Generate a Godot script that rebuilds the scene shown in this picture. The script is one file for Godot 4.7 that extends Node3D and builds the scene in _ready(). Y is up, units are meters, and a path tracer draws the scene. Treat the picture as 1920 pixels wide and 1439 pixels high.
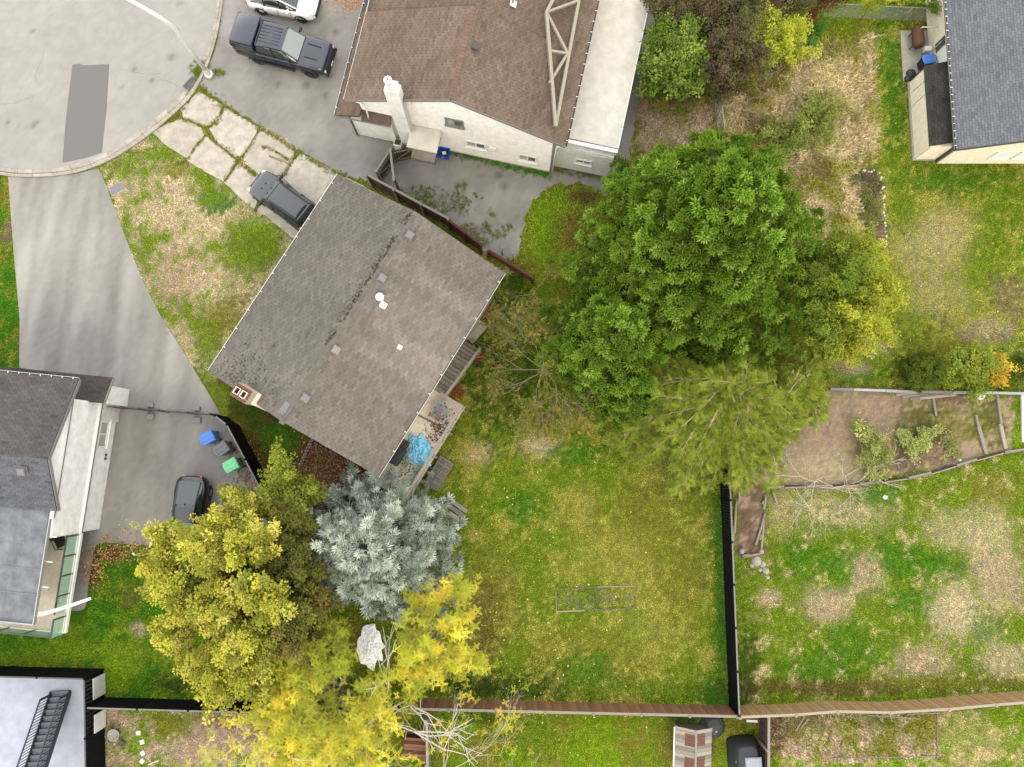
extends Node3D
# Aerial view over a cul-de-sac: houses, gardens, trees, parked cars. Units metres, x east, z south.

const CAM_H := 40.0
const FOCAL := 1334.0
const TILT := 6.2
var rng := RandomNumberGenerator.new()
var n_big := FastNoiseLite.new()
var n_mid := FastNoiseLite.new()
var n_small := FastNoiseLite.new()
var T := {}
var M := {}

# ---------------------------------------------------------------- survey: photo point at a height -> metres
func P(u: float, v: float, h := 0.0) -> Vector3:
	var t := deg_to_rad(TILT)
	var fw := Vector3(0, -cos(t), -sin(t))
	var up := Vector3(0, sin(t), -cos(t))
	var d: Vector3 = fw + Vector3.RIGHT * ((u - 960.0) / FOCAL) - up * ((v - 719.5) / FOCAL)
	var k := (h - CAM_H) / d.y
	return Vector3(d.x * k, h, d.z * k)

func PX(x: float, z: float) -> Vector2:   # ground metres -> survey chart units
	var t := deg_to_rad(TILT)
	var r := Vector3(x, -CAM_H, z)
	var w := r.dot(Vector3(0, -cos(t), -sin(t)))
	return Vector2(960.0 + FOCAL * r.x / w, 719.5 - FOCAL * r.dot(Vector3(0, sin(t), -cos(t))) / w)

func gpoly(a: Array) -> PackedVector2Array:   # chart points -> ground polygon (x, z)
	var o := PackedVector2Array()
	for i in range(0, a.size(), 2):
		var p := P(a[i], a[i + 1])
		o.append(Vector2(p.x, p.z))
	return o

func smooth_line(pts: PackedVector2Array, n := 6) -> PackedVector2Array:
	var c := Curve2D.new()
	for i in pts.size():
		var a := pts[maxi(i - 1, 0)]
		var b := pts[mini(i + 1, pts.size() - 1)]
		c.add_point(pts[i], (a - b) / 6.0, (b - a) / 6.0)
	var o := PackedVector2Array()
	for i in pts.size() - 1:
		for k in n:
			o.append(c.sample(i, float(k) / n))
	o.append(pts[pts.size() - 1])
	return o

# ---------------------------------------------------------------- mesh collector
class MB:
	var st := SurfaceTool.new()
	func _init(smooth := false) -> void:
		st.begin(Mesh.PRIMITIVE_TRIANGLES)
		st.set_smooth_group(1 if smooth else -1)
	func col(c: Color) -> MB:
		st.set_color(c)
		return self
	func tri(a: Vector3, b: Vector3, c: Vector3) -> void:
		st.add_vertex(a)
		st.add_vertex(c)
		st.add_vertex(b)
	func quad(a: Vector3, b: Vector3, c: Vector3, d: Vector3) -> void:
		tri(a, b, c)
		tri(a, c, d)
	func hexa(p: Array) -> void:   # 0-3 bottom ring, 4-7 top ring, both counter-clockwise from above
		quad(p[4], p[5], p[6], p[7])
		quad(p[3], p[2], p[1], p[0])
		for i in 4:
			var j := (i + 1) % 4
			quad(p[i], p[j], p[j + 4], p[i + 4])
	func box(c: Vector3, s: Vector3, b := Basis(), bev := 0.0) -> void:
		var h := s / 2.0
		if bev > 0.0:
			var k := bev
			var lo: Array = []
			var ml: Array = []
			var mh: Array = []
			var hi: Array = []
			for q in [[-1, 1], [1, 1], [1, -1], [-1, -1]]:
				lo.append(c + b * Vector3(q[0] * (h.x - k), -h.y, q[1] * (h.z - k)))
				ml.append(c + b * Vector3(q[0] * h.x, -h.y + k, q[1] * h.z))
				mh.append(c + b * Vector3(q[0] * h.x, h.y - k, q[1] * h.z))
				hi.append(c + b * Vector3(q[0] * (h.x - k), h.y, q[1] * (h.z - k)))
			quad(hi[0], hi[1], hi[2], hi[3])
			quad(lo[3], lo[2], lo[1], lo[0])
			for i in 4:
				var j := (i + 1) % 4
				quad(lo[i], lo[j], ml[j], ml[i])
				quad(ml[i], ml[j], mh[j], mh[i])
				quad(mh[i], mh[j], hi[j], hi[i])
			return
		var p: Array = []
		for y in [-1, 1]:
			for q in [[-1, 1], [1, 1], [1, -1], [-1, -1]]:
				p.append(c + b * Vector3(q[0] * h.x, y * h.y, q[1] * h.z))
		hexa(p)
	func bar(p: Vector3, q: Vector3, w: float, t: float, up := Vector3.UP, bev := 0.0) -> void:   # w sideways, t along up
		var z := (q - p).normalized()
		var x := up.cross(z)
		if x.length() < 0.01:
			x = Vector3.RIGHT.cross(z)
		x = x.normalized()
		box((p + q) / 2.0, Vector3(w, t, p.distance_to(q)), Basis(x, z.cross(x), z), bev)
	func tube(pts: Array, rad: Array, sides := 5, cap := true) -> void:
		var rings: Array = []
		for i in pts.size():
			var d: Vector3 = (pts[mini(i + 1, pts.size() - 1)] - pts[maxi(i - 1, 0)]).normalized()
			var x := d.cross(Vector3(0.31, 0.2, 0.93))
			if x.length() < 0.1:
				x = d.cross(Vector3.UP)
			x = x.normalized()
			var y := d.cross(x)
			var r: Array = []
			for k in sides:
				var a := TAU * k / sides
				r.append(pts[i] + (x * cos(a) + y * sin(a)) * rad[i])
			rings.append(r)
		for i in rings.size() - 1:
			for k in sides:
				var j := (k + 1) % sides
				quad(rings[i][k], rings[i][j], rings[i + 1][j], rings[i + 1][k])
		if cap:
			for k in range(1, sides - 1):
				tri(rings[0][0], rings[0][k + 1], rings[0][k])
				tri(rings[-1][0], rings[-1][k], rings[-1][k + 1])
	func prism(poly: PackedVector2Array, y0: float, y1: float, bottom := true) -> void:
		var pl := poly
		if Geometry2D.is_polygon_clockwise(pl):   # in (x, z) with z down this is counter-clockwise from above when reversed
			pl = pl.duplicate()
			pl.reverse()
		var ix := Geometry2D.triangulate_polygon(pl)
		for i in range(0, ix.size(), 3):
			var a := pl[ix[i]]
			var b := pl[ix[i + 1]]
			var c := pl[ix[i + 2]]
			if (b - a).cross(c - a) > 0:
				var s := b
				b = c
				c = s
			tri(Vector3(a.x, y1, a.y), Vector3(b.x, y1, b.y), Vector3(c.x, y1, c.y))
			if bottom:
				tri(Vector3(a.x, y0, a.y), Vector3(c.x, y0, c.y), Vector3(b.x, y0, b.y))
		if y1 - y0 > 0.001:
			for i in pl.size():
				var a := pl[i]
				var b := pl[(i + 1) % pl.size()]
				quad(Vector3(b.x, y0, b.y), Vector3(a.x, y0, a.y), Vector3(a.x, y1, a.y), Vector3(b.x, y1, b.y))
	func lathe(prof: Array, sides: int, xf := Transform3D()) -> void:   # [radius, y] from the bottom up
		for i in prof.size() - 1:
			for k in sides:
				var a := TAU * k / sides
				var b := TAU * (k + 1) / sides
				var p: Array = []
				for q in [[i, a], [i, b], [i + 1, b], [i + 1, a]]:
					p.append(xf * Vector3(prof[q[0]][0] * cos(q[1]), prof[q[0]][1], -prof[q[0]][0] * sin(q[1])))
				if prof[i][0] > 0.0005:
					tri(p[0], p[1], p[2])
				if prof[i + 1][0] > 0.0005:
					tri(p[0], p[2], p[3])
	func loft(secs: Array, closed_ends := true) -> void:   # rings of equal size
		var n: int = secs[0].size()
		for i in secs.size() - 1:
			for k in n:
				var j := (k + 1) % n
				quad(secs[i][k], secs[i][j], secs[i + 1][j], secs[i + 1][k])
		if closed_ends:
			for k in range(1, n - 1):
				tri(secs[0][0], secs[0][k + 1], secs[0][k])
				tri(secs[-1][0], secs[-1][k], secs[-1][k + 1])
	func done() -> ArrayMesh:
		st.generate_normals()
		return st.commit()

# ---------------------------------------------------------------- nodes
func thing(called: String, label: String, category: String, at := Vector3.ZERO, turn := 0.0, group := "") -> Node3D:
	var o := Node3D.new()
	o.name = called
	add_child(o, true)
	o.position = at
	o.rotation.y = turn
	o.set_meta("label", label)
	o.set_meta("category", category)
	if group:
		o.set_meta("group", group)
	return o

func obj(called: String, m, material: Material, parent: Node = self, kind := "") -> MeshInstance3D:
	var o := MeshInstance3D.new()
	o.name = called
	o.mesh = m.done() if m is MB else m
	o.material_override = material
	parent.add_child(o, true)
	if kind:
		o.set_meta("kind", kind)
	return o

func single(called: String, m, material: Material, label: String, category: String, group := "") -> MeshInstance3D:
	var o := obj(called, m, material)
	o.set_meta("label", label)
	o.set_meta("category", category)
	if group:
		o.set_meta("group", group)
	return o

func scatter(called: String, m: Mesh, material: Material, xs: Array, cs: Array, parent: Node = self, kind := "stuff") -> MultiMeshInstance3D:
	var mm := MultiMesh.new()
	mm.transform_format = MultiMesh.TRANSFORM_3D
	mm.use_colors = true
	mm.mesh = m
	mm.instance_count = xs.size()
	for i in xs.size():
		mm.set_instance_transform(i, xs[i])
		mm.set_instance_color(i, cs[i])
	var o := MultiMeshInstance3D.new()
	o.name = called
	o.multimesh = mm
	o.material_override = material
	parent.add_child(o, true)
	if kind:
		o.set_meta("kind", kind)
	return o

# ---------------------------------------------------------------- materials
func noise_tex(seed_: int, freq: float, oct: int, lo: float, hi: float, size := 512, type := FastNoiseLite.TYPE_SIMPLEX_SMOOTH, tint := Color.WHITE) -> NoiseTexture2D:
	var f := FastNoiseLite.new()
	f.seed = seed_
	f.noise_type = type
	f.frequency = freq
	f.fractal_octaves = oct
	f.fractal_gain = 0.6
	var g := Gradient.new()
	g.set_color(0, Color(lo, lo, lo))
	g.set_color(1, Color(hi, hi, hi) * tint)
	var t := NoiseTexture2D.new()
	t.width = size
	t.height = size
	t.seamless = true
	t.noise = f
	t.color_ramp = g
	return t

func lin(r: float, g: float, b: float) -> Color:
	return Color(r, g, b).linear_to_srgb()

func mat(called: String, c: Color, rough := 0.85, tex = null, scale = 1.0, bump := 0.0, metal := 0.0, vc := false, spec := 0.4) -> StandardMaterial3D:
	var m := StandardMaterial3D.new()
	m.resource_name = called
	m.albedo_color = c.linear_to_srgb()
	m.roughness = rough
	m.metallic = metal
	m.metallic_specular = spec
	m.cull_mode = BaseMaterial3D.CULL_DISABLED
	m.vertex_color_use_as_albedo = vc
	if tex:
		m.albedo_texture = tex
		m.uv1_triplanar = true
		m.uv1_scale = scale if scale is Vector3 else Vector3.ONE * scale
		if bump != 0.0:
			m.heightmap_enabled = true
			m.heightmap_scale = bump
			m.heightmap_texture = tex
	M[called] = m
	return m

func glossy(called: String, c: Color, rough := 0.25, coat := 1.0, metal := 0.0) -> StandardMaterial3D:
	var m := mat(called, c, rough, null, 1.0, 0.0, metal, false, 0.5)
	if coat > 0.0:
		m.clearcoat_enabled = true
		m.clearcoat = coat
		m.clearcoat_roughness = 0.04
	return m

func make_materials() -> void:
	T.fine = noise_tex(1, 0.12, 3, 0.62, 1.0)
	T.grain = noise_tex(2, 0.03, 5, 0.55, 1.0)
	T.blot = noise_tex(3, 0.006, 5, 0.7, 1.0)
	T.weave = noise_tex(4, 0.2, 2, 0.35, 1.0, 512, FastNoiseLite.TYPE_VALUE)
	T.faint = noise_tex(5, 0.01, 5, 0.87, 1.0)
	T.wood = noise_tex(6, 0.02, 5, 0.5, 1.0)
	T.dirt = noise_tex(9, 0.005, 7, 0.8, 1.0, 1024)
	T.speck = noise_tex(8, 0.14, 5, 0.6, 1.0, 1024)
	mat("ground", Color(1, 1, 1), 1.0, T.weave, 0.9, 2.0, 0.0, true, 0.1)
	mat("grass", Color(1, 1, 1), 0.95, null, 1.0, 0.0, 0.0, true, 0.1)
	var gr: StandardMaterial3D = M.grass
	gr.backlight_enabled = true
	gr.backlight = Color(0.5, 0.5, 0.5)
	mat("asphalt", Color(1, 1, 1), 0.9, T.speck, 0.55, 0.3, 0.0, true, 0.3)
	mat("patch_asphalt", Color(0.156, 0.152, 0.14), 0.92, T.speck, 0.6, 0.3)
	mat("concrete", Color(0.32, 0.292, 0.246), 0.92, T.dirt, 0.3)
	mat("concrete_b", Color(0.3, 0.273, 0.226), 0.92, T.dirt, 0.26)
	mat("concrete_c", Color(0.335, 0.308, 0.261), 0.92, T.dirt, 0.33)
	mat("kerb", Color(0.257, 0.234, 0.195), 0.92, T.dirt, 0.6)
	mat("pad", Color(0.281, 0.3, 0.351), 0.85, T.faint, 0.2, 0.1)
	mat("white_paint", Color(0.52, 0.505, 0.47), 0.7, T.faint, 0.4)
	mat("white_wall", Color(0.56, 0.555, 0.52), 0.75, T.faint, 0.3)
	mat("panel_white", Color(0.68, 0.68, 0.65), 0.75, T.faint, 0.3)
	mat("sheet_white", Color(0.8, 0.79, 0.76), 0.8)
	mat("white_siding", Color(0.62, 0.6, 0.56), 0.8, T.faint, 0.4)
	mat("grey_siding", Color(0.5, 0.485, 0.445), 0.8, T.faint, 0.5)
	mat("tan_siding", Color(0.6, 0.55, 0.415), 0.8, T.faint, 0.5)
	mat("beige_wall", Color(0.328, 0.289, 0.226), 0.85, T.faint, 0.5)
	mat("cream_roof", Color(0.41, 0.385, 0.33), 0.7, T.faint, 0.22)
	mat("white_trim", Color(0.54, 0.54, 0.51), 0.55)
	mat("dull_trim", Color(0.257, 0.25, 0.234), 0.7, T.grain, 0.8)
	mat("dark_trim", Color(0.0468, 0.0452, 0.0429), 0.6)
	mat("soffit", Color(0.172, 0.168, 0.156), 0.8)
	mat("roof_under", Color(0.0468, 0.0429, 0.039), 0.95)
	mat("membrane", Color(0.133, 0.14, 0.156), 0.8, T.blot, 0.3, 0.2)
	mat("shingle", Color(1, 1, 1), 0.95, T.fine, 3.0, 0.3, 0.0, true, 0.2)
	mat("black_fence", Color(0.00936, 0.00936, 0.0101), 0.85, T.fine, 1.0, 0.0, 0.0, false, 0.15)
	mat("grey_cap", Color(0.234, 0.226, 0.211), 0.8, T.grain, 1.5)
	mat("brown_fence", Color(0.3, 0.15, 0.075), 0.85, T.wood, Vector3(6, 0.5, 6))
	mat("brown_fence_b", Color(0.35, 0.18, 0.09), 0.85, T.wood, Vector3(6, 0.5, 6))
	mat("brown_fence_c", Color(0.26, 0.125, 0.062), 0.85, T.wood, Vector3(6, 0.5, 6))
	mat("tan_fence", Color(0.44, 0.28, 0.12), 0.85, T.wood, Vector3(6, 0.5, 6))
	mat("tan_fence_b", Color(0.48, 0.31, 0.14), 0.85, T.wood, Vector3(6, 0.5, 6))
	mat("tan_fence_c", Color(0.39, 0.245, 0.105), 0.85, T.wood, Vector3(6, 0.5, 6))
	mat("old_fence", Color(0.0936, 0.0585, 0.039), 0.9, T.wood, Vector3(6, 0.5, 6))
	mat("red_fence", Color(0.117, 0.039, 0.0234), 0.9, T.wood, Vector3(6, 0.5, 6))
	mat("grey_wood", Color(0.296, 0.261, 0.211), 0.9, T.wood, Vector3(2, 2, 2), 0.3)
	mat("grey_wood_b", Color(0.218, 0.195, 0.164), 0.9, T.wood, Vector3(2, 2, 2), 0.3)
	mat("pale_wood", Color(0.39, 0.343, 0.265), 0.9, T.wood, Vector3(2, 2, 2), 0.3)
	mat("dark_wood", Color(0.0546, 0.0351, 0.0234), 0.9, T.wood, Vector3(2, 2, 2))
	mat("bark", Color(0.078, 0.0585, 0.0429), 0.95, T.wood, Vector3(3, 1, 3), 1.0)
	mat("pale_bark", Color(0.328, 0.281, 0.203), 0.95, T.wood, Vector3(3, 1, 3))
	mat("tan_bark", Color(0.27, 0.21, 0.1), 0.95)
	mat("ash_bark", Color(0.39, 0.351, 0.289), 0.95)
	mat("leaf", Color(1, 1, 1), 0.85, null, 1.0, 0.0, 0.0, true, 0.16)
	var lf: StandardMaterial3D = M.leaf
	lf.backlight_enabled = true
	lf.backlight = Color(0.55, 0.55, 0.4)
	mat("needle", Color(1, 1, 1), 0.85, null, 1.0, 0.0, 0.0, true, 0.14)
	mat("litter", Color(1, 1, 1), 0.9, null, 1.0, 0.0, 0.0, true, 0.2)
	mat("tyre", Color(0.0156, 0.0156, 0.0156), 0.9)
	mat("rim_dark", Color(0.039, 0.039, 0.039), 0.4, null, 1.0, 0.0, 0.7)
	mat("rim_light", Color(0.273, 0.273, 0.273), 0.4, null, 1.0, 0.0, 0.7)
	mat("black_plastic", Color(0.0117, 0.0117, 0.0125), 0.6)
	mat("seam", Color(0.00624, 0.00624, 0.0078), 0.8)
	glossy("car_glass", Color(0.012, 0.018, 0.018), 0.05, 0.5)
	glossy("windshield", Color(0.10, 0.13, 0.12), 0.06, 1.0)
	glossy("navy_paint", Color(0.004, 0.006, 0.018), 0.3, 0.45)
	glossy("suv_paint", Color(0.012, 0.014, 0.019), 0.38, 0.45)
	glossy("black_paint", Color(0.003, 0.003, 0.004), 0.28, 0.35)
	glossy("white_car_paint", Color(0.62, 0.61, 0.58), 0.4)
	glossy("chrome", Color(0.6, 0.6, 0.6), 0.2, 0.0, 0.9)
	glossy("headlamp", Color(0.3, 0.31, 0.31), 0.15)
	glossy("tail_lamp", Color(0.3, 0.01, 0.015), 0.15)
	glossy("pane", Color(0.06, 0.065, 0.06), 0.08, 0.3)
	glossy("pane_pale", Color(0.26, 0.27, 0.24), 0.2, 0.3)
	mat("lamp_metal", Color(0.468, 0.46, 0.429), 0.45, null, 1.0, 0.0, 0.2)
	mat("galvanised", Color(0.296, 0.304, 0.296), 0.5, T.faint, 1.0, 0.0, 0.4)
	mat("steel_dark", Color(0.0273, 0.0328, 0.0429), 0.55)
	mat("tread", Color(0.101, 0.113, 0.129), 0.7, T.faint, 1.0)
	mat("bin_blue", Color(0.0429, 0.133, 0.39), 0.5)
	mat("bin_grey", Color(0.0936, 0.0975, 0.109), 0.55)
	mat("bin_green", Color(0.125, 0.39, 0.187), 0.5)
	mat("box_blue", Color(0.0078, 0.0468, 0.351), 0.5)
	mat("tarp_blue", Color(0.17, 0.4, 0.52), 0.4)
	mat("rust", Color(0.117, 0.0507, 0.0312), 0.75, T.grain, 1.2)
	mat("red_plastic", Color(0.172, 0.0195, 0.0156), 0.5)
	mat("brick", Color(0.203, 0.0858, 0.0546), 0.95, T.grain, 1.0)
	mat("flue", Color(0.429, 0.374, 0.296), 0.9)
	mat("soot", Color(0.0078, 0.00702, 0.00624), 1.0)
	mat("deck_vinyl", Color(0.5, 0.44, 0.345), 0.8, T.faint, 0.5)
	mat("soil", Color(0.101, 0.0663, 0.0429), 1.0, T.weave, 1.2, 3.0)
	mat("stone", Color(0.39, 0.359, 0.304), 0.95, T.grain, 1.5, 1.0)
	mat("white_stone", Color(0.78, 0.76, 0.7), 0.9, T.grain, 1.0, 0.5)
	mat("cover_black", Color(0.0156, 0.0172, 0.0195), 0.55)
	mat("cover_grey", Color(0.203, 0.218, 0.25), 0.6, T.faint, 1.0)
	mat("old_shingle", Color(0.179, 0.078, 0.0468), 0.95, T.wood, Vector3(4, 4, 4))
	mat("vent_metal", Color(0.11, 0.105, 0.11), 0.6)
	mat("vent_dark", Color(0.039, 0.039, 0.0429), 0.7)
	var g := StandardMaterial3D.new()
	g.resource_name = "rail_glass"
	g.albedo_color = Color(0.55, 0.72, 0.62, 0.45)
	g.roughness = 0.3
	g.transparency = BaseMaterial3D.TRANSPARENCY_ALPHA
	g.cull_mode = BaseMaterial3D.CULL_DISABLED
	M.rail_glass = g

# ---------------------------------------------------------------- lawn chart
var G := {"green": Color(0.15, 0.213, 0.017), "bright": Color(0.17, 0.27, 0.014), "lush": Color(0.065, 0.175, 0.012), "dark": Color(0.05, 0.085, 0.012), "olive": Color(0.2, 0.195, 0.03),
	"straw": Color(0.42, 0.345, 0.165), "pale": Color(0.5, 0.41, 0.255), "pink": Color(0.44, 0.33, 0.225), "soil": Color(0.22, 0.15, 0.1), "mulch": Color(0.42, 0.31, 0.215), "sg": Color(0.275, 0.27, 0.05),
	"litter": Color(0.13, 0.075, 0.03), "tall": Color(0.5, 0.41, 0.235), "moss": Color(0.12, 0.13, 0.03), "yellow": Color(0.2, 0.2, 0.025)}
var zones: Array = []
var blobs: Array = []
var paved: Array = []
var grid_w := 0

func zone(a: Array, c1: String, c2: String, bias: float, freq := 1.0, tall := 1.0, dens := 1.0) -> void:
	var poly := gpoly(a)
	var r := Rect2(poly[0], Vector2.ZERO)
	for p in poly:
		r = r.expand(p)
	zones.append([poly, r, G[c1], G[c2], bias, freq, tall, dens])

func blob(u: float, v: float, ru: float, rv: float, c: String, s := 1.0, tall := -1.0) -> void:
	var p := P(u, v)
	blobs.append([p.x, p.z, ru / 33.0, rv / 33.0, G[c], s, tall])

func pave(poly: PackedVector2Array) -> void:
	var r := Rect2(poly[0], Vector2.ZERO)
	for p in poly:
		r = r.expand(p)
	paved.append([poly, r])

func on_paving(q: Vector2) -> bool:
	for z in paved:
		if z[1].has_point(q) and Geometry2D.is_point_in_polygon(q, z[0]):
			return true
	return false

func chart_zones() -> void:
	# most specific first
	zone([1385, 905, 1560, 735, 1900, 742, 1900, 845, 1800, 868, 1640, 905, 1560, 915, 1440, 915], "mulch", "straw", 0.35, 0.8, 0.4, 0.35)
	zone([1376, 915, 1445, 915, 1432, 1050, 1378, 1045], "soil", "mulch", 0.3, 2.0, 0.3, 0.05)
	zone([1878, 745, 1940, 745, 1940, 835, 1885, 845], "bright", "green", 0.4, 1.0, 1.2, 1.0)
	zone([1600, 325, 1650, 325, 1665, 460, 1620, 460], "dark", "soil", 0.5, 1.5, 1.5, 0.6)
	zone([1340, 195, 1420, 150, 1500, 90, 1640, 60, 1650, 300, 1610, 330, 1610, 450, 1540, 460, 1500, 360, 1430, 290, 1350, 270], "tall", "olive", 0.35, 0.7, 2.6, 0.8)
	zone([1375, 880, 1960, 830, 1960, 1325, 1380, 1335], "green", "straw", 0.12, 1.5, 1.0, 1.0)
	zone([1640, 30, 1960, 30, 1960, 735, 1540, 740, 1540, 600, 1660, 470], "green", "sg", 0.45, 0.8, 1.0, 1.0)
	zone([1150, 180, 1345, 180, 1345, 330, 1150, 360], "olive", "pink", 0.55, 1.2, 1.0, 0.8)
	zone([960, 340, 1180, 340, 1180, 520, 960, 520], "green", "olive", 0.45, 1.2, 1.3, 1.0)
	zone([820, 560, 1120, 560, 1130, 800, 1375, 900, 1375, 1330, 830, 1330, 780, 900], "green", "sg", 0.4, 0.75, 1.0, 1.0)
	zone([820, 1330, 1440, 1330, 1440, 1500, 820, 1500], "bright", "olive", 0.4, 0.9, 1.0, 1.0)
	zone([1440, 1330, 1760, 1330, 1760, 1425, 1440, 1425], "olive", "mulch", 0.45, 1.4, 1.6, 0.8)
	zone([1440, 1320, 1960, 1310, 1960, 1500, 1440, 1500], "bright", "straw", 0.35, 0.9, 1.0, 1.0)
	zone([190, 1325, 520, 1325, 520, 1500, 190, 1500], "bright", "mulch", 0.45, 0.9, 1.0, 0.8)
	zone([-80, 1000, 640, 1000, 640, 1325, -80, 1325], "lush", "green", 0.4, 0.9, 1.2, 1.0)
	zone([400, 700, 700, 780, 720, 960, 500, 960], "dark", "litter", 0.4, 1.0, 1.0, 0.9)
	zone([180, 240, 640, 240, 640, 760, 300, 760], "pale", "green", 0.38, 0.75, 1.0, 0.9)
	zone([-80, 320, 60, 320, 60, 720, -80, 720], "lush", "olive", 0.35, 0.8, 1.0, 1.0)
	zone([-2000, -2000, 4000, -2000, 4000, 4000, -2000, 4000], "green", "olive", 0.45, 0.6, 1.0, 1.0)
	# front lawn of the grey-roofed house
	for b in [[230, 310, 35, 40, "green"], [330, 290, 90, 22, "green"], [410, 380, 45, 30, "lush"], [500, 430, 60, 30, "bright"], [470, 480, 60, 60, "green"], [390, 640, 30, 60, "green"], [430, 590, 50, 50, "olive"],
		[330, 320, 40, 20, "olive"], [235, 420, 12, 60, "green"], [300, 400, 60, 50, "pale"], [330, 520, 60, 60, "pink"], [390, 530, 50, 35, "pale"], [370, 720, 25, 40, "green"], [410, 740, 30, 30, "green"]]:
		blob(b[0], b[1], b[2], b[3], b[4], 0.85)
	# strip beside the black angled fence
	for b in [[480, 790, 60, 30, "dark"], [520, 820, 60, 35, "lush"], [470, 870, 30, 60, "litter"], [440, 800, 30, 20, "olive"], [500, 900, 25, 40, "litter"], [620, 860, 60, 40, "litter"], [600, 900, 60, 40, "soil"]]:
		blob(b[0], b[1], b[2], b[3], b[4], 0.85)
	# big back lawn
	for b in [[1010, 840, 60, 25, "straw"], [900, 850, 40, 25, "straw"], [1080, 850, 70, 22, "lush"], [960, 900, 60, 60, "green"], [980, 950, 60, 35, "lush"], [1080, 950, 50, 40, "sg"], [1200, 1000, 110, 80, "olive"], [1150, 1040, 80, 50, "sg"],
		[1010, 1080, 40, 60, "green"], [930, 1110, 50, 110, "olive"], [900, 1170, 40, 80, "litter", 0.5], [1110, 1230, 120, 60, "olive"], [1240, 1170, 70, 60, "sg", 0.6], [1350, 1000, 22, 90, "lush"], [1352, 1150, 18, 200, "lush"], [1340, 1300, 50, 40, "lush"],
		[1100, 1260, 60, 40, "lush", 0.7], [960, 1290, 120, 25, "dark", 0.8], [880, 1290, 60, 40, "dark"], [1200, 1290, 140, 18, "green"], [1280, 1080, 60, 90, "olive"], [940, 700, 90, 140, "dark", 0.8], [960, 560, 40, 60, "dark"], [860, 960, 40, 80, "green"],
		[1010, 830, 30, 20, "pale", 0.7], [1230, 940, 100, 25, "olive", 0.8]]:
		blob(b[0], b[1], b[2], b[3], b[4], b[5] if b.size() > 5 else 0.8)
	# lawn right of the black fence
	for b in [[1470, 960, 40, 60, "straw", 0.6], [1570, 960, 120, 40, "pale", 0.5], [1530, 990, 60, 30, "green", 0.6], [1650, 930, 60, 25, "lush", 0.7], [1780, 960, 80, 60, "green", 0.6], [1860, 920, 60, 40, "olive"], [1790, 1000, 70, 45, "pale", 0.5], [1870, 1080, 70, 70, "pink", 0.75],
		[1860, 1000, 60, 60, "pale", 0.5], [1500, 1050, 50, 40, "lush"], [1580, 1060, 60, 50, "lush", 0.7], [1630, 1080, 40, 50, "pink", 0.8], [1545, 1140, 60, 40, "pink", 0.8], [1440, 1120, 30, 20, "pink"], [1690, 1050, 60, 40, "lush", 0.8], [1760, 1060, 60, 35, "lush", 0.8],
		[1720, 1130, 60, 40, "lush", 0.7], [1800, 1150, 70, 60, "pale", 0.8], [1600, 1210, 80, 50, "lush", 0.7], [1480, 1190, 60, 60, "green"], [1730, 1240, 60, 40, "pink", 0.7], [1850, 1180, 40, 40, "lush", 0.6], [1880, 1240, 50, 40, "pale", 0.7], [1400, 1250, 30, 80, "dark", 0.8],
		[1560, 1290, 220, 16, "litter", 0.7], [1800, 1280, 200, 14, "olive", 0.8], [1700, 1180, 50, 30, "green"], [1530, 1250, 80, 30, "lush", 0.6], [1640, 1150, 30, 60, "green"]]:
		blob(b[0], b[1], b[2], b[3], b[4], b[5] if b.size() > 5 else 0.8)
	# garden bed
	for b in [[1780, 800, 80, 50, "olive", 0.7], [1720, 790, 60, 55, "moss", 0.7], [1660, 860, 90, 40, "soil"], [1730, 850, 60, 40, "soil"], [1580, 780, 70, 50, "pink"], [1560, 880, 90, 40, "pale", 0.9], [1640, 760, 60, 35, "mulch"], [1840, 790, 30, 50, "olive"], [1860, 790, 25, 60, "moss", 0.6], [1790, 750, 60, 14, "soil"]]:
		blob(b[0], b[1], b[2], b[3], b[4], b[5] if b.size() > 5 else 0.8)
	# upper right lawn
	for b in [[1670, 120, 30, 90, "lush"], [1680, 220, 25, 90, "lush"], [1780, 340, 120, 30, "lush", 0.7], [1740, 470, 90, 80, "straw", 0.6], [1780, 430, 70, 50, "straw", 0.5], [1870, 480, 60, 80, "green", 0.7], [1890, 560, 40, 60, "soil", 0.6], [1760, 560, 80, 50, "straw", 0.5], [1640, 640, 50, 30, "pale"],
		[1720, 640, 60, 50, "green"], [1600, 700, 60, 22, "lush"], [1780, 660, 100, 40, "olive"], [1690, 690, 20, 30, "dark"], [1850, 620, 60, 30, "pink", 0.6], [1690, 380, 30, 60, "green"], [1600, 690, 40, 18, "pink", 0.6], [1540, 200, 60, 40, "olive"], [1490, 250, 60, 50, "moss", 0.6], [1560, 90, 60, 40, "olive", 0.8], [1420, 240, 50, 40, "litter", 0.6], [1590, 260, 40, 50, "tall"], [1590, 160, 50, 60, "tall"], [1530, 320, 40, 40, "litter", 0.5]]:
		blob(b[0], b[1], b[2], b[3], b[4], b[5] if b.size() > 5 else 0.8)
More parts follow.
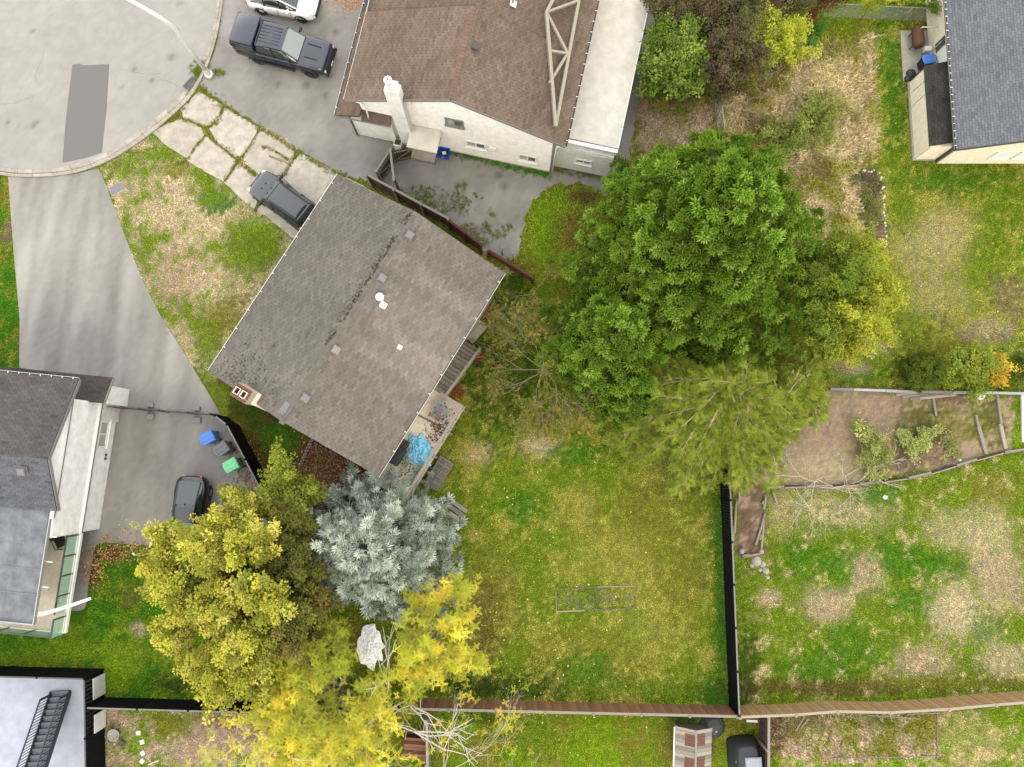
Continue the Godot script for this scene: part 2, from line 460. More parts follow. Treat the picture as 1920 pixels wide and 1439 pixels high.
	# lower left lawn and strips
	for b in [[215, 1040, 40, 20, "litter"], [175, 1070, 14, 40, "litter"], [250, 1120, 30, 25, "moss"], [260, 1180, 20, 15, "pink", 0.6], [120, 1220, 90, 18, "bright"], [220, 1260, 40, 40, "bright"], [60, 1240, 60, 14, "green"], [330, 1280, 60, 20, "dark"], [225, 1350, 28, 14, "pink"], [250, 1390, 35, 30, "bright"],
		[400, 1380, 70, 50, "mulch"], [380, 1410, 60, 40, "pink"], [430, 1350, 60, 20, "soil"], [320, 1360, 40, 30, "olive"], [15, 430, 14, 30, "soil"], [15, 370, 20, 40, "olive"], [20, 600, 20, 80, "lush"], [10, 510, 20, 40, "lush"], [480, 1050, 120, 90, "moss", 0.7], [560, 1100, 60, 60, "litter"]]:
		blob(b[0], b[1], b[2], b[3], b[4], b[5] if b.size() > 5 else 0.85)
	# behind the brown-roofed house
	for b in [[1040, 380, 55, 30, "bright"], [1012, 425, 30, 60, "bright", 0.95], [1000, 470, 22, 22, "bright"], [1080, 430, 40, 40, "litter", 0.4], [1100, 370, 40, 14, "litter"], [1240, 240, 50, 40, "pink", 0.7], [1190, 250, 14, 60, "green"], [880, 400, 60, 40, "moss"], [800, 370, 50, 30, "moss"], [950, 430, 25, 16, "bright"],
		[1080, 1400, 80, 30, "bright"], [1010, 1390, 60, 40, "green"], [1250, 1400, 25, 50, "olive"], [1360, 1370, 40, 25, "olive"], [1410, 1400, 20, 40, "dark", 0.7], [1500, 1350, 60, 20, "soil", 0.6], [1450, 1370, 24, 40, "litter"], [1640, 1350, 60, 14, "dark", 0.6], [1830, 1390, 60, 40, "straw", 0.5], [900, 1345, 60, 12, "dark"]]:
		blob(b[0], b[1], b[2], b[3], b[4], b[5] if b.size() > 5 else 0.8)

func lawn(x: float, z: float) -> Array:   # [colour, grass height factor, density]
	var q := Vector2(x, z)
	var a := n_big.get_noise_2d(x, z)
	var b := n_mid.get_noise_2d(x, z)
	var s := n_small.get_noise_2d(x, z)
	var zn: Array = zones[-1]
	var wob := q + Vector2(b, a) * 0.5
	for k in zones:
		if k[1].has_point(wob) and Geometry2D.is_point_in_polygon(wob, k[0]):
			zn = k
			break
	var f: float = zn[5]
	var m := n_big.get_noise_2d(x * f * 1.4 + 71.0, z * f * 1.4) * 0.9 + b * 0.75 + s * 0.45
	var w := smoothstep(-0.38, 0.38, m + (zn[4] - 0.5) * 1.1)
	var c: Color = zn[2].lerp(zn[3], w)
	var tall: float = zn[6]
	for k in blobs:
		var dx: float = (x - k[0]) / k[2]
		if dx > 1.6 or dx < -1.6:
			continue
		var dz: float = (z - k[1]) / k[3]
		if dz > 1.6 or dz < -1.6:
			continue
		var d := sqrt(dx * dx + dz * dz) + b * 0.55 + s * 0.55
		var t: float = (1.0 - smoothstep(0.45, 1.1, d)) * k[5]
		if t > 0.0:
			c = c.lerp(k[4], t)
	c = c * (1.0 + s * 0.4 + b * 0.16)
	return [c, tall, zn[7]]

func make_ground() -> void:
	var xs := PackedFloat32Array([-300, -120])
	var zs := PackedFloat32Array([-300, -120])
	for i in 21:
		xs.append(-60.0 + i * 1.1)
		zs.append(-60.0 + i * 1.25)
	var x := -38.0
	while x <= 38.01:
		xs.append(x)
		x += 0.17
	var z := -34.0
	while z <= 22.01:
		zs.append(z)
		z += 0.17
	for i in 21:
		xs.append(38.6 + i * 1.1)
		zs.append(22.6 + i * 1.25)
	xs.append_array([120, 300])
	zs.append_array([120, 300])
	var w := xs.size()
	var h := zs.size()
	var v := PackedVector3Array()
	var c := PackedColorArray()
	var nn := PackedVector3Array()
	v.resize(w * h)
	c.resize(w * h)
	nn.resize(w * h)
	for j in h:
		for i in w:
			v[j * w + i] = Vector3(xs[i], 0, zs[j])
			nn[j * w + i] = Vector3.UP
			var rim := i < 3 or j < 3 or i > w - 4 or j > h - 4
			c[j * w + i] = Color(0.16, 0.185, 0.024) if rim else lawn(xs[i], zs[j])[0]
	var ix := PackedInt32Array()
	ix.resize((w - 1) * (h - 1) * 6)
	var n := 0
	for j in h - 1:
		for i in w - 1:
			var k := j * w + i
			for d in [0, 1, w, 1, w + 1, w]:
				ix[n] = k + d
				n += 1
	var arr: Array = []
	arr.resize(Mesh.ARRAY_MAX)
	arr[Mesh.ARRAY_VERTEX] = v
	arr[Mesh.ARRAY_NORMAL] = nn
	arr[Mesh.ARRAY_COLOR] = c
	arr[Mesh.ARRAY_INDEX] = ix
	var am := ArrayMesh.new()
	am.add_surface_from_arrays(Mesh.PRIMITIVE_TRIANGLES, arr)
	var o := obj("ground", am, M.ground, self, "structure")
	o.set_meta("label", "grass and soil ground of the gardens")

func tuft_mesh(blades: int, h: float, spread: float, width: float, lean: float) -> ArrayMesh:
	var m := MB.new()
	for k in blades:
		var a := rng.randf() * TAU
		var d := Vector3(cos(a), 0, sin(a))
		var p := d * (rng.randf() * spread)
		var b := rng.randf() * TAU
		var l := Vector3(cos(b), 0, sin(b)) * lean * rng.randf_range(0.4, 1.0)
		var sd := Vector3(-l.z, 0, l.x).normalized() * width / 2
		var hh := h * rng.randf_range(0.6, 1.1)
		var mid := p + l * 0.35 + Vector3.UP * hh * 0.65
		m.quad(p - sd, p + sd, mid + sd * 0.8, mid - sd * 0.8)
		m.tri(mid - sd * 0.8, mid + sd * 0.8, p + l + Vector3.UP * hh)
	return m.done()

func make_lawn_weeds() -> void:
	# plantain and clover rosettes that stand out from the sward
	var xs: Array = []
	var cs: Array = []
	for i in 5200:
		var x := rng.randf_range(-29.0, 29.0)
		var z := rng.randf_range(-28.0, 17.0)
		if n_mid.get_noise_2d(x * 0.5 + 40.0, z * 0.5) < 0.02 or on_paving(Vector2(x, z)):
			continue
		var g := lawn(x, z)
		var c: Color = g[0]
		c = Color(minf(c.r, 0.16) * 0.62, clampf(c.g, 0.1, 0.24) * 0.8, c.b * 0.6) * rng.randf_range(0.75, 1.3)
		xs.append(Transform3D(Basis(Vector3.UP, rng.randf() * TAU).scaled(Vector3(1, 0.5, 1) * rng.randf_range(0.35, 0.95)), Vector3(x, 0.03, z)))
		cs.append(c)
	var o := scatter("lawn_weeds", T.weed, M.leaf, xs, cs)
	o.set_meta("label", "broad leaved weeds dotted through the lawns")
	o.set_meta("category", "weeds")

func make_grass() -> void:
	var short := tuft_mesh(9, 0.075, 0.12, 0.016, 0.07)
	var long := tuft_mesh(10, 0.17, 0.14, 0.02, 0.26)
	var xs: Array = []
	var cs: Array = []
	var xl: Array = []
	var cl: Array = []
	var step := 0.092
	var z := -29.5
	while z < 18.0:
		var half := 27.8 + (16.5 - z) * 0.085
		var x := -half
		while x < half:
			var px := x + rng.randf_range(-0.06, 0.06)
			var pz := z + rng.randf_range(-0.06, 0.06)
			x += step
			if on_paving(Vector2(px, pz)):
				continue
			var g := lawn(px, pz)
			if rng.randf() > g[2] * 0.8:
				continue
			var c: Color = g[0]
			var soilish := c.g < c.r * 0.72
			if soilish and rng.randf() < 0.75:
				continue
			c = c * rng.randf_range(0.75, 1.75)
			var hi: bool = g[1] > 2.0
			if hi and rng.randf() < 0.45:
				continue
			var sc: float = rng.randf_range(0.7, 1.25) * (g[1] if not hi else 1.3)
			var sy: float = sc * (0.55 if soilish else 1.0)
			var bs := Basis(Vector3.UP, rng.randf() * TAU).scaled(Vector3(sc, sy, sc))
			if hi:
				# wind-laid stalks comb one way in drifts
				var ang := n_big.get_noise_2d(px * 0.8, pz * 0.8) * 5.0
				bs = Basis(Vector3(cos(ang), 0, sin(ang)), 0.9) * bs
				xl.append(Transform3D(bs, Vector3(px, 0, pz)))
				cl.append(c)
			else:
				xs.append(Transform3D(bs, Vector3(px, 0, pz)))
				cs.append(c)
		z += step
	print("tufts ", xs.size(), " ", xl.size())
	var a := scatter("lawn_grass", short, M.grass, xs, cs)
	a.set_meta("label", "short patchy lawn grass over all the gardens")
	a.set_meta("category", "grass")
	var b := scatter("tall_dry_grass", long, M.grass, xl, cl)
	b.set_meta("label", "tall straw coloured grass laid over by wind, right of the dark shrubs")
	b.set_meta("category", "grass")

# ---------------------------------------------------------------- paving
func sheet(poly: PackedVector2Array, y: float, thick: float, step: float, shade: Callable) -> MB:
	# a paved sheet cut into cells so that its wear can vary from place to place
	var m := MB.new(false)
	var r := Rect2(poly[0], Vector2.ZERO)
	for p in poly:
		r = r.expand(p)
	var i0 := int(floor(r.position.x / step))
	var j0 := int(floor(r.position.y / step))
	for j in range(j0, int(ceil(r.end.y / step)) + 1):
		for i in range(i0, int(ceil(r.end.x / step)) + 1):
			var cell := PackedVector2Array([Vector2(i, j) * step, Vector2(i + 1, j) * step, Vector2(i + 1, j + 1) * step, Vector2(i, j + 1) * step])
			var inn := 0
			for p in cell:
				if Geometry2D.is_point_in_polygon(p, poly):
					inn += 1
			var parts: Array = [cell] if inn == 4 else Geometry2D.intersect_polygons(cell, poly)
			for q in parts:
				var ix := Geometry2D.triangulate_polygon(q)
				for k in range(0, ix.size(), 3):
					var a: Vector2 = q[ix[k]]
					var b: Vector2 = q[ix[k + 1]]
					var c: Vector2 = q[ix[k + 2]]
					if (b - a).cross(c - a) > 0:
						var s := b
						b = c
						c = s
					for e in [a, c, b]:
						m.st.set_color(shade.call(e.x, e.y))
						m.st.add_vertex(Vector3(e.x, y, e.y))
	for i in poly.size():
		var a := poly[i]
		var b := poly[(i + 1) % poly.size()]
		m.st.set_color(shade.call(a.x, a.y))
		m.quad(Vector3(b.x, y - thick, b.y), Vector3(a.x, y - thick, a.y), Vector3(a.x, y, a.y), Vector3(b.x, y, b.y))
	return m

var drips: Array = []

func spots(x: float, z: float) -> float:   # oil drips and tar dots
	if drips.is_empty():
		for q in [[322, 107], [285, 152], [228, 166], [190, 208], [107, 258], [123, 260], [15, 230], [62, 235], [72, 232], [338, 6], [575, 160], [630, 60], [618, 145], [520, 160], [610, 180], [900, 330], [870, 345], [935, 330], [945, 350], [580, 130], [330, 60], [60, 60], [250, 130]]:
			var p := P(q[0], q[1])
			drips.append(Vector3(p.x, rng.randf_range(0.1, 0.28), p.z))
	var k := 1.0
	for d in drips:
		var r: float = Vector2(x - d.x, z - d.z).length() / d.y
		if r < 1.5:
			k *= 1.0 - 0.42 * (1.0 - smoothstep(0.3, 1.4, r))
	return k

func road_shade(x: float, z: float) -> Color:
	var a := n_big.get_noise_2d(x * 0.7, z * 0.7)
	var b := n_mid.get_noise_2d(x, z)
	var s := n_small.get_noise_2d(x * 2.0, z * 2.0)
	var k := (1.0 + a * 0.12 + b * 0.08 + s * 0.1) * spots(x, z)
	return Color(0.316 * k, 0.303 * k, 0.278 * k)

func drive_shade(x: float, z: float) -> Color:
	# worn streaks run along the drive
	var a := n_mid.get_noise_2d(x * 0.75 + z * 0.08, z * 0.1)
	var b := n_big.get_noise_2d(x * 0.6, z * 0.5)
	var s := n_small.get_noise_2d(x * 2.0, z * 1.5)
	var far := smoothstep(-10.0, 0.0, z)
	var k := 0.95 - 0.08 * far + a * 0.42 * (1.0 - far * 0.45) + b * 0.18 + s * 0.1
	return Color(0.285 * k, 0.273 * k, 0.249 * k)

func yard_shade(x: float, z: float) -> Color:
	var a := n_mid.get_noise_2d(x * 0.5, z * 0.5)
	var b := n_big.get_noise_2d(x, z)
	var s := n_small.get_noise_2d(x * 2.0, z * 2.0)
	var k := (0.96 + a * 0.22 + b * 0.14 + s * 0.12) * spots(x, z)
	return Color(0.271 * k, 0.255 * k, 0.233 * k)

func make_paving() -> void:
	var inner := smooth_line(gpoly([-120, 290, 0, 313, 60, 318, 130, 311, 200, 286, 262, 245, 312, 205, 346, 170, 374, 128, 392, 80, 402, 35, 408, -10, 411, -70, 410, -140]))
	var outer := smooth_line(gpoly([-120, 306, 0, 329, 64, 333, 140, 326, 210, 300, 274, 259, 325, 217, 360, 181, 386, 135, 404, 84, 414, 37, 420, -10, 424, -70, 423, -140]))
	var road := inner.duplicate()
	road.append_array(gpoly([410, -420, -500, -420, -500, 270]))
	pave(road)
	var o := obj("road", sheet(road, 0.03, 0.05, 0.22, road_shade), M.asphalt, self, "structure")
	o.set_meta("label", "pale worn asphalt of the cul-de-sac turning circle")
	var pm := MB.new()
	pm.prism(gpoly([136, 122, 150, 120, 156, 123, 205, 121, 200, 205, 193, 268, 191, 287, 160, 297, 117, 306, 124, 220]), 0.03, 0.036, false)
	var pt := obj("road_patch", pm, M.patch_asphalt, self, "structure")
	pt.set_meta("label", "darker rectangular asphalt patch in the turning circle")
	# kerb stones with open joints, and the flat gutter in front of them
	var k := Node3D.new()
	k.name = "kerb"
	k.set_meta("kind", "structure")
	k.set_meta("label", "curved concrete kerb round the turning circle")
	add_child(k, true)
	var run := PackedVector2Array()
	run.append_array(inner)
	var back := outer.duplicate()
	back.reverse()
	run.append_array(back)
	pave(run)
	var step := 3
	for i in range(0, inner.size() - 1, step):
		var e := mini(i + step, inner.size() - 1)
		var g := MB.new()
		var s := MB.new()
		var gp := PackedVector2Array()
		var sp := PackedVector2Array()
		for q in range(i, e + 1):
			gp.append(inner[q])
		for q in range(e, i - 1, -1):
			gp.append(inner[q].lerp(outer[q], 0.52))
		for q in range(i, e + 1):
			sp.append(inner[q].lerp(outer[q], 0.6))
		for q in range(e, i - 1, -1):
			sp.append(outer[q])
		g.prism(Geometry2D.offset_polygon(gp, -0.008)[0], 0.0, 0.042)
		s.prism(Geometry2D.offset_polygon(sp, -0.008)[0], 0.0, 0.11)
		obj("gutter_slab", g, [M.kerb, M.concrete_b][(i / step) % 2], k)
		obj("kerb_stone", s, [M.kerb, M.concrete_b, M.kerb][(i / step) % 3], k)
	var dp := smooth_line(gpoly([184, 316, 198, 345, 235, 445, 268, 525, 300, 590, 345, 662, 385, 728, 410, 770, 420, 790]), 3)
	dp.append_array(gpoly([505, 925, 520, 1000, 300, 1022]))
	dp.append_array(smooth_line(gpoly([300, 1024, 230, 1020, 182, 1021, 172, 1060, 166, 1090, 163, 1125, 157, 1142, 140, 1146, 118, 1140]), 3))
	dp.append_array(gpoly([100, 1140, 100, 700, 36, 690, 37, 600, 26, 480, 15, 330, 60, 333, 140, 327]))
	pave(dp)
	o = obj("driveway", sheet(dp, 0.034, 0.05, 0.22, drive_shade), M.asphalt, self, "structure")
	o.set_meta("label", "streaked asphalt driveway running down to the black gate")
	var rough := func(a: Array, seed_: float) -> PackedVector2Array:
		var src := smooth_line(gpoly(a), 8)
		var out := PackedVector2Array()
		for p in src:
			out.append(p + Vector2(n_small.get_noise_2d(p.x * 1.5, p.y * 1.5 + seed_), n_small.get_noise_2d(p.x * 1.5 + seed_, p.y * 1.5)) * 0.28)
		return out
	var up := PackedVector2Array()
	up.append_array(smooth_line(gpoly([423, -130, 424, -70, 420, -10, 414, 37, 404, 84, 388, 132, 372, 160]), 3))
	up.append_array(rough.call([374, 162, 432, 204, 520, 256, 592, 302, 650, 330, 706, 340], 3.0))
	up.append_array(gpoly([760, 300, 900, 200, 900, -140]))
	pave(up)
	o = obj("driveway", sheet(up, 0.034, 0.05, 0.22, yard_shade), M.asphalt, self, "structure")
	o.set_meta("label", "wide grey asphalt driveway under the dark pickup and the white car")
	var sy := PackedVector2Array()
	sy.append_array(rough.call([738, 300, 722, 345, 760, 380, 846, 428, 905, 474, 940, 488, 968, 482, 978, 450, 985, 405, 1008, 368, 1045, 346, 1100, 348, 1130, 362, 1162, 352, 1172, 325, 1187, 250, 1200, 190, 1222, 60, 1235, -60], 9.0))
	sy.append_array(gpoly([1100, -60, 1000, 200, 760, 240]))
	pave(sy)
	o = obj("pavement", sheet(sy, 0.028, 0.04, 0.22, yard_shade), M.asphalt, self, "structure")
	o.set_meta("label", "cracked grey yard paving beside the brown-roofed house")
	# cast concrete slabs with wide mossy joints
	var dr := Node3D.new()
	dr.name = "driveway"
	dr.set_meta("kind", "structure")
	dr.set_meta("label", "pale concrete slab driveway with mossy joints under the dark four wheel drive car")
	add_child(dr, true)
	var slabs := [[373, 174, 419, 199, 414, 212, 392, 237, 380, 234, 345, 222, 341, 206], [341, 225, 377, 241, 381, 254, 366, 274, 351, 297, 318, 276, 287, 249, 300, 239], [423, 204, 484, 240, 470, 268, 455, 291, 441, 293, 421, 278, 405, 263, 394, 241], [386, 256, 402, 270, 420, 284, 441, 301, 438, 311, 419, 340, 384, 320, 350, 300],
		[488, 247, 556, 279, 541, 303, 505, 289, 503, 295, 540, 311, 528, 327, 490, 331, 476, 318, 458, 300, 460, 290], [564, 289, 645, 331, 700, 362, 655, 430, 600, 404, 530, 331, 541, 313], [445, 311, 476, 328, 500, 337, 528, 335, 600, 410, 652, 435, 600, 490, 560, 452, 486, 396, 470, 385, 477, 372, 466, 382, 422, 344]]
	var i := 0
	for s in slabs:
		var g := gpoly(s)
		var bb := PackedVector2Array()
		for q in g.size():
			for e in 5:
				var pt2: Vector2 = g[q].lerp(g[(q + 1) % g.size()], e / 5.0)
				bb.append(pt2 + Vector2(n_small.get_noise_2d(pt2.x * 3, pt2.y * 3), n_small.get_noise_2d(pt2.y * 3, pt2.x * 3)) * 0.07)
		bb = Geometry2D.offset_polygon(bb, 0.035)[0]
		pave(bb)
		var m := MB.new()
		m.prism(bb, 0.0, 0.035 + 0.006 * (i % 3))
		obj("concrete_slab", m, [M.concrete, M.concrete_b, M.concrete_c][i % 3], dr)
		i += 1
	# storm drain and buried service box
	var d := thing("storm_drain", "iron storm drain grate in the kerb beside the street lamp", "drain", P(358, 158, 0.05), deg_to_rad(50))
	var f := MB.new()
	for q in [[0, -0.27, 0.9, 0.06], [0, 0.27, 0.9, 0.06], [-0.42, 0, 0.06, 0.48], [0.42, 0, 0.06, 0.48]]:
		f.box(Vector3(q[0], 0.03, q[1]), Vector3(q[2], 0.04, q[3]))
	obj("frame", f, M.vent_metal, d)
	for q in 7:
		var b := MB.new()
		b.box(Vector3(-0.33 + q * 0.11, 0.03, 0), Vector3(0.05, 0.03, 0.48))
		obj("grate_bar", b, M.vent_dark, d)
	d = thing("utility_cover", "grey rectangular service cover in the lawn beside the streaked driveway", "cover", P(219, 354, 0.02), deg_to_rad(27))
	f = MB.new()
	f.box(Vector3.ZERO, Vector3(0.88, 0.06, 0.56), Basis(), 0.02)
	obj("frame", f, M.concrete, d)
	f = MB.new()
	f.box(Vector3(0, 0.034, 0), Vector3(0.8, 0.03, 0.48), Basis(), 0.01)
	obj("lid", f, M.vent_metal, d)
	# leaks and tar cracks are thin real seams laid on the asphalt
	for c in [[300, 150, 322, 156, 338, 165, 344, 175], [84, 88, 78, 112, 66, 140, 70, 158], [0, 196, 40, 190, 66, 178], [230, 130, 262, 138, 300, 139], [880, 345, 884, 356, 892, 364], [1020, 338, 1026, 350, 1034, 358], [470, 140, 520, 150, 560, 172, 600, 176], [640, 200, 660, 214, 690, 226], [1110, 338, 1112, 348]]:
		var pts := smooth_line(gpoly(c), 6)
		var m := MB.new()
		for q in pts.size() - 1:
			var jig := Vector2(n_small.get_noise_2d(pts[q].x * 4, pts[q].y * 4), n_small.get_noise_2d(pts[q].y * 4, pts[q].x * 4)) * 0.1
			var nx := Vector2(n_small.get_noise_2d(pts[q + 1].x * 4, pts[q + 1].y * 4), n_small.get_noise_2d(pts[q + 1].y * 4, pts[q + 1].x * 4)) * 0.1
			m.bar(Vector3(pts[q].x + jig.x, 0.034, pts[q].y + jig.y), Vector3(pts[q + 1].x + nx.x, 0.034, pts[q + 1].y + nx.y), 0.014, 0.006)
		obj("road_crack", m, M.dull_trim, self, "structure")
	# street lamp: a tall davit pole that leans over the road
	var lp := P(394, 143)
	var lt := thing("street_lamp", "tall white davit street lamp pole standing on the kerb verge", "street lamp", lp, 0.0)
	var bm := MB.new()
	var oct: Array = []
	for q in [[0.30, 0.0], [0.30, 0.16], [0.27, 0.2]]:
		oct.append(q)
	oct.append([0.0, 0.2])
	bm.lathe(oct, 4, Transform3D(Basis(Vector3.UP, 0.35), Vector3.ZERO))
	obj("footing", bm, M.concrete_c, lt)
	bm = MB.new()
	bm.lathe([[0.25, 0.2], [0.25, 0.26], [0.17, 0.3], [0.15, 0.75], [0.13, 0.8]], 8)
	obj("base_cover", bm, M.lamp_metal, lt)
	var tip := P(238, -2, 7.0) - lp
	var far := P(90, -70, 7.9) - lp
	var mid := P(325, 51, 5.0) - lp
	var pts3: Array = [Vector3(0, 0.3, 0), Vector3(mid.x * 0.2, 2.6, mid.z * 0.2), mid]
	var rr: Array = [0.13, 0.125, 0.115]
	for q in 10:
		var t := (q + 1) / 10.0
		var ctl := tip * 2.0 - mid * 0.5 - far * 0.5
		pts3.append(mid.lerp(ctl, t).lerp(ctl.lerp(far, t), t))
		rr.append(0.115 - 0.035 * t)
	bm = MB.new(true)
	bm.tube(pts3, rr, 8)
	obj("pole", bm, M.lamp_metal, lt)
	bm = MB.new()
	bm.box(Vector3.ZERO, Vector3(0.7, 0.14, 0.3), Basis(), 0.05)
	var hd := obj("lamp_head", bm, M.lamp_metal, lt)
	hd.position = pts3[-1] + Vector3(-0.3, 0, 0.05)

# ---------------------------------------------------------------- building pieces
var tab_mesh: ArrayMesh
var tones: Dictionary = {}

func tab_shape(w: float, e: float) -> ArrayMesh:
	var m := MB.new()
	m.col(Color.WHITE)
	var x := w / 2
	var z := e / 2
	m.hexa([Vector3(-x, -0.01, z), Vector3(x, -0.01, z), Vector3(x, -0.01, -z), Vector3(-x, -0.01, -z), Vector3(-x, 0.016, z), Vector3(x, 0.016, z), Vector3(x, 0.002, -z), Vector3(-x, 0.002, -z)])
	return m.done()

func tone_mats(c: Color) -> Array:
	var a: Array = []
	for i in 7:
		var k := 0.6 + i * 0.13
		var m := StandardMaterial3D.new()
		m.resource_name = "shingle_tone"
		m.albedo_color = (c * k).linear_to_srgb()
		m.albedo_color.a = 1.0
		m.roughness = 0.95
		m.metallic_specular = 0.25
		m.albedo_texture = T.fine
		m.uv1_triplanar = true
		m.uv1_scale = Vector3.ONE * 3.0
		m.cull_mode = BaseMaterial3D.CULL_DISABLED
		a.append(m)
	return a

# o: a corner at the eave, ax along the eave, up the slope; poly in (along, up) metres
func shingles(parent: Node3D, o: Vector3, ax: Vector3, up: Vector3, poly: PackedVector2Array, c: Color, singles: int, vary: Callable, e := 0.143, w := 0.32) -> int:
	c = c * 0.8
	var n := ax.cross(up)
	if n.y < 0:
		ax = -ax
		o = o
		var f := PackedVector2Array()
		for p in poly:
			f.append(Vector2(-p.x, p.y))
		poly = f
		n = -n
	var key := str(c) + parent.name
	if not tones.has(key):
		tones[key] = tone_mats(c)
	var tm: Array = tones[key]
	var shape_key := "tab%.3f_%.3f" % [w, e]
	if not T.has(shape_key):
		T[shape_key] = tab_shape(w - 0.012, e - 0.002)
	var tab: ArrayMesh = T[shape_key]
	var bs := Basis(ax, n, -up)
	var r := Rect2(poly[0], Vector2.ZERO)
	for p in poly:
		r = r.expand(p)
	var edge := MB.new()
	edge.col(c)
	var any := false
	var xs: Array = []
	var cs: Array = []
	var left := singles
	var rows := int(ceil(r.size.y / e))
	for jj in rows:
		var j := rows - 1 - jj
		var t0 := r.position.y + j * e
		var off := (j % 2) * w * 0.5 + rng.randf_range(-0.015, 0.015)
		var i0 := int(floor((r.position.x - off) / w)) - 1
		for i in range(i0, int(ceil((r.end.x - off) / w)) + 1):
			var s0 := i * w + off
			var q := PackedVector2Array([Vector2(s0 + 0.006, t0), Vector2(s0 + w - 0.006, t0), Vector2(s0 + w - 0.006, t0 + e - 0.002), Vector2(s0 + 0.006, t0 + e - 0.002)])
			var inn := 0
			for p in q:
				if Geometry2D.is_point_in_polygon(p, poly):
					inn += 1
			if inn == 0:
				continue
			var k: float = vary.call(s0 + w * 0.5, t0) * rng.randf_range(0.85, 1.15)
			if rng.randf() < 0.04:
				k *= rng.randf_range(0.78, 0.9)
			if inn == 4:
				var xf := Transform3D(bs, o + ax * (s0 + w * 0.5) + up * (t0 + e * 0.5) + n * rng.randf_range(0.0, 0.004))
				if left > 0:
					left -= 1
					var mi := MeshInstance3D.new()
					mi.name = "shingle"
					mi.mesh = tab
					mi.material_override = tm[clampi(int(round((k - 0.6) / 0.13)), 0, 6)]
					mi.transform = xf
					parent.add_child(mi, true)
				else:
					xs.append(xf)
					cs.append(Color(c.r * k, c.g * k, c.b * k))
			else:
				for z in Geometry2D.intersect_polygons(q, poly):
					edge.col(Color(c.r * k, c.g * k, c.b * k))
					any = true
					var ix := Geometry2D.triangulate_polygon(z)
					for m in range(0, ix.size(), 3):
						var v: Array = []
						for d in 3:
							var p: Vector2 = z[ix[m + d]]
							v.append(o + ax * p.x + up * p.y + n * (0.016 - 0.014 * (p.y - t0) / e))
						edge.tri(v[0], v[1], v[2])
					for m in z.size():
						var p1: Vector2 = z[m]
						var p2: Vector2 = z[(m + 1) % z.size()]
						var a := o + ax * p1.x + up * p1.y
						var b := o + ax * p2.x + up * p2.y
						edge.quad(a - n * 0.01, b - n * 0.01, b + n * (0.016 - 0.014 * (p2.y - t0) / e), a + n * (0.016 - 0.014 * (p1.y - t0) / e))
	if xs.size():
		scatter("shingles", tab, M.shingle, xs, cs, parent)
	if any:
		obj("edge_shingles", edge, M.shingle, parent, "stuff")
	return left

# overlapping horizontal boards on a wall face; poly in (along, up)
func siding(parent: Node3D, o: Vector3, ax: Vector3, up: Vector3, poly: PackedVector2Array, m: Material, e := 0.2, called := "siding_board") -> void:
	var n := ax.cross(up)
	var r := Rect2(poly[0], Vector2.ZERO)
	for p in poly:
		r = r.expand(p)
	for j in int(ceil(r.size.y / e)):
		var t0 := r.position.y + j * e
		var band := PackedVector2Array([Vector2(r.position.x - 1, t0 + 0.004), Vector2(r.end.x + 1, t0 + 0.004), Vector2(r.end.x + 1, t0 + e), Vector2(r.position.x - 1, t0 + e)])
		for z in Geometry2D.intersect_polygons(band, poly):
			var b := MB.new()
			var ix := Geometry2D.triangulate_polygon(z)
			for k in range(0, ix.size(), 3):
				var v: Array = []
				for d in 3:
					var p: Vector2 = z[ix[k + d]]
					v.append(o + ax * p.x + up * p.y + n * (0.055 - 0.045 * (p.y - t0) / e))
				b.tri(v[0], v[1], v[2])
			for k in z.size():
				var p1: Vector2 = z[k]
				var p2: Vector2 = z[(k + 1) % z.size()]
				var a := o + ax * p1.x + up * p1.y
				var c := o + ax * p2.x + up * p2.y
				b.quad(a - n * 0.01, c - n * 0.01, c + n * (0.055 - 0.045 * (p2.y - t0) / e), a + n * (0.055 - 0.045 * (p1.y - t0) / e))
			obj(called, b, m, parent)

# a slab of roof: quad corners on its upper face, thickness below
func roof_slab(parent: Node3D, a: Vector3, b: Vector3, c: Vector3, d: Vector3, th: float, m: Material, called := "roof") -> MeshInstance3D:
	var s := MB.new()
	var k := Vector3.DOWN * th
	s.quad(a, b, c, d)
	s.quad(d + k, c + k, b + k, a + k)
	var q := [a, b, c, d]
	for i in 4:
		var j := (i + 1) % 4
		s.quad(q[i] + k, q[j] + k, q[j], q[i])
	return obj(called, s, m, parent)

func window(parent: Node3D, o: Vector3, ax: Vector3, up: Vector3, w: float, h: float, panes: int, frame: Material, glass: Array, sill := true) -> void:
	# o: lower left corner on the wall face
	var n := ax.cross(up)
	var bs := Basis(ax, up, n)
	var wn := Node3D.new()
	wn.name = "window"
	parent.add_child(wn, true)
	var f := MB.new()
	for q in [[w / 2, 0.04, w, 0.09], [w / 2, h - 0.04, w, 0.09], [0.04, h / 2, 0.09, h - 0.18], [w - 0.04, h / 2, 0.09, h - 0.18]]:
		f.box(o + bs * Vector3(q[0], q[1], 0.03), Vector3(q[2], q[3], 0.1), bs)
	for i in range(1, panes):
		f.box(o + bs * Vector3(w * i / panes, h / 2, 0.028), Vector3(0.07, h - 0.18, 0.08), bs)
	obj("frame", f, frame, wn)
	for i in panes:
		var g := MB.new()
		g.box(o + bs * Vector3(w * (i + 0.5) / panes, h / 2, 0.03), Vector3(w / panes - 0.075, h - 0.14, 0.02), bs)
		obj("pane", g, glass[i % glass.size()], wn)
	if sill:
		var s := MB.new()
		s.box(o + bs * Vector3(w / 2, -0.03, 0.07), Vector3(w + 0.12, 0.05, 0.16), bs)
		obj("sill", s, frame, wn)

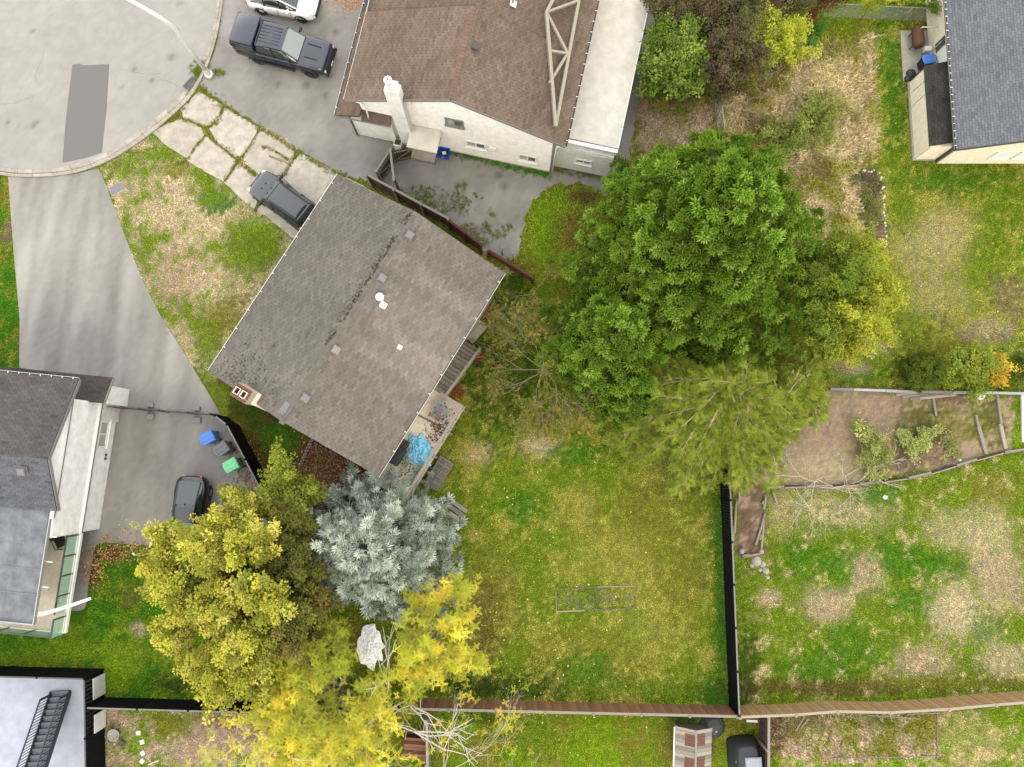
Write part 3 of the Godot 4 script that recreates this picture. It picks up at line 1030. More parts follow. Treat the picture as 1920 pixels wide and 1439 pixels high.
func gutter(parent: Node3D, a: Vector3, b: Vector3, m: Material, out: Vector3, ticks := 0.0, tick_mat: Material = null) -> void:
	var g := MB.new()
	g.bar(a + out * 0.11, b + out * 0.11, 0.012, 0.1)
	obj("gutter", g, m, parent)
	g = MB.new()
	g.bar(a + out * 0.055 + Vector3.DOWN * 0.045, b + out * 0.055 + Vector3.DOWN * 0.045, 0.11, 0.012)
	obj("gutter_trough", g, M.dark_trim, parent)
	if ticks > 0.0:
		var L := a.distance_to(b)
		var d := (b - a) / L
		for i in int(L / ticks):
			var p := a + d * (ticks * (i + 0.5))
			var t := MB.new()
			t.bar(p + Vector3.UP * 0.05 - out * 0.04, p + Vector3.UP * 0.05 + out * 0.12, 0.03, 0.015)
			obj("gutter_clip", t, tick_mat if tick_mat else m, parent)

func box_vent(parent: Node3D, p: Vector3, ax: Vector3, n: Vector3, s: float, h: float, m: Material) -> void:
	var bs := Basis(ax, n, ax.cross(n))
	var v := Node3D.new()
	v.name = "roof_vent"
	parent.add_child(v, true)
	var f := MB.new()
	f.box(p + n * 0.012, Vector3(s * 1.12, 0.02, s * 1.12), bs)
	obj("flashing", f, m, v)
	f = MB.new()
	f.box(p + n * (h * 0.5), Vector3(s * 0.85, h, s * 0.85), bs)
	obj("vent_body", f, m, v)
	f = MB.new()
	f.box(p + n * (h + 0.03), Vector3(s, 0.07, s), bs, 0.02)
	obj("vent_cap", f, m, v)

# ---------------------------------------------------------------- houses
func LP(o: Node3D, u: float, v: float, h := 0.0) -> Vector3:
	return o.transform.affine_inverse() * P(u, v, h)

func rect(x0: float, y0: float, x1: float, y1: float) -> PackedVector2Array:
	return PackedVector2Array([Vector2(x0, y0), Vector2(x1, y0), Vector2(x1, y1), Vector2(x0, y1)])

func house_pave(o: Node3D, x0: float, z0: float, x1: float, z1: float) -> void:
	var p := PackedVector2Array()
	for q in [[x0, z0], [x1, z0], [x1, z1], [x0, z1]]:
		var w: Vector3 = o.transform * Vector3(q[0], 0, q[1])
		p.append(Vector2(w.x, w.z))
	pave(p)

func grey_house() -> void:
	var h := thing("house", "house with the large weathered grey shingle roof and a line of square ridge vents", "house", Vector3(-7.71, 0, -6.91), deg_to_rad(-31.2))
	house_pave(h, -4.4, -5.5, 4.5, 5.4)
	var W := MB.new()
	W.prism(rect(-4.4, -5.5, 4.45, 5.4), 0.0, 4.86)
	obj("wall", W, M.beige_wall, h)
	for z in [-5.5, 5.4]:
		var g := MB.new()
		var k: float = 0.1 if z < 0 else -0.1
		g.hexa([Vector3(-4.4, 4.86, z + maxf(k, 0)), Vector3(4.45, 4.86, z + maxf(k, 0)), Vector3(4.45, 4.86, z + minf(k, 0)), Vector3(-4.4, 4.86, z + minf(k, 0)), Vector3(-0.05, 6.33, z + maxf(k, 0)), Vector3(0.05, 6.33, z + maxf(k, 0)), Vector3(0.05, 6.33, z + minf(k, 0)), Vector3(-0.05, 6.33, z + minf(k, 0))])
		obj("gable_wall", g, M.beige_wall, h)
	# garage door and windows on the street face
	var gd := MB.new()
	for i in 4:
		gd.box(Vector3(-4.43, 0.3 + i * 0.56, -1.2), Vector3(0.06, 0.53, 4.4))
	obj("garage_door", gd, M.dull_trim, h)
	for z in [-4.2, 1.6]:
		window(h, Vector3(-4.41, 3.0, z), Vector3(0, 0, 1), Vector3.UP, 2.2, 1.3, 2, M.white_trim, [M.pane])
	for z in [-1.2, 4.2]:
		window(h, Vector3(4.46, 3.0, z), Vector3(0, 0, -1), Vector3.UP, 1.8, 1.3, 2, M.white_trim, [M.pane])
	var e := 4.95
	var zz := 5.93
	var yr := 6.62
	var ye := 5.0
	var rf := roof_slab(h, Vector3(-e, ye - 0.03, -zz), Vector3(-e, ye - 0.03, zz), Vector3(0, yr - 0.03, zz), Vector3(0, yr - 0.03, -zz), 0.2, M.roof_under)
	var rg := roof_slab(h, Vector3(e, ye - 0.03, zz), Vector3(e, ye - 0.03, -zz), Vector3(0, yr - 0.03, -zz), Vector3(0, yr - 0.03, zz), 0.2, M.roof_under)
	var u1 := Vector3(e, yr - ye, 0)
	var sl := u1.length()
	u1 = u1.normalized()
	var c := Color(0.175, 0.158, 0.136)
	var vw := func(s: float, t: float) -> float:
		# near the west corner the tabs are worn pale with dark gaps
		var a := n_mid.get_noise_2d(s * 0.5, t * 1.2) * 0.1 + n_big.get_noise_2d(s, t * 0.6) * 0.12
		var k := 0.98 + a
		if s > 8.0:
			k += 0.14 * smoothstep(8.0, 11.0, s)
		return k
	shingles(rf, Vector3(-e, ye, -zz), Vector3(0, 0, 1), u1, rect(0, -0.03, zz * 2, sl), c, 150, vw)
	var ve := func(s: float, t: float) -> float:
		# s runs from the deck end to the far end; runoff below the white pipes has washed pale streaks
		var z := 5.93 - s
		var a := n_mid.get_noise_2d(s * 1.1, t * 0.25 + 50.0) * 0.13 + n_big.get_noise_2d(s, t * 0.6 + 20.0) * 0.1
		var st := 0.0
		for q in [[-1.5, 4.3, 0.7], [-0.4, 4.0, 0.5], [0.1, 2.5, 0.55], [-3.4, 3.6, 0.5], [1.0, 4.2, 0.4]]:
			if t < q[1]:
				st += exp(-pow((z - q[0] + n_small.get_noise_2d(t, s) * 0.2) / q[2], 2.0)) * 0.26
		return 1.08 + a + st
	var c2 := Color(0.19, 0.166, 0.142)
	shingles(rg, Vector3(e, ye, zz), Vector3(0, 0, -1), Vector3(-u1.x, u1.y, 0), rect(0, -0.03, zz * 2, sl), c2, 150, ve)
	# ridge caps
	for i in 60:
		var m := MB.new()
		m.col(Color(0.145, 0.13, 0.113) * (0.85 + 0.3 * rng.randf()))
		var z0 := -zz + i * 0.2
		var y := yr + 0.012 + rng.randf() * 0.004
		m.quad(Vector3(-0.14, y - 0.046, z0), Vector3(-0.14, y - 0.04, z0 + 0.19), Vector3(0, y + 0.012, z0 + 0.19), Vector3(0, y + 0.006, z0))
		m.quad(Vector3(0, y + 0.006, z0), Vector3(0, y + 0.012, z0 + 0.19), Vector3(0.14, y - 0.04, z0 + 0.19), Vector3(0.14, y - 0.046, z0))
		obj("ridge_cap", m, M.shingle, h)
	# moss in ragged tufts along the ridge
	var xs: Array = []
	var cs: Array = []
	var tm := tuft_mesh(8, 0.05, 0.07, 0.03, 0.03)
	for i in 1700:
		var x_ := -0.13 - absf(rng.randfn(0.0, 0.16))
		var z := rng.randf_range(-5.8, 0.6) if i < 1500 else rng.randf_range(1.0, 1.8)
		if absf(z + 4.8) < 0.3 or n_small.get_noise_2d(z * 1.5, x_ * 2.0) < 0.0:
			continue
		var x := x_
		xs.append(Transform3D(Basis().scaled(Vector3.ONE * rng.randf_range(0.3, 0.75)), Vector3(x, yr + x * 0.327 + 0.01, z)))
		var k := rng.randf_range(0.5, 1.3)
		cs.append(Color(0.06, 0.05, 0.036) * k)
	for i in 220:   # and between the tabs over the chimney
		var z := 5.8 - absf(rng.randfn(0, 1.1))
		var s := rng.randfn(1.9, 1.0)
		if s < 0.1 or s > sl - 0.2 or z < 0:
			continue
		var p := Vector3(-e, ye, z) + u1 * s
		xs.append(Transform3D(Basis().scaled(Vector3.ONE * rng.randf_range(0.4, 0.9)), p + Vector3.UP * 0.01))
		cs.append(Color(0.035, 0.03, 0.022))
	scatter("roof_moss", tm, M.litter, xs, cs, h)
	# vents
	var nn := Vector3(u1.y, u1.x, 0)
	for z in [-4.8, -2.32, 1.77, 4.45]:
		var vm: Material = M.vent_metal if z != 1.77 else M.grey_wood
		box_vent(h, Vector3(0.3, yr - 0.1, z), Vector3(0, 0, 1), nn, 0.36, 0.16, vm)
	box_vent(h, Vector3(2.65, yr - 2.65 * 0.327 + 0.01, 0.05), Vector3(0, 0, 1), nn, 0.2, 0.1, M.white_trim)
	var pv := MB.new(true)
	pv.lathe([[0.14, -0.1], [0.14, 0.3], [0.2, 0.32], [0.2, 0.38], [0.02, 0.46]], 14, Transform3D(Basis(), Vector3(0.75, yr - 0.24, -1.46)))
	obj("flue_pipe", pv, M.white_trim, h)
	pv = MB.new()
	pv.box(Vector3(1.0, yr - 0.3, -1.25), Vector3(0.32, 0.02, 0.3), Basis(Vector3(u1.x, -u1.y, 0), nn, Vector3(0, 0, 1)))
	obj("flue_flashing", pv, M.white_trim, h)
	pv = MB.new()
	pv.box(Vector3(-0.2, yr - 0.06, 5.36), Vector3(0.5, 0.02, 0.62), Basis(u1, Vector3(-u1.y, u1.x, 0), Vector3(0, 0, 1)))
	obj("roof_patch", pv, M.vent_metal, h)
	gutter(h, Vector3(-e - 0.01, ye - 0.02, -zz), Vector3(-e - 0.01, ye - 0.02, zz), M.white_trim, Vector3(-1, 0, 0) * 0.7, 1.1, M.white_trim)
	gutter(h, Vector3(e + 0.01, ye - 0.02, -zz), Vector3(e + 0.01, ye - 0.02, zz), M.white_trim, Vector3(1, 0, 0) * 0.7, 1.1, M.white_trim)
	for z in [-zz, zz]:
		for s in [-1, 1]:
			var f := MB.new()
			f.bar(Vector3(s * e, ye - 0.14, z), Vector3(0, yr - 0.14, z), 0.035, 0.18)
			obj("barge_board", f, M.dull_trim, h)
	# chimney
	var ch := Node3D.new()
	ch.name = "chimney"
	h.add_child(ch, true)
	var m := MB.new()
	m.prism(rect(-2.7, 5.43, -1.85, 6.12), 0.0, 6.9)
	obj("stack", m, M.beige_wall, ch)
	m = MB.new()
	m.hexa([Vector3(-1.86, 0, 6.06), Vector3(-1.3, 0, 6.06), Vector3(-1.3, 0, 5.43), Vector3(-1.86, 0, 5.43), Vector3(-1.86, 6.3, 6.06), Vector3(-1.3, 5.5, 6.06), Vector3(-1.3, 5.5, 5.43), Vector3(-1.86, 6.3, 5.43)])
	obj("shoulder", m, M.deck_vinyl, ch)
	for k in 22:   # the top course of bricks round the flues
		var per := k / 22.0
		var q := Vector2.ZERO
		var tr := 0.0
		if k < 8:
			q = Vector2(-2.65 + k * 0.107, 5.5)
		elif k < 16:
			q = Vector2(-2.65 + (k - 8) * 0.107, 6.05)
		elif k < 19:
			q = Vector2(-2.64, 5.63 + (k - 16) * 0.13)
			tr = PI / 2
		else:
			q = Vector2(-1.91, 5.63 + (k - 19) * 0.13)
			tr = PI / 2
		m = MB.new()
		m.box(Vector3(q.x, 6.94, q.y), Vector3(0.1, 0.09, 0.11), Basis(Vector3.UP, tr), 0.008)
		obj("brick", m, M.brick, ch)
	m = MB.new()
	m.prism(rect(-2.58, 5.56, -1.97, 6.0), 6.88, 6.93)
	obj("mortar_cap", m, M.brick, ch)
	for x in [-2.46, -2.1]:
		m = MB.new()
		for q in [[-0.12, 0, 0.035, 0.34], [0.12, 0, 0.035, 0.34], [0, -0.155, 0.205, 0.03], [0, 0.155, 0.205, 0.03]]:
			m.box(Vector3(x + q[0], 7.0, 5.78 + q[1]), Vector3(q[2], 0.18, q[3]))
		obj("flue_liner", m, M.flue, ch)
		m = MB.new()
		m.box(Vector3(x, 6.945, 5.78), Vector3(0.2, 0.02, 0.28))
		obj("flue_opening", m, M.soot, ch)
	# deck with its stair
	var d := Node3D.new()
	d.name = "deck"
	h.add_child(d, true)
	m = MB.new()
	m.prism(rect(4.46, 0.86, 6.6, 6.6), 2.42, 2.6)
	obj("deck_floor", m, M.deck_vinyl, d)
	m = MB.new()
	m.bar(Vector3(4.5, 2.615, 2.45), Vector3(6.4, 2.615, 2.3), 0.09, 0.03)
	obj("floor_strip", m, M.grey_wood_b, d)
	for z in [0.95, 2.4, 3.9, 5.4, 6.5]:
		m = MB.new()
		m.bar(Vector3(6.52, 0, z), Vector3(6.52, 3.55, z), 0.1, 0.1, Vector3.RIGHT)
		obj("post", m, M.grey_wood, d)
	for q in [[Vector3(6.52, 3.58, 0.8), Vector3(6.52, 3.58, 6.7), 0.16, M.grey_wood], [Vector3(6.66, 3.3, 0.8), Vector3(6.66, 3.3, 6.7), 0.06, M.pale_wood], [Vector3(6.52, 2.9, 0.8), Vector3(6.52, 2.9, 6.7), 0.06, M.grey_wood_b], [Vector3(5.2, 3.58, 0.88), Vector3(6.44, 3.58, 0.88), 0.14, M.grey_wood], [Vector3(5.2, 2.9, 0.88), Vector3(6.44, 2.9, 0.88), 0.05, M.grey_wood_b]]:
		m = MB.new()
		m.bar(q[0], q[1], q[2], 0.05)
		obj("rail", m, q[3], d)
	for i in 34:
		m = MB.new()
		m.bar(Vector3(6.52, 2.6, 1.1 + i * 0.165), Vector3(6.52, 3.56, 1.1 + i * 0.165), 0.035, 0.035, Vector3.RIGHT)
		obj("baluster", m, M.grey_wood, d)
	for i in 14:
		m = MB.new()
		var t := i / 13.0
		m.box(Vector3(4.98, 2.5 - t * 1.95, 0.72 - t * 3.05), Vector3(0.98, 0.05, 0.205), Basis(Vector3.RIGHT, rng.randf_range(-0.03, 0.03)))
		obj("stair_tread", m, [M.grey_wood, M.grey_wood_b, M.grey_wood][i % 3], d)
	for x in [4.5, 5.45]:
		m = MB.new()
		m.bar(Vector3(x, 2.4, 0.82), Vector3(x, 0.3, -2.5), 0.05, 0.28)
		obj("stringer", m, M.grey_wood_b, d)
	for q in [[3.5, 0.1], [2.95, 0.05]]:
		m = MB.new()
		m.bar(Vector3(5.5, q[0], 0.85), Vector3(5.5, q[0] - 2.05, -2.45), q[1], 0.05)
		obj("handrail", m, M.pale_wood, d)
	for t in [0.02, 0.5, 0.97]:
		m = MB.new()
		m.bar(Vector3(5.5, 2.3 - 2.05 * t, 0.85 - 3.3 * t), Vector3(5.5, 3.5 - 2.05 * t, 0.85 - 3.3 * t), 0.09, 0.09, Vector3.RIGHT)
		obj("post", m, M.grey_wood, d)

func brown_house() -> void:
	var h := thing("house", "white sided house under the brown shingle roof with a timber truss lying on it", "house", Vector3(2.79, 0, -16.4), deg_to_rad(-12.5))
	house_pave(h, -11.5, -14, -0.6, -0.1)
	var ye := 4.3
	var yr := 6.72
	var xr := -5.95
	# body with a gable end
	var W := MB.new()
	var p0 := [Vector2(-11.3, 0), Vector2(-0.64, 0), Vector2(-0.64, 4.3), Vector2(xr, 6.45), Vector2(-11.3, 4.3)]
	var f: Array = []
	var bk: Array = []
	for p in p0:
		f.append(Vector3(p.x, p.y, -0.28))
		bk.append(Vector3(p.x, p.y, -5.0))
	W.loft([bk, f])
	obj("wall", W, M.white_siding, h)
	W = MB.new()
	W.prism(rect(-11.3, -14, -0.64, -5.0), 0.0, 3.9)
	obj("wall", W, M.white_siding, h)
	siding(h, Vector3(-9.3, 0, -0.27), Vector3.RIGHT, Vector3.UP, PackedVector2Array([Vector2(0, 0.15), Vector2(8.66, 0.15), Vector2(8.66, 4.22), Vector2(3.35, 6.36), Vector2(0, 5.02)]), M.white_siding, 0.2)
	siding(h, Vector3(-11.3, 0, -0.27), Vector3.RIGHT, Vector3.UP, PackedVector2Array([Vector2(0, 2.9), Vector2(1.98, 2.9), Vector2(1.98, 5.0), Vector2(0, 4.2)]), M.white_siding, 0.2)
	var m := MB.new()
	m.box(Vector3(-0.62, 2.1, -0.24), Vector3(0.1, 4.2, 0.12))
	obj("corner_board", m, M.dull_trim, h)
	m = MB.new()
	m.box(Vector3(-5, 0.08, -0.25), Vector3(8.7, 0.16, 0.1))
	obj("plinth", m, M.concrete_b, h)
	# protruding ground floor with its skirt roof
	m = MB.new()
	m.prism(rect(-12.0, -13.8, -9.75, -0.05), 0.0, 2.5)
	obj("garage_wall", m, M.white_wall, h)
	m = MB.new()
	m.bar(Vector3(-12.03, 0, -0.1), Vector3(-12.03, 2.45, -0.1), 0.1, 0.1, Vector3.RIGHT)
	obj("corner_post", m, M.white_trim, h)
	m = MB.new()
	m.bar(Vector3(-12.14, 0.05, 0.02), Vector3(-12.14, 2.5, -0.02), 0.07, 0.07, Vector3.RIGHT)
	obj("downpipe", m, M.dark_trim, h)
	var sk := roof_slab(h, Vector3(-12.8, 2.55, 0.2), Vector3(-12.8, 2.55, -14), Vector3(-11.3, 3.1, -14), Vector3(-11.3, 3.1, 0.2), 0.12, M.roof_under, "skirt_roof")
	var cb := Color(0.2, 0.147, 0.112)
	var vb := func(s: float, t: float) -> float:
		return 1.0 + n_mid.get_noise_2d(s * 0.6, t * 0.6 + 9) * 0.13 + n_big.get_noise_2d(s * 0.8 + 30, t) * 0.2
	var su := Vector3(1.5, 0.55, 0)
	var sul := su.length()
	shingles(sk, Vector3(-12.8, 2.58, -6), Vector3(0, 0, 1), su.normalized(), rect(0, 0, 6.2, sul), cb * 0.9, 40, vb)
	var sk2 := roof_slab(h, Vector3(-11.3, 2.72, 0.22), Vector3(-9.66, 2.72, 0.22), Vector3(-9.66, 2.98, -0.27), Vector3(-11.3, 2.98, -0.27), 0.12, M.roof_under, "skirt_roof")
	shingles(sk2, Vector3(-11.3, 2.75, 0.22), Vector3.RIGHT, Vector3(0, 0.26, -0.49).normalized(), rect(0, 0, 1.64, 0.55), cb * 0.85, 0, vb)
	gutter(h, Vector3(-12.82, 2.52, 0.2), Vector3(-12.82, 2.52, -8), M.white_trim, Vector3(-0.7, 0, 0), 0.9, M.white_trim)
	m = MB.new()
	m.bar(Vector3(-12.8, 2.46, 0.2), Vector3(-9.66, 2.62, 0.24), 0.03, 0.16)
	obj("fascia", m, M.dull_trim, h)
	# main roofs: the southern part stands a little higher than the northern part
	var w := xr + 11.9
	var uw := Vector3(w, yr - ye, 0).normalized()
	var sl := Vector2(w, yr - ye).length()
	var ra := roof_slab(h, Vector3(-11.9, ye - 0.03, -5.05), Vector3(-11.9, ye - 0.03, 0), Vector3(xr, yr - 0.03, 0), Vector3(xr, yr - 0.03, -5.05), 0.2, M.roof_under)
	var rb := roof_slab(h, Vector3(0, ye - 0.03, 0), Vector3(0, ye - 0.03, -5.05), Vector3(xr, yr - 0.03, -5.05), Vector3(xr, yr - 0.03, 0), 0.2, M.roof_under)
	shingles(ra, Vector3(-11.9, ye, -5.05), Vector3(0, 0, 1), uw, rect(0, -0.03, 5.05, sl), cb, 130, vb)
	shingles(rb, Vector3(0, ye, 0), Vector3(0, 0, -1), Vector3(-uw.x, uw.y, 0), rect(0, -0.03, 5.05, sl), cb, 130, vb)
	var yb := yr - 0.38
	var rc := roof_slab(h, Vector3(-11.9, ye - 0.25, -14), Vector3(-11.9, ye - 0.25, -5.06), Vector3(xr, yb - 0.03, -5.06), Vector3(xr, yb - 0.03, -14), 0.2, M.roof_under)
	var rd := roof_slab(h, Vector3(0, ye - 0.035, -5.06), Vector3(0, ye - 0.035, -14), Vector3(xr, yb - 0.03, -14), Vector3(xr, yb - 0.03, -5.06), 0.2, M.roof_under)
	var ub := Vector3(w, yb - ye + 0.22, 0)
	shingles(rc, Vector3(-11.9, ye - 0.22, -14), Vector3(0, 0, 1), ub.normalized(), rect(4.0, -0.03, 8.94, ub.length()), cb * 0.96, 0, vb)
	ub = Vector3(-w, yb - ye, 0)
	shingles(rd, Vector3(0, ye, -5.06), Vector3(0, 0, -1), ub.normalized(), rect(0, -0.03, 5.5, ub.length()), cb * 0.98, 0, vb)
	for i in 25:
		m = MB.new()
		m.col(Color(0.18, 0.12, 0.088) * (0.85 + 0.3 * rng.randf()))
		var z0 := -5.0 + i * 0.2
		m.quad(Vector3(xr - 0.13, yr - 0.03, z0), Vector3(xr - 0.13, yr - 0.022, z0 + 0.19), Vector3(xr, yr + 0.03, z0 + 0.19), Vector3(xr, yr + 0.022, z0))
		m.quad(Vector3(xr, yr + 0.022, z0), Vector3(xr, yr + 0.03, z0 + 0.19), Vector3(xr + 0.13, yr - 0.022, z0 + 0.19), Vector3(xr + 0.13, yr - 0.03, z0))
		obj("ridge_cap", m, M.shingle, h)
	gutter(h, Vector3(-11.91, ye - 0.04, 0), Vector3(-11.91, ye - 0.04, -8), M.white_trim, Vector3(-0.6, 0, 0))
	for q in [[-11.9, ye, xr, yr], [0.0, ye, xr, yr]]:
		m = MB.new()
		m.bar(Vector3(q[0], q[1] - 0.12, 0.02), Vector3(q[2], q[3] - 0.12, 0.02), 0.035, 0.2)
		obj("barge_board", m, M.dull_trim, h)
		m = MB.new()
		m.bar(Vector3(q[0], q[1] - 0.2, -0.13), Vector3(q[2], q[3] - 0.2, -0.13), 0.24, 0.03)
		obj("soffit_board", m, M.white_trim, h)
	gutter(h, Vector3(0.01, ye - 0.04, 0), Vector3(0.01, ye - 0.04, -12), M.dark_trim, Vector3(0.7, 0, 0), 0.62, M.white_trim)
	m = MB.new(true)
	m.tube([Vector3(-11.7, 4.15, -0.1), Vector3(-11.1, 4.1, -0.08), Vector3(-10.9, 3.6, -0.05), Vector3(-10.85, 2.95, 0.12)], [0.05, 0.05, 0.05, 0.05], 6)
	obj("downpipe", m, M.white_trim, h)
	m = MB.new(true)
	m.tube([Vector3(-0.1, 4.1, -0.1), Vector3(-0.45, 3.7, -0.12), Vector3(-0.5, 0.3, -0.12)], [0.05, 0.05, 0.05], 6)
	obj("downpipe", m, M.white_trim, h)
	# chimney
	var ch := Node3D.new()
	ch.name = "chimney"
	h.add_child(ch, true)
	m = MB.new()
	m.prism(rect(-9.32, -0.26, -8.55, 0.22), 0.0, 6.6)
	obj("stack", m, M.white_wall, ch)
	m = MB.new()
	m.prism(rect(-9.22, -0.3, -8.66, 0.15), 6.6, 6.8)
	obj("crown", m, M.white_paint, ch)
	m = MB.new(true)
	m.lathe([[0.14, 6.8], [0.14, 7.15], [0.21, 7.17], [0.21, 7.24], [0.05, 7.3]], 14, Transform3D(Basis(), Vector3(-9.06, 0, -0.05)))
	obj("flue_cap", m, M.white_trim, ch)
	m = MB.new()
	m.box(Vector3(-8.25, 5.25, -0.1), Vector3(0.1, 0.5, 0.1))
	obj("roof_stub", m, M.white_trim, h)
	# wall openings
	window(h, Vector3(-6.55, 3.45, -0.25), Vector3.RIGHT, Vector3.UP, 1.0, 0.75, 2, M.dull_trim, [M.pane_pale, M.pane])
	window(h, Vector3(-5.55, 1.3, -0.25), Vector3.RIGHT, Vector3.UP, 1.15, 0.7, 2, M.white_trim, [M.pane_pale, M.pane])
	window(h, Vector3(-2.52, 0.95, -0.25), Vector3.RIGHT, Vector3.UP, 1.05, 0.75, 2, M.white_trim, [M.pane_pale, M.pane])
	m = MB.new()
	m.box(Vector3(-4.0, 1.75, -0.17), Vector3(0.42, 0.2, 0.12), Basis(), 0.03)
	m.box(Vector3(-3.95, 1.5, -0.17), Vector3(0.22, 0.3, 0.12), Basis(), 0.03)
	obj("wall_vent", m, M.white_trim, h)
	m = MB.new()
	m.box(Vector3(-8.0, 1.0, -0.22), Vector3(0.9, 2.0, 0.06))
	obj("side_door", m, M.white_wall, h)
	var aw := MB.new()
	aw.hexa([Vector3(-8.62, 2.2, 1.0), Vector3(-6.9, 2.2, 1.0), Vector3(-6.9, 2.42, -0.22), Vector3(-8.62, 2.42, -0.22), Vector3(-8.62, 2.27, 1.0), Vector3(-6.9, 2.27, 1.0), Vector3(-6.9, 2.49, -0.22), Vector3(-8.62, 2.49, -0.22)])
	obj("door_canopy", aw, M.cream_roof, h)
	for x in [-8.5, -7.0]:
		m = MB.new()
		m.bar(Vector3(x, 1.5, -0.2), Vector3(x, 2.18, 0.8), 0.05, 0.05)
		obj("canopy_brace", m, M.white_trim, h)
	m = MB.new()
	m.box(Vector3(-8.0, 0.2, 0.35), Vector3(1.4, 0.4, 0.9), Basis(), 0.02)
	obj("door_step", m, M.concrete_b, h)
	box_vent(h, Vector3(-5.45, 6.5, -3.0), Vector3(0, 0, 1), Vector3(uw.y, uw.x, 0), 0.34, 0.16, M.vent_dark)
	m = MB.new(true)
	m.lathe([[0.05, -0.1], [0.05, 0.4]], 10, Transform3D(Basis(), Vector3(-4.18, 5.85, -6.2)))
	obj("vent_pipe", m, M.vent_metal, h)
	m = MB.new()
	m.box(Vector3(-4.15, 5.87, -6.15), Vector3(0.34, 0.02, 0.34), Basis(Vector3(uw.x, -uw.y, 0), Vector3(uw.y, uw.x, 0), Vector3(0, 0, 1)))
	obj("pipe_flashing", m, M.white_trim, h)
	# lean-to on the east side
	var l := Node3D.new()
	l.name = "lean_to"
	h.add_child(l, true)
	m = MB.new()
	m.prism(rect(-0.6, -14, 2.7, -0.7), 0.0, 2.6)
	obj("wall", m, M.grey_siding, l)
	siding(l, Vector3(-0.55, 0, -0.69), Vector3.RIGHT, Vector3.UP, rect(0, 0.1, 3.26, 2.5), M.grey_siding, 0.25)
	var lr := roof_slab(l, Vector3(-0.55, 3.06, -1.08), Vector3(2.82, 2.98, -1.08), Vector3(2.82, 2.98, -14), Vector3(-0.55, 3.06, -14), 0.1, M.cream_roof)
	m = MB.new()
	m.bar(Vector3(2.8, 3.0, -1.08), Vector3(2.8, 3.0, -14), 0.05, 0.06)
	obj("drip_edge", m, M.white_trim, l)
	m = MB.new()
	m.box(Vector3(1.12, 2.72, -0.95), Vector3(3.36, 0.46, 0.1))
	obj("fascia", m, M.white_paint, l)
	m = MB.new()
	m.box(Vector3(1.12, 2.985, -0.92), Vector3(3.4, 0.05, 0.2))
	obj("fascia_cap", m, M.white_trim, l)
	for i in 30:
		m = MB.new()
		m.box(Vector3(-0.5 + i * 0.112, 2.72, -0.885), Vector3(0.05, 0.44, 0.03))
		obj("fascia_rib", m, M.white_trim, l)
	window(l, Vector3(0.65, 1.25, -0.66), Vector3.RIGHT, Vector3.UP, 0.95, 0.5, 2, M.white_trim, [M.pane, M.pane])
	# the truss
	var t := thing("roof_truss", "weathered white timber truss lying along the brown shingle roof", "truss")
	var yy := func(x: float) -> float:
		return ye + (yr - ye) * (-x / 5.95) + 0.1
	var X := h.transform
	var J := {"foot": Vector2(-0.72, -0.62), "apex": Vector2(-2.45, -6.2), "b1": Vector2(-0.95, -4.6), "b2": Vector2(-1.0, -7.6), "top": Vector2(-1.15, -12.0), "a1": Vector2(-1.95, -4.3), "a2": Vector2(-1.5, -2.7), "b0": Vector2(-0.86, -3.3)}
	for q in [["foot", "apex", 0.15], ["foot", "top", 0.15], ["apex", "top", 0.15], ["apex", "b1", 0.12], ["a1", "b1", 0.12], ["a2", "b1", 0.12], ["apex", "b2", 0.12]]:
		for k in 2:
			var a: Vector2 = J[q[0]]
			var b: Vector2 = J[q[1]]
			var lift := 0.16 + 0.12 * k if q[2] > 0.13 else 0.2 + 0.05 * k
			var sh := 0.05 * k
			m = MB.new()
			m.bar(X * Vector3(a.x + sh, yy.call(a.x) + lift, a.y), X * Vector3(b.x + sh, yy.call(b.x) + lift, b.y), q[2], 0.1)
			obj("chord" if q[2] > 0.13 else "web_member", m, [M.grey_wood, M.pale_wood][k], t)

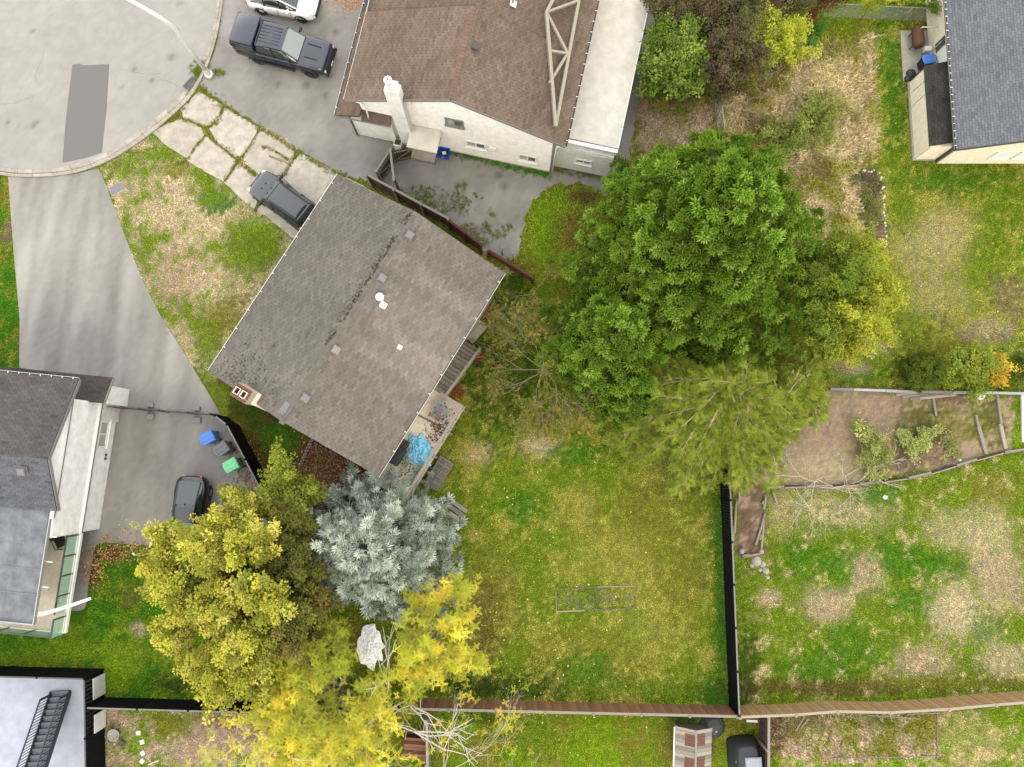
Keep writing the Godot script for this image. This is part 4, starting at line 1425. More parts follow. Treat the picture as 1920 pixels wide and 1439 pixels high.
func right_house() -> void:
	var h := thing("house", "tan sided house with the blue grey shingle roof and a black roofed bump-out", "house", Vector3(24.38, 0, -17.24), 0.0)
	house_pave(h, 0.3, -20, 12, -0.2)
	house_pave(h, -0.8, -5.0, 0.5, -0.3)
	var pitch := 0.36
	var ye := 2.6
	var W := MB.new()
	W.prism(rect(0.5, -16, 9.5, -0.1), 0.0, 2.66)
	obj("wall", W, M.tan_siding, h)
	W = MB.new()
	W.hexa([Vector3(0.5, 2.64, -0.1), Vector3(9.5, 2.64, -0.1), Vector3(9.5, 2.64, -0.2), Vector3(0.5, 2.64, -0.2), Vector3(4.8, 4.15, -0.1), Vector3(5.2, 4.15, -0.1), Vector3(5.2, 4.15, -0.2), Vector3(4.8, 4.15, -0.2)])
	obj("gable_wall", W, M.white_wall, h)
	siding(h, Vector3(0.5, 0, -0.09), Vector3.RIGHT, Vector3.UP, rect(0, 0.05, 9, 2.5), M.tan_siding, 0.26)
	siding(h, Vector3(0.49, 0, -16), Vector3(0, 0, 1), Vector3.UP, rect(0, 0.05, 10.9, 2.5), M.tan_siding, 0.26)
	var rw := roof_slab(h, Vector3(-0.02, ye - 0.03, -16), Vector3(0, ye - 0.03, 0.25), Vector3(5, ye + 5 * pitch - 0.03, 0.25), Vector3(5, ye + 5 * pitch - 0.03, -16), 0.18, M.roof_under)
	roof_slab(h, Vector3(10, ye - 0.03, 0.25), Vector3(10, ye - 0.03, -16), Vector3(5, ye + 5 * pitch - 0.03, -16), Vector3(5, ye + 5 * pitch - 0.03, 0.25), 0.18, M.membrane)
	var u := Vector3(5, 5 * pitch, 0)
	var vr := func(s: float, t: float) -> float:
		return 1.0 + n_mid.get_noise_2d(s * 0.7, t * 0.7) * 0.06 + n_big.get_noise_2d(s, t) * 0.06
	shingles(rw, Vector3(0, ye, -11), Vector3(0, 0, 1), u.normalized(), rect(0, -0.02, 11.25, 4.6), Color(0.175, 0.185, 0.205), 300, vr)
	var m := MB.new()
	m.bar(Vector3(0, ye - 0.1, 0.27), Vector3(5, ye + 5 * pitch - 0.1, 0.27), 0.03, 0.16)
	obj("barge_board", m, M.dark_trim, h)
	gutter(h, Vector3(-0.01, ye - 0.03, 0.25), Vector3(-0.01, ye - 0.03, -11), M.dull_trim, Vector3(-0.7, 0, 0), 0.42, M.white_trim)
	for q in [[3.0, 0.8], [4.35, 0.85]]:
		m = MB.new()
		m.box(Vector3(q[0] + 0.5, 1.25, -0.03), Vector3(1.05, q[1], 0.06))
		m.box(Vector3(q[0] + 0.5, 1.25 - q[1] / 2, 0.0), Vector3(1.15, 0.06, 0.14))
		obj("window_shutter", m, M.white_trim, h)
	# bump-out
	var b := Node3D.new()
	b.name = "bump_out"
	h.add_child(b, true)
	m = MB.new()
	m.prism(rect(-0.8, -5.02, 0.5, -0.34), 0.1, 1.7)
	obj("wall", m, M.tan_siding, b)
	siding(b, Vector3(-0.81, 0, -5.02), Vector3(0, 0, 1), Vector3.UP, rect(0, 0.12, 4.68, 1.66), M.tan_siding, 0.2)
	siding(b, Vector3(-0.8, 0, -0.33), Vector3.RIGHT, Vector3.UP, rect(0, 0.12, 1.2, 1.66), M.tan_siding, 0.2)
	m = MB.new()
	m.prism(rect(-0.95, -5.1, 0.45, -0.22), 0.0, 0.1)
	obj("footing", m, M.concrete_b, b)
	for z in [-4.3, -3.5]:
		m = MB.new()
		m.box(Vector3(-0.85, 0.95, z), Vector3(0.02, 1.45, 0.03))
		obj("seam_strip", m, M.dull_trim, b)
	m = MB.new()
	m.box(Vector3(0.44, 1.0, -0.2), Vector3(0.1, 2.2, 0.14))
	obj("corner_post", m, M.dark_trim, b)
	m = MB.new()
	m.box(Vector3(-0.83, 1.0, -5.06), Vector3(0.08, 1.5, 0.1))
	obj("corner_post", m, M.dark_trim, b)
	var rb := roof_slab(b, Vector3(-0.92, 1.74, -5.1), Vector3(-0.9, 1.74, -0.36), Vector3(0.5, 2.3, -0.36), Vector3(0.5, 2.3, -5.1), 0.1, M.dark_trim)
	var ub := Vector3(1.4, 0.56, 0)
	var vd := func(s: float, t: float) -> float:
		return 1.0 + n_mid.get_noise_2d(s, t) * 0.4
	shingles(rb, Vector3(-0.91, 1.765, -5.1), Vector3(0, 0, 1), ub.normalized(), rect(0, 0, 4.74, ub.length()), Color(0.055, 0.052, 0.05), 0, vd)
	# door and service corner north of the bump-out
	m = MB.new()
	m.box(Vector3(0.46, 1.02, -5.9), Vector3(0.08, 2.05, 0.95))
	obj("side_door", m, M.white_trim, h)
	m = MB.new()
	m.box(Vector3(0.43, 1.2, -6.75), Vector3(0.05, 0.9, 0.5))
	obj("window", m, M.pane, h)
	m = MB.new()
	m.prism(rect(-1.2, -8.3, 0.45, -5.15), 0.0, 0.08)
	var sl := obj("pavement", m, M.concrete_b, self, "structure")
	sl.transform = h.transform
	sl.set_meta("label", "small concrete pad beside the tan sided house")
	house_pave(h, -1.2, -8.3, 0.45, -5.15)
	var t := thing("oil_tank", "rusty brown oil tank on the concrete pad by the tan wall", "tank", h.position + Vector3(-0.55, 0.08, -7.5))
	m = MB.new(true)
	m.lathe([[0.0, -0.62], [0.26, -0.6], [0.33, -0.5], [0.33, 0.5], [0.26, 0.6], [0.0, 0.62]], 18, Transform3D(Basis(Vector3.RIGHT, PI / 2), Vector3(0, 0.62, 0)))
	obj("tank_body", m, M.rust, t)
	for z in [-0.4, 0.4]:
		for x in [-0.2, 0.2]:
			m = MB.new()
			m.bar(Vector3(x, 0, z), Vector3(x, 0.4, z), 0.05, 0.05, Vector3.RIGHT)
			obj("leg", m, M.vent_dark, t)
	m = MB.new(true)
	m.tube([Vector3(0, 0.92, -0.3), Vector3(0, 1.1, -0.3), Vector3(0.9, 1.1, -0.3)], [0.03, 0.03, 0.03], 6)
	obj("fill_pipe", m, M.white_trim, t)
	bin(h.position + Vector3(-0.15, 0.08, -5.95), 0.2, M.bin_blue, "blue lidded black bin in the corner by the rusty oil tank", 0.9, M.black_plastic)
	t = thing("gas_meter", "pale meter box with a pipe on the pad beside the rusty tank", "meter", h.position + Vector3(0.0, 0.08, -6.75))
	m = MB.new()
	m.box(Vector3(0, 0.55, 0), Vector3(0.4, 0.35, 0.3), Basis(), 0.04)
	obj("meter_box", m, M.white_paint, t)
	m = MB.new(true)
	m.tube([Vector3(0, 0, 0), Vector3(0, 0.4, 0)], [0.04, 0.04], 6)
	m.tube([Vector3(0.1, 0.55, 0), Vector3(0.35, 0.55, 0), Vector3(0.35, 1.4, 0)], [0.03, 0.03, 0.03], 6)
	obj("pipe", m, M.galvanised, t)
	t = thing("garbage_bag", "heap of dark rubbish beside the blue lidded bin", "rubbish", h.position + Vector3(-0.75, 0.08, -5.55))
	for q in [[0, 0, 0.3], [0.3, 0.25, 0.25], [-0.2, 0.3, 0.22]]:
		m = lump(q[2], 0.55, int(q[2] * 100))
		var lb := obj("bag", m, M.cover_black, t)
		lb.position = Vector3(q[0], 0, q[1])

func lump(r: float, flat: float, seed_: int) -> MB:
	var m := MB.new()
	var secs: Array = []
	for i in 5:
		var a := i / 4.0
		var ring: Array = []
		for k in 10:
			var t := TAU * k / 10
			var rr := r * (cos(a * 1.5) * 0.95 + 0.03) * (1.0 + 0.28 * n_mid.get_noise_2d(k * 3.1 + seed_, i * 2.3))
			ring.append(Vector3(cos(t) * rr, r * flat * 1.4 * sin(a * 1.5), -sin(t) * rr))
		secs.append(ring)
	m.loft(secs)
	return m

func left_house() -> void:
	var h := thing("house", "white house at the frame edge with grey roofs and a glass railed deck", "house", Vector3(-22.18, 0, -3.06), deg_to_rad(-5.5))
	house_pave(h, -12, -1.2, 0.1, 12)
	var m := MB.new()
	m.prism(rect(-11, 0, 0.0, 6.85), 0.0, 1.95)
	obj("wall", m, M.panel_white, h)
	var pts := [Vector2(-11, 1.95), Vector2(0.02, 1.95)]
	var f: Array = []
	var bk: Array = []
	# upper storey with its gable facing east
	for q in [[6.88, 1.97], [-0.05, 1.97], [-0.05, 4.5], [2.9, 5.75], [5.3, 4.4], [6.88, 4.25]]:
		f.append(Vector3(0.06, q[1], q[0]))
		bk.append(Vector3(-11, q[1], q[0]))
	m = MB.new()
	m.loft([bk, f])
	obj("upper_wall", m, M.panel_white, h)
	for q in [[1.95, -0.1, 6.9], [4.5, -0.1, 5.9]]:
		m = MB.new()
		m.box(Vector3(0.11, q[0] - 0.06, (q[1] + q[2]) / 2), Vector3(0.13, 0.14, q[2] - q[1]))
		obj("belt_board", m, M.dull_trim, h)
		m = MB.new()
		m.box(Vector3(0.12, q[0] + 0.035, (q[1] + q[2]) / 2), Vector3(0.15, 0.05, q[2] - q[1]))
		obj("belt_flashing", m, M.white_trim, h)
	window(h, Vector3(0.0, 0.75, 2.35), Vector3(0, 0, -1), Vector3.UP, 1.45, 0.85, 2, M.white_trim, [M.pane_pale, M.pane_pale])
	m = MB.new()
	m.box(Vector3(0.06, 0.95, 0.42), Vector3(0.12, 1.85, 0.96))
	obj("door_panel", m, M.white_paint, h)
	m = MB.new()
	m.box(Vector3(0.08, 1.0, 0.2), Vector3(0.04, 0.06, 0.06), Basis(), 0.01)
	obj("handle", m, M.chrome, h)
	m = MB.new()
	m.box(Vector3(0.25, 2.0, -0.12), Vector3(0.62, 0.14, 0.18))
	obj("door_hood", m, M.white_trim, h)
	m = MB.new()
	for z in [2.75, 2.95]:
		m.box(Vector3(0.03, 0.55, z), Vector3(0.1, 0.13, 0.13), Basis(), 0.02)
	obj("meter", m, M.dark_trim, h)
	# main gable roof
	var yr := 6.0
	var zr := 2.95
	var ra := roof_slab(h, Vector3(-11, 4.57, -1.02), Vector3(-11, yr - 0.03, zr), Vector3(0.36, yr - 0.03, zr), Vector3(0.36, 4.57, -1.02), 0.18, M.roof_under)
	var rb := roof_slab(h, Vector3(0.3, 4.57, 5.5), Vector3(0.36, yr - 0.03, zr), Vector3(-11, yr - 0.03, zr), Vector3(-11, 4.57, 5.5), 0.18, M.roof_under)
	var vl := func(s: float, t: float) -> float:
		return 1.0 + n_mid.get_noise_2d(s * 0.6, t) * 0.14 + n_big.get_noise_2d(s + 11, t) * 0.14
	var un := Vector3(0, yr - 4.6, zr + 1.02)
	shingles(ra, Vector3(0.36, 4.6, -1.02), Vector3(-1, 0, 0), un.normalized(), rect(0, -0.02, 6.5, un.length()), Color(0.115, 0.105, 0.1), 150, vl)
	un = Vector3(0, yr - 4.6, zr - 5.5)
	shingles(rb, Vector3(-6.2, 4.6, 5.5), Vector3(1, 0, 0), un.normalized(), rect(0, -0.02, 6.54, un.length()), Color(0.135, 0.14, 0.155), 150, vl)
	box_vent(h, Vector3(-0.85, 5.72, 3.6), Vector3(1, 0, 0), Vector3(0, 0.87, 0.49), 0.36, 0.18, M.vent_metal)
	for q in [[-1.02, 4.5], [5.5, 4.5]]:
		m = MB.new()
		m.bar(Vector3(0.38, q[1] - 0.04, q[0]), Vector3(0.38, yr - 0.14, zr), 0.035, 0.18)
		obj("barge_board", m, M.dull_trim, h)
	gutter(h, Vector3(0.36, 4.56, -1.04), Vector3(-8, 4.56, -1.04), M.white_trim, Vector3(0, 0, -0.7), 0.55, M.white_trim)
	# porch roof on the north side
	m = MB.new()
	m.prism(rect(-11, -1.0, 0.5, -0.02), 0.0, 2.3)
	obj("porch_wall", m, M.panel_white, h)
	var rp := roof_slab(h, Vector3(-11, 2.5, -1.4), Vector3(-11, 2.95, 0.0), Vector3(0.88, 2.95, 0.0), Vector3(0.88, 2.5, -1.4), 0.12, M.roof_under, "porch_roof")
	un = Vector3(0, 0.45, 1.4)
	shingles(rp, Vector3(0.88, 2.53, -1.4), Vector3(-1, 0, 0), un.normalized(), rect(0, -0.02, 6.5, un.length()), Color(0.085, 0.075, 0.07), 0, vl)
	m = MB.new()
	m.bar(Vector3(0.9, 2.5, -1.36), Vector3(0.9, 2.95, -0.02), 0.05, 0.1)
	obj("fascia", m, M.grey_wood, h)
	# membrane roof over the deck
	var fr := roof_slab(h, Vector3(-11, 4.46, 5.52), Vector3(-11, 4.36, 11.0), Vector3(-0.04, 4.36, 11.0), Vector3(-0.12, 4.46, 5.52), 0.14, M.membrane, "deck_roof")
	for q in [[Vector3(-0.02, 4.41, 5.5), Vector3(-0.0, 4.37, 11.02)], [Vector3(0.0, 4.37, 11.02), Vector3(-11, 4.37, 11.02)]]:
		m = MB.new()
		m.bar(q[0], q[1], 0.05, 0.2)
		obj("roof_edge", m, M.galvanised, h)
	for z in [7.2, 8.4, 9.6]:
		m = MB.new()
		m.bar(Vector3(-11, 4.46, z), Vector3(-0.1, 4.425, z), 0.04, 0.012)
		obj("membrane_seam", m, M.vent_metal, h)
	for i in 5:
		m = MB.new()
		m.bar(Vector3(-0.3, 4.2, 5.6 + i * 1.22), Vector3(0.3, 4.2, 5.6 + i * 1.22), 0.05, 0.04)
		obj("eave_bracket", m, M.white_trim, h)
	# deck
	var d := Node3D.new()
	d.name = "deck"
	h.add_child(d, true)
	m = MB.new()
	m.prism(rect(-8, 6.88, 0.12, 12.0), 1.8, 2.0)
	obj("deck_floor", m, M.deck_vinyl, d)
	m = MB.new()
	m.box(Vector3(0.17, 1.92, 9.42), Vector3(0.08, 0.18, 5.1))
	obj("deck_fascia", m, M.white_trim, d)
	m = MB.new()
	m.prism(rect(-9, 6.8, -3, 10.8), 0, 4.25)
	obj("back_wall", m, M.panel_white, d)
	for z in [8.0, 11.8]:
		m = MB.new()
		m.bar(Vector3(-1.6, 0, z), Vector3(-1.6, 1.8, z), 0.14, 0.14, Vector3.RIGHT)
		obj("post", m, M.white_trim, d)
	for i in 5:
		var z0 := 6.95 + i * 1.0 + (0.16 if i == 4 else 0.0)
		m = MB.new()
		m.box(Vector3(0.08, 2.52, z0 + 0.47), Vector3(0.02, 0.86, 0.9))
		obj("glass_panel", m, M.rail_glass, d)
		m = MB.new()
		m.bar(Vector3(0.08, 2.0, z0), Vector3(0.08, 3.0, z0), 0.06, 0.06, Vector3.RIGHT)
		obj("rail_post", m, M.dark_trim, d)
	for i in 3:
		var x0 := -0.02 - i * 1.35
		m = MB.new()
		m.box(Vector3(x0 - 0.67, 2.52, 11.95), Vector3(1.25, 0.86, 0.02))
		obj("glass_panel", m, M.rail_glass, d)
		m = MB.new()
		m.bar(Vector3(x0 - 1.32, 2.0, 11.95), Vector3(x0 - 1.32, 3.0, 11.95), 0.06, 0.06, Vector3.RIGHT)
		obj("rail_post", m, M.dark_trim, d)
	for q in [[Vector3(0.08, 3.0, 6.9), Vector3(0.08, 3.0, 10.85)], [Vector3(0.08, 3.0, 11.05), Vector3(0.08, 3.0, 11.98)], [Vector3(0.1, 3.0, 11.95), Vector3(-4.1, 3.0, 11.95)]]:
		m = MB.new()
		m.bar(q[0], q[1], 0.07, 0.05)
		obj("top_rail", m, M.dark_trim, d)
		m = MB.new()
		m.bar(q[0] + Vector3.DOWN * 0.92, q[1] + Vector3.DOWN * 0.92, 0.06, 0.05)
		obj("bottom_rail", m, M.white_trim, d)
	# curved screen reaching out from the deck
	var t := thing("curved_screen", "curved white capped dark screen reaching out from the glass railed deck", "screen")
	var tp := MB.new()
	var fc := MB.new()
	for i in 10:
		var a := i / 10.0
		var b := (i + 1) / 10.0
		var pa := Vector3(-0.9 + 2.5 * a, 3.55 - 0.9 * a * a, 10.95 - 0.75 * a - 0.25 * a * a)
		var pb := Vector3(-0.9 + 2.5 * b, 3.55 - 0.9 * b * b, 10.95 - 0.75 * b - 0.25 * b * b)
		tp.bar(h.transform * pa, h.transform * pb, 0.2 - 0.06 * a, 0.05)
		fc.bar(h.transform * (pa + Vector3(0, -0.28 + 0.1 * a, -0.05)), h.transform * (pb + Vector3(0, -0.28 + 0.1 * b, -0.05)), 0.05, 0.5 - 0.2 * a)
	obj("white_cap", tp, M.white_trim, t)
	obj("dark_panel", fc, M.dark_trim, t)
	var ch := thing("deck_chair", "dark bent metal chair on the deck behind the glass rail", "chair", h.transform * Vector3(-0.55, 2.0, 7.35), 0.5)
	m = MB.new(true)
	m.tube([Vector3(-0.3, 0, 0.3), Vector3(-0.3, 0.6, 0.25), Vector3(-0.3, 0.62, -0.3), Vector3(-0.3, 0, -0.35)], [0.03, 0.03, 0.03, 0.03], 6)
	m.tube([Vector3(0.3, 0, 0.3), Vector3(0.3, 0.6, 0.25), Vector3(0.3, 0.62, -0.3), Vector3(0.3, 0, -0.35)], [0.03, 0.03, 0.03, 0.03], 6)
	obj("frame", m, M.black_plastic, ch)
	m = MB.new()
	m.box(Vector3(0, 0.42, 0), Vector3(0.55, 0.05, 0.5), Basis(), 0.02)
	obj("seat", m, M.black_plastic, ch)
	m = MB.new()
	m.box(Vector3(0, 0.75, -0.3), Vector3(0.55, 0.55, 0.05), Basis(Vector3.RIGHT, -0.2), 0.02)
	obj("backrest", m, M.black_plastic, ch)

# ---------------------------------------------------------------- vehicles
func body_ring(s: Array) -> Array:   # [x, half width, bottom, shoulder, top]
	var x: float = s[0]
	var w: float = s[1]
	var r: Array = []
	var half := [[s[2], w * 0.86], [s[2] + 0.1, w * 0.985], [lerpf(s[2], s[3], 0.55), w], [s[3], w * 0.985], [lerpf(s[3], s[4], 0.65), w * 0.93], [s[4] - 0.01, w * 0.8]]
	for p in half:
		r.append(Vector3(x, p[0], p[1]))
	r.append(Vector3(x, s[4] + 0.02, w * 0.35))
	r.append(Vector3(x, s[4] + 0.02, -w * 0.35))
	for i in range(half.size() - 1, -1, -1):
		r.append(Vector3(x, half[i][0], -half[i][1]))
	return r

func cabin_ring(s: Array, grow := 0.0) -> Array:   # [x, half base, half top, base y, top y]
	var r: Array = []
	var half := [[s[3], s[1]], [lerpf(s[3], s[4], 0.55), lerpf(s[1], s[2], 0.5) + 0.015], [s[4] - 0.05, s[2]], [s[4], s[2] * 0.86]]
	for p in half:
		r.append(Vector3(s[0], p[0] + grow, p[1] + grow))
	r.append(Vector3(s[0], s[4] + 0.02 + grow, s[2] * 0.4))
	r.append(Vector3(s[0], s[4] + 0.02 + grow, -s[2] * 0.4))
	for i in range(half.size() - 1, -1, -1):
		r.append(Vector3(s[0], half[i][0] + grow, -half[i][1] - grow))
	return r

func wheel(car: Node3D, at: Vector3, r: float, w: float, rim: Material) -> void:
	var n := Node3D.new()
	n.name = "wheel"
	car.add_child(n, true)
	var side := signf(at.z)
	var xf := Transform3D(Basis(Vector3.RIGHT, PI / 2 * side), at)
	var m := MB.new(true)
	m.lathe([[r * 0.62, -w / 2], [r * 0.93, -w / 2], [r, -w * 0.32], [r, w * 0.32], [r * 0.93, w / 2], [r * 0.62, w / 2 + 0.005], [r * 0.6, w * 0.2]], 26, xf)
	obj("tyre", m, M.tyre, n)
	m = MB.new()
	m.lathe([[0.0, w * 0.22], [r * 0.62, w * 0.2], [r * 0.62, -w * 0.3]], 20, xf)
	obj("wheel_dish", m, M.black_plastic, n)
	m = MB.new()
	for k in 5:
		var a := TAU * k / 5.0
		var d := Vector3(cos(a), 0, sin(a))
		m.bar(xf * (d * 0.04 + Vector3.UP * w * 0.42), xf * (d * r * 0.58 + Vector3.UP * w * 0.46), r * 0.2, 0.03, Vector3(0, 0, side))
	m.lathe([[r * 0.55, w * 0.36], [r * 0.64, w * 0.5], [r * 0.66, w * 0.3]], 24, xf)
	obj("rim", m, rim, n)

func make_car(called: String, label: String, at: Vector3, ang: float, s: Dictionary) -> Node3D:
	var c := thing(called, label, "car" if called != "pickup_truck" else "pickup truck", at, -ang)
	var paint: Material = s.paint
	var m := MB.new(true)
	var rings: Array = []
	for q in s.body:
		rings.append(body_ring(q))
	m.loft(rings)
	obj("body", m, paint, c)
	m = MB.new(true)
	rings = []
	for q in s.cabin:
		rings.append(cabin_ring(q))
	m.loft(rings)
	obj("side_windows", m, M.car_glass, c)
	# roof skin over the glass
	m = MB.new(true)
	rings = []
	for q in s.roof:
		var r := cabin_ring(q, 0.012)
		rings.append(r.slice(2, 8))
	m.loft(rings, false)
	obj("roof", m, paint, c)
	# windscreen and rear window lie proud of the cabin ends
	for e in [["windscreen", s.cabin[-1], s.cabin[-2], s.get("screen", M.windshield)], ["rear_window", s.cabin[0], s.cabin[1], s.get("rear", M.car_glass)]]:
		var lo: Array = e[1]
		var hi: Array = e[2]
		var a := Vector3(lo[0], lo[4] + 0.02, 0)
		var b := Vector3(hi[0], hi[4] + 0.03, 0)
		var up := (b - a)
		var nn := Vector3(-up.y, up.x, 0).normalized()
		if nn.y < 0:
			nn = -nn
		var w0: float = lo[2] * 0.9
		var w1: float = hi[2] * 0.9
		m = MB.new()
		var k := nn * 0.03
		m.quad(a + k + Vector3(0, 0, w0), a + k - Vector3(0, 0, w0), b + k - Vector3(0, 0, w1) - up * 0.06, b + k + Vector3(0, 0, w1) - up * 0.06)
		m.quad(a + Vector3(0, 0, w0), a - Vector3(0, 0, w0), a + k - Vector3(0, 0, w0), a + k + Vector3(0, 0, w0))
		obj(e[0], m, e[3], c)
		for z in [-1, 1]:
			m = MB.new()
			m.bar(a + Vector3(0, 0.01, z * (w0 + 0.03)), b + Vector3(0, 0.0, z * (w1 + 0.03)), 0.07, 0.07, nn, 0.02)
			obj("pillar", m, paint, c)
	for z in [-1, 1]:
		for x in s.pillars:
			m = MB.new()
			var q: Array = s.cabin[1]
			m.bar(Vector3(x, q[3] + 0.02, z * (q[1] + 0.012)), Vector3(x - 0.04, q[4] - 0.04, z * (q[2] + 0.012)), 0.025, 0.07, Vector3.RIGHT)
			obj("pillar", m, M.black_plastic, c)
		for x in s.wheels:
			var y: float = s.wr
			wheel(c, Vector3(x, y, z * (s.half - 0.12)), s.wr, 0.22, s.rim)
			m = MB.new(true)
			var arch: Array = []
			for i in 11:
				var t := PI * (i / 10.0)
				arch.append(Vector3(x + cos(t) * s.wr * 1.14, y + sin(t) * s.wr * 1.14, z * (s.half - 0.005)))
			m.tube(arch, [0.04, 0.04, 0.04, 0.04, 0.04, 0.04, 0.04, 0.04, 0.04, 0.04, 0.04], 6)
			obj("wheel_arch", m, M.black_plastic, c)
		m = MB.new(true)
		var mx: float = s.mirror
		m.tube([Vector3(mx, s.body[2][4] + 0.06, z * (s.half - 0.1)), Vector3(mx + 0.02, s.body[2][4] + 0.1, z * (s.half + 0.1)), Vector3(mx, s.body[2][4] + 0.1, z * (s.half + 0.24))], [0.04, 0.1, 0.07], 8)
		obj("mirror", m, s.get("mirror_mat", paint), c)
		m = MB.new()
		var L0: Array = s.body[-1]
		m.box(Vector3(L0[0] - s.lamp[0], s.lamp[1], z * s.lamp[2]), Vector3(s.lamp[3], s.lamp[4], s.lamp[5]), Basis(Vector3.UP, z * 0.35), 0.03)
		obj("headlight", m, M.headlamp, c)
		m = MB.new()
		m.box(Vector3(s.body[0][0] + 0.06, s.tail[0], z * s.tail[1]), Vector3(0.16, s.tail[2], s.tail[3]), Basis(Vector3.UP, -z * 0.25), 0.03)
		obj("tail_light", m, M.tail_lamp, c)
		m = MB.new()
		for x in s.get("handles", [0.2, -0.8]):
			m.box(Vector3(x, s.body[2][3] - 0.02, z * (s.half + 0.01)), Vector3(0.2, 0.03, 0.03))
		obj("handle", m, s.get("mirror_mat", paint), c)
	m = MB.new()
	m.box(Vector3(s.body[-1][0] - 0.02, s.body[-1][2] + 0.18, 0), Vector3(0.12, 0.2, s.half * 1.3), Basis(), 0.03)
	obj("grille", m, M.black_plastic, c)
	# shut lines of bonnet and doors
	m = MB.new()
	for z in [-1, 1]:
		for x in s.get("seams", [1.0, 0.05, -0.85]):
			m.bar(Vector3(x, s.body[2][2] + 0.15, z * (s.half + 0.001)), Vector3(x, s.body[2][3] + 0.02, z * (s.half + 0.001)), 0.012, 0.02, Vector3.RIGHT)
	obj("door_gap", m, M.seam, c)
	return c

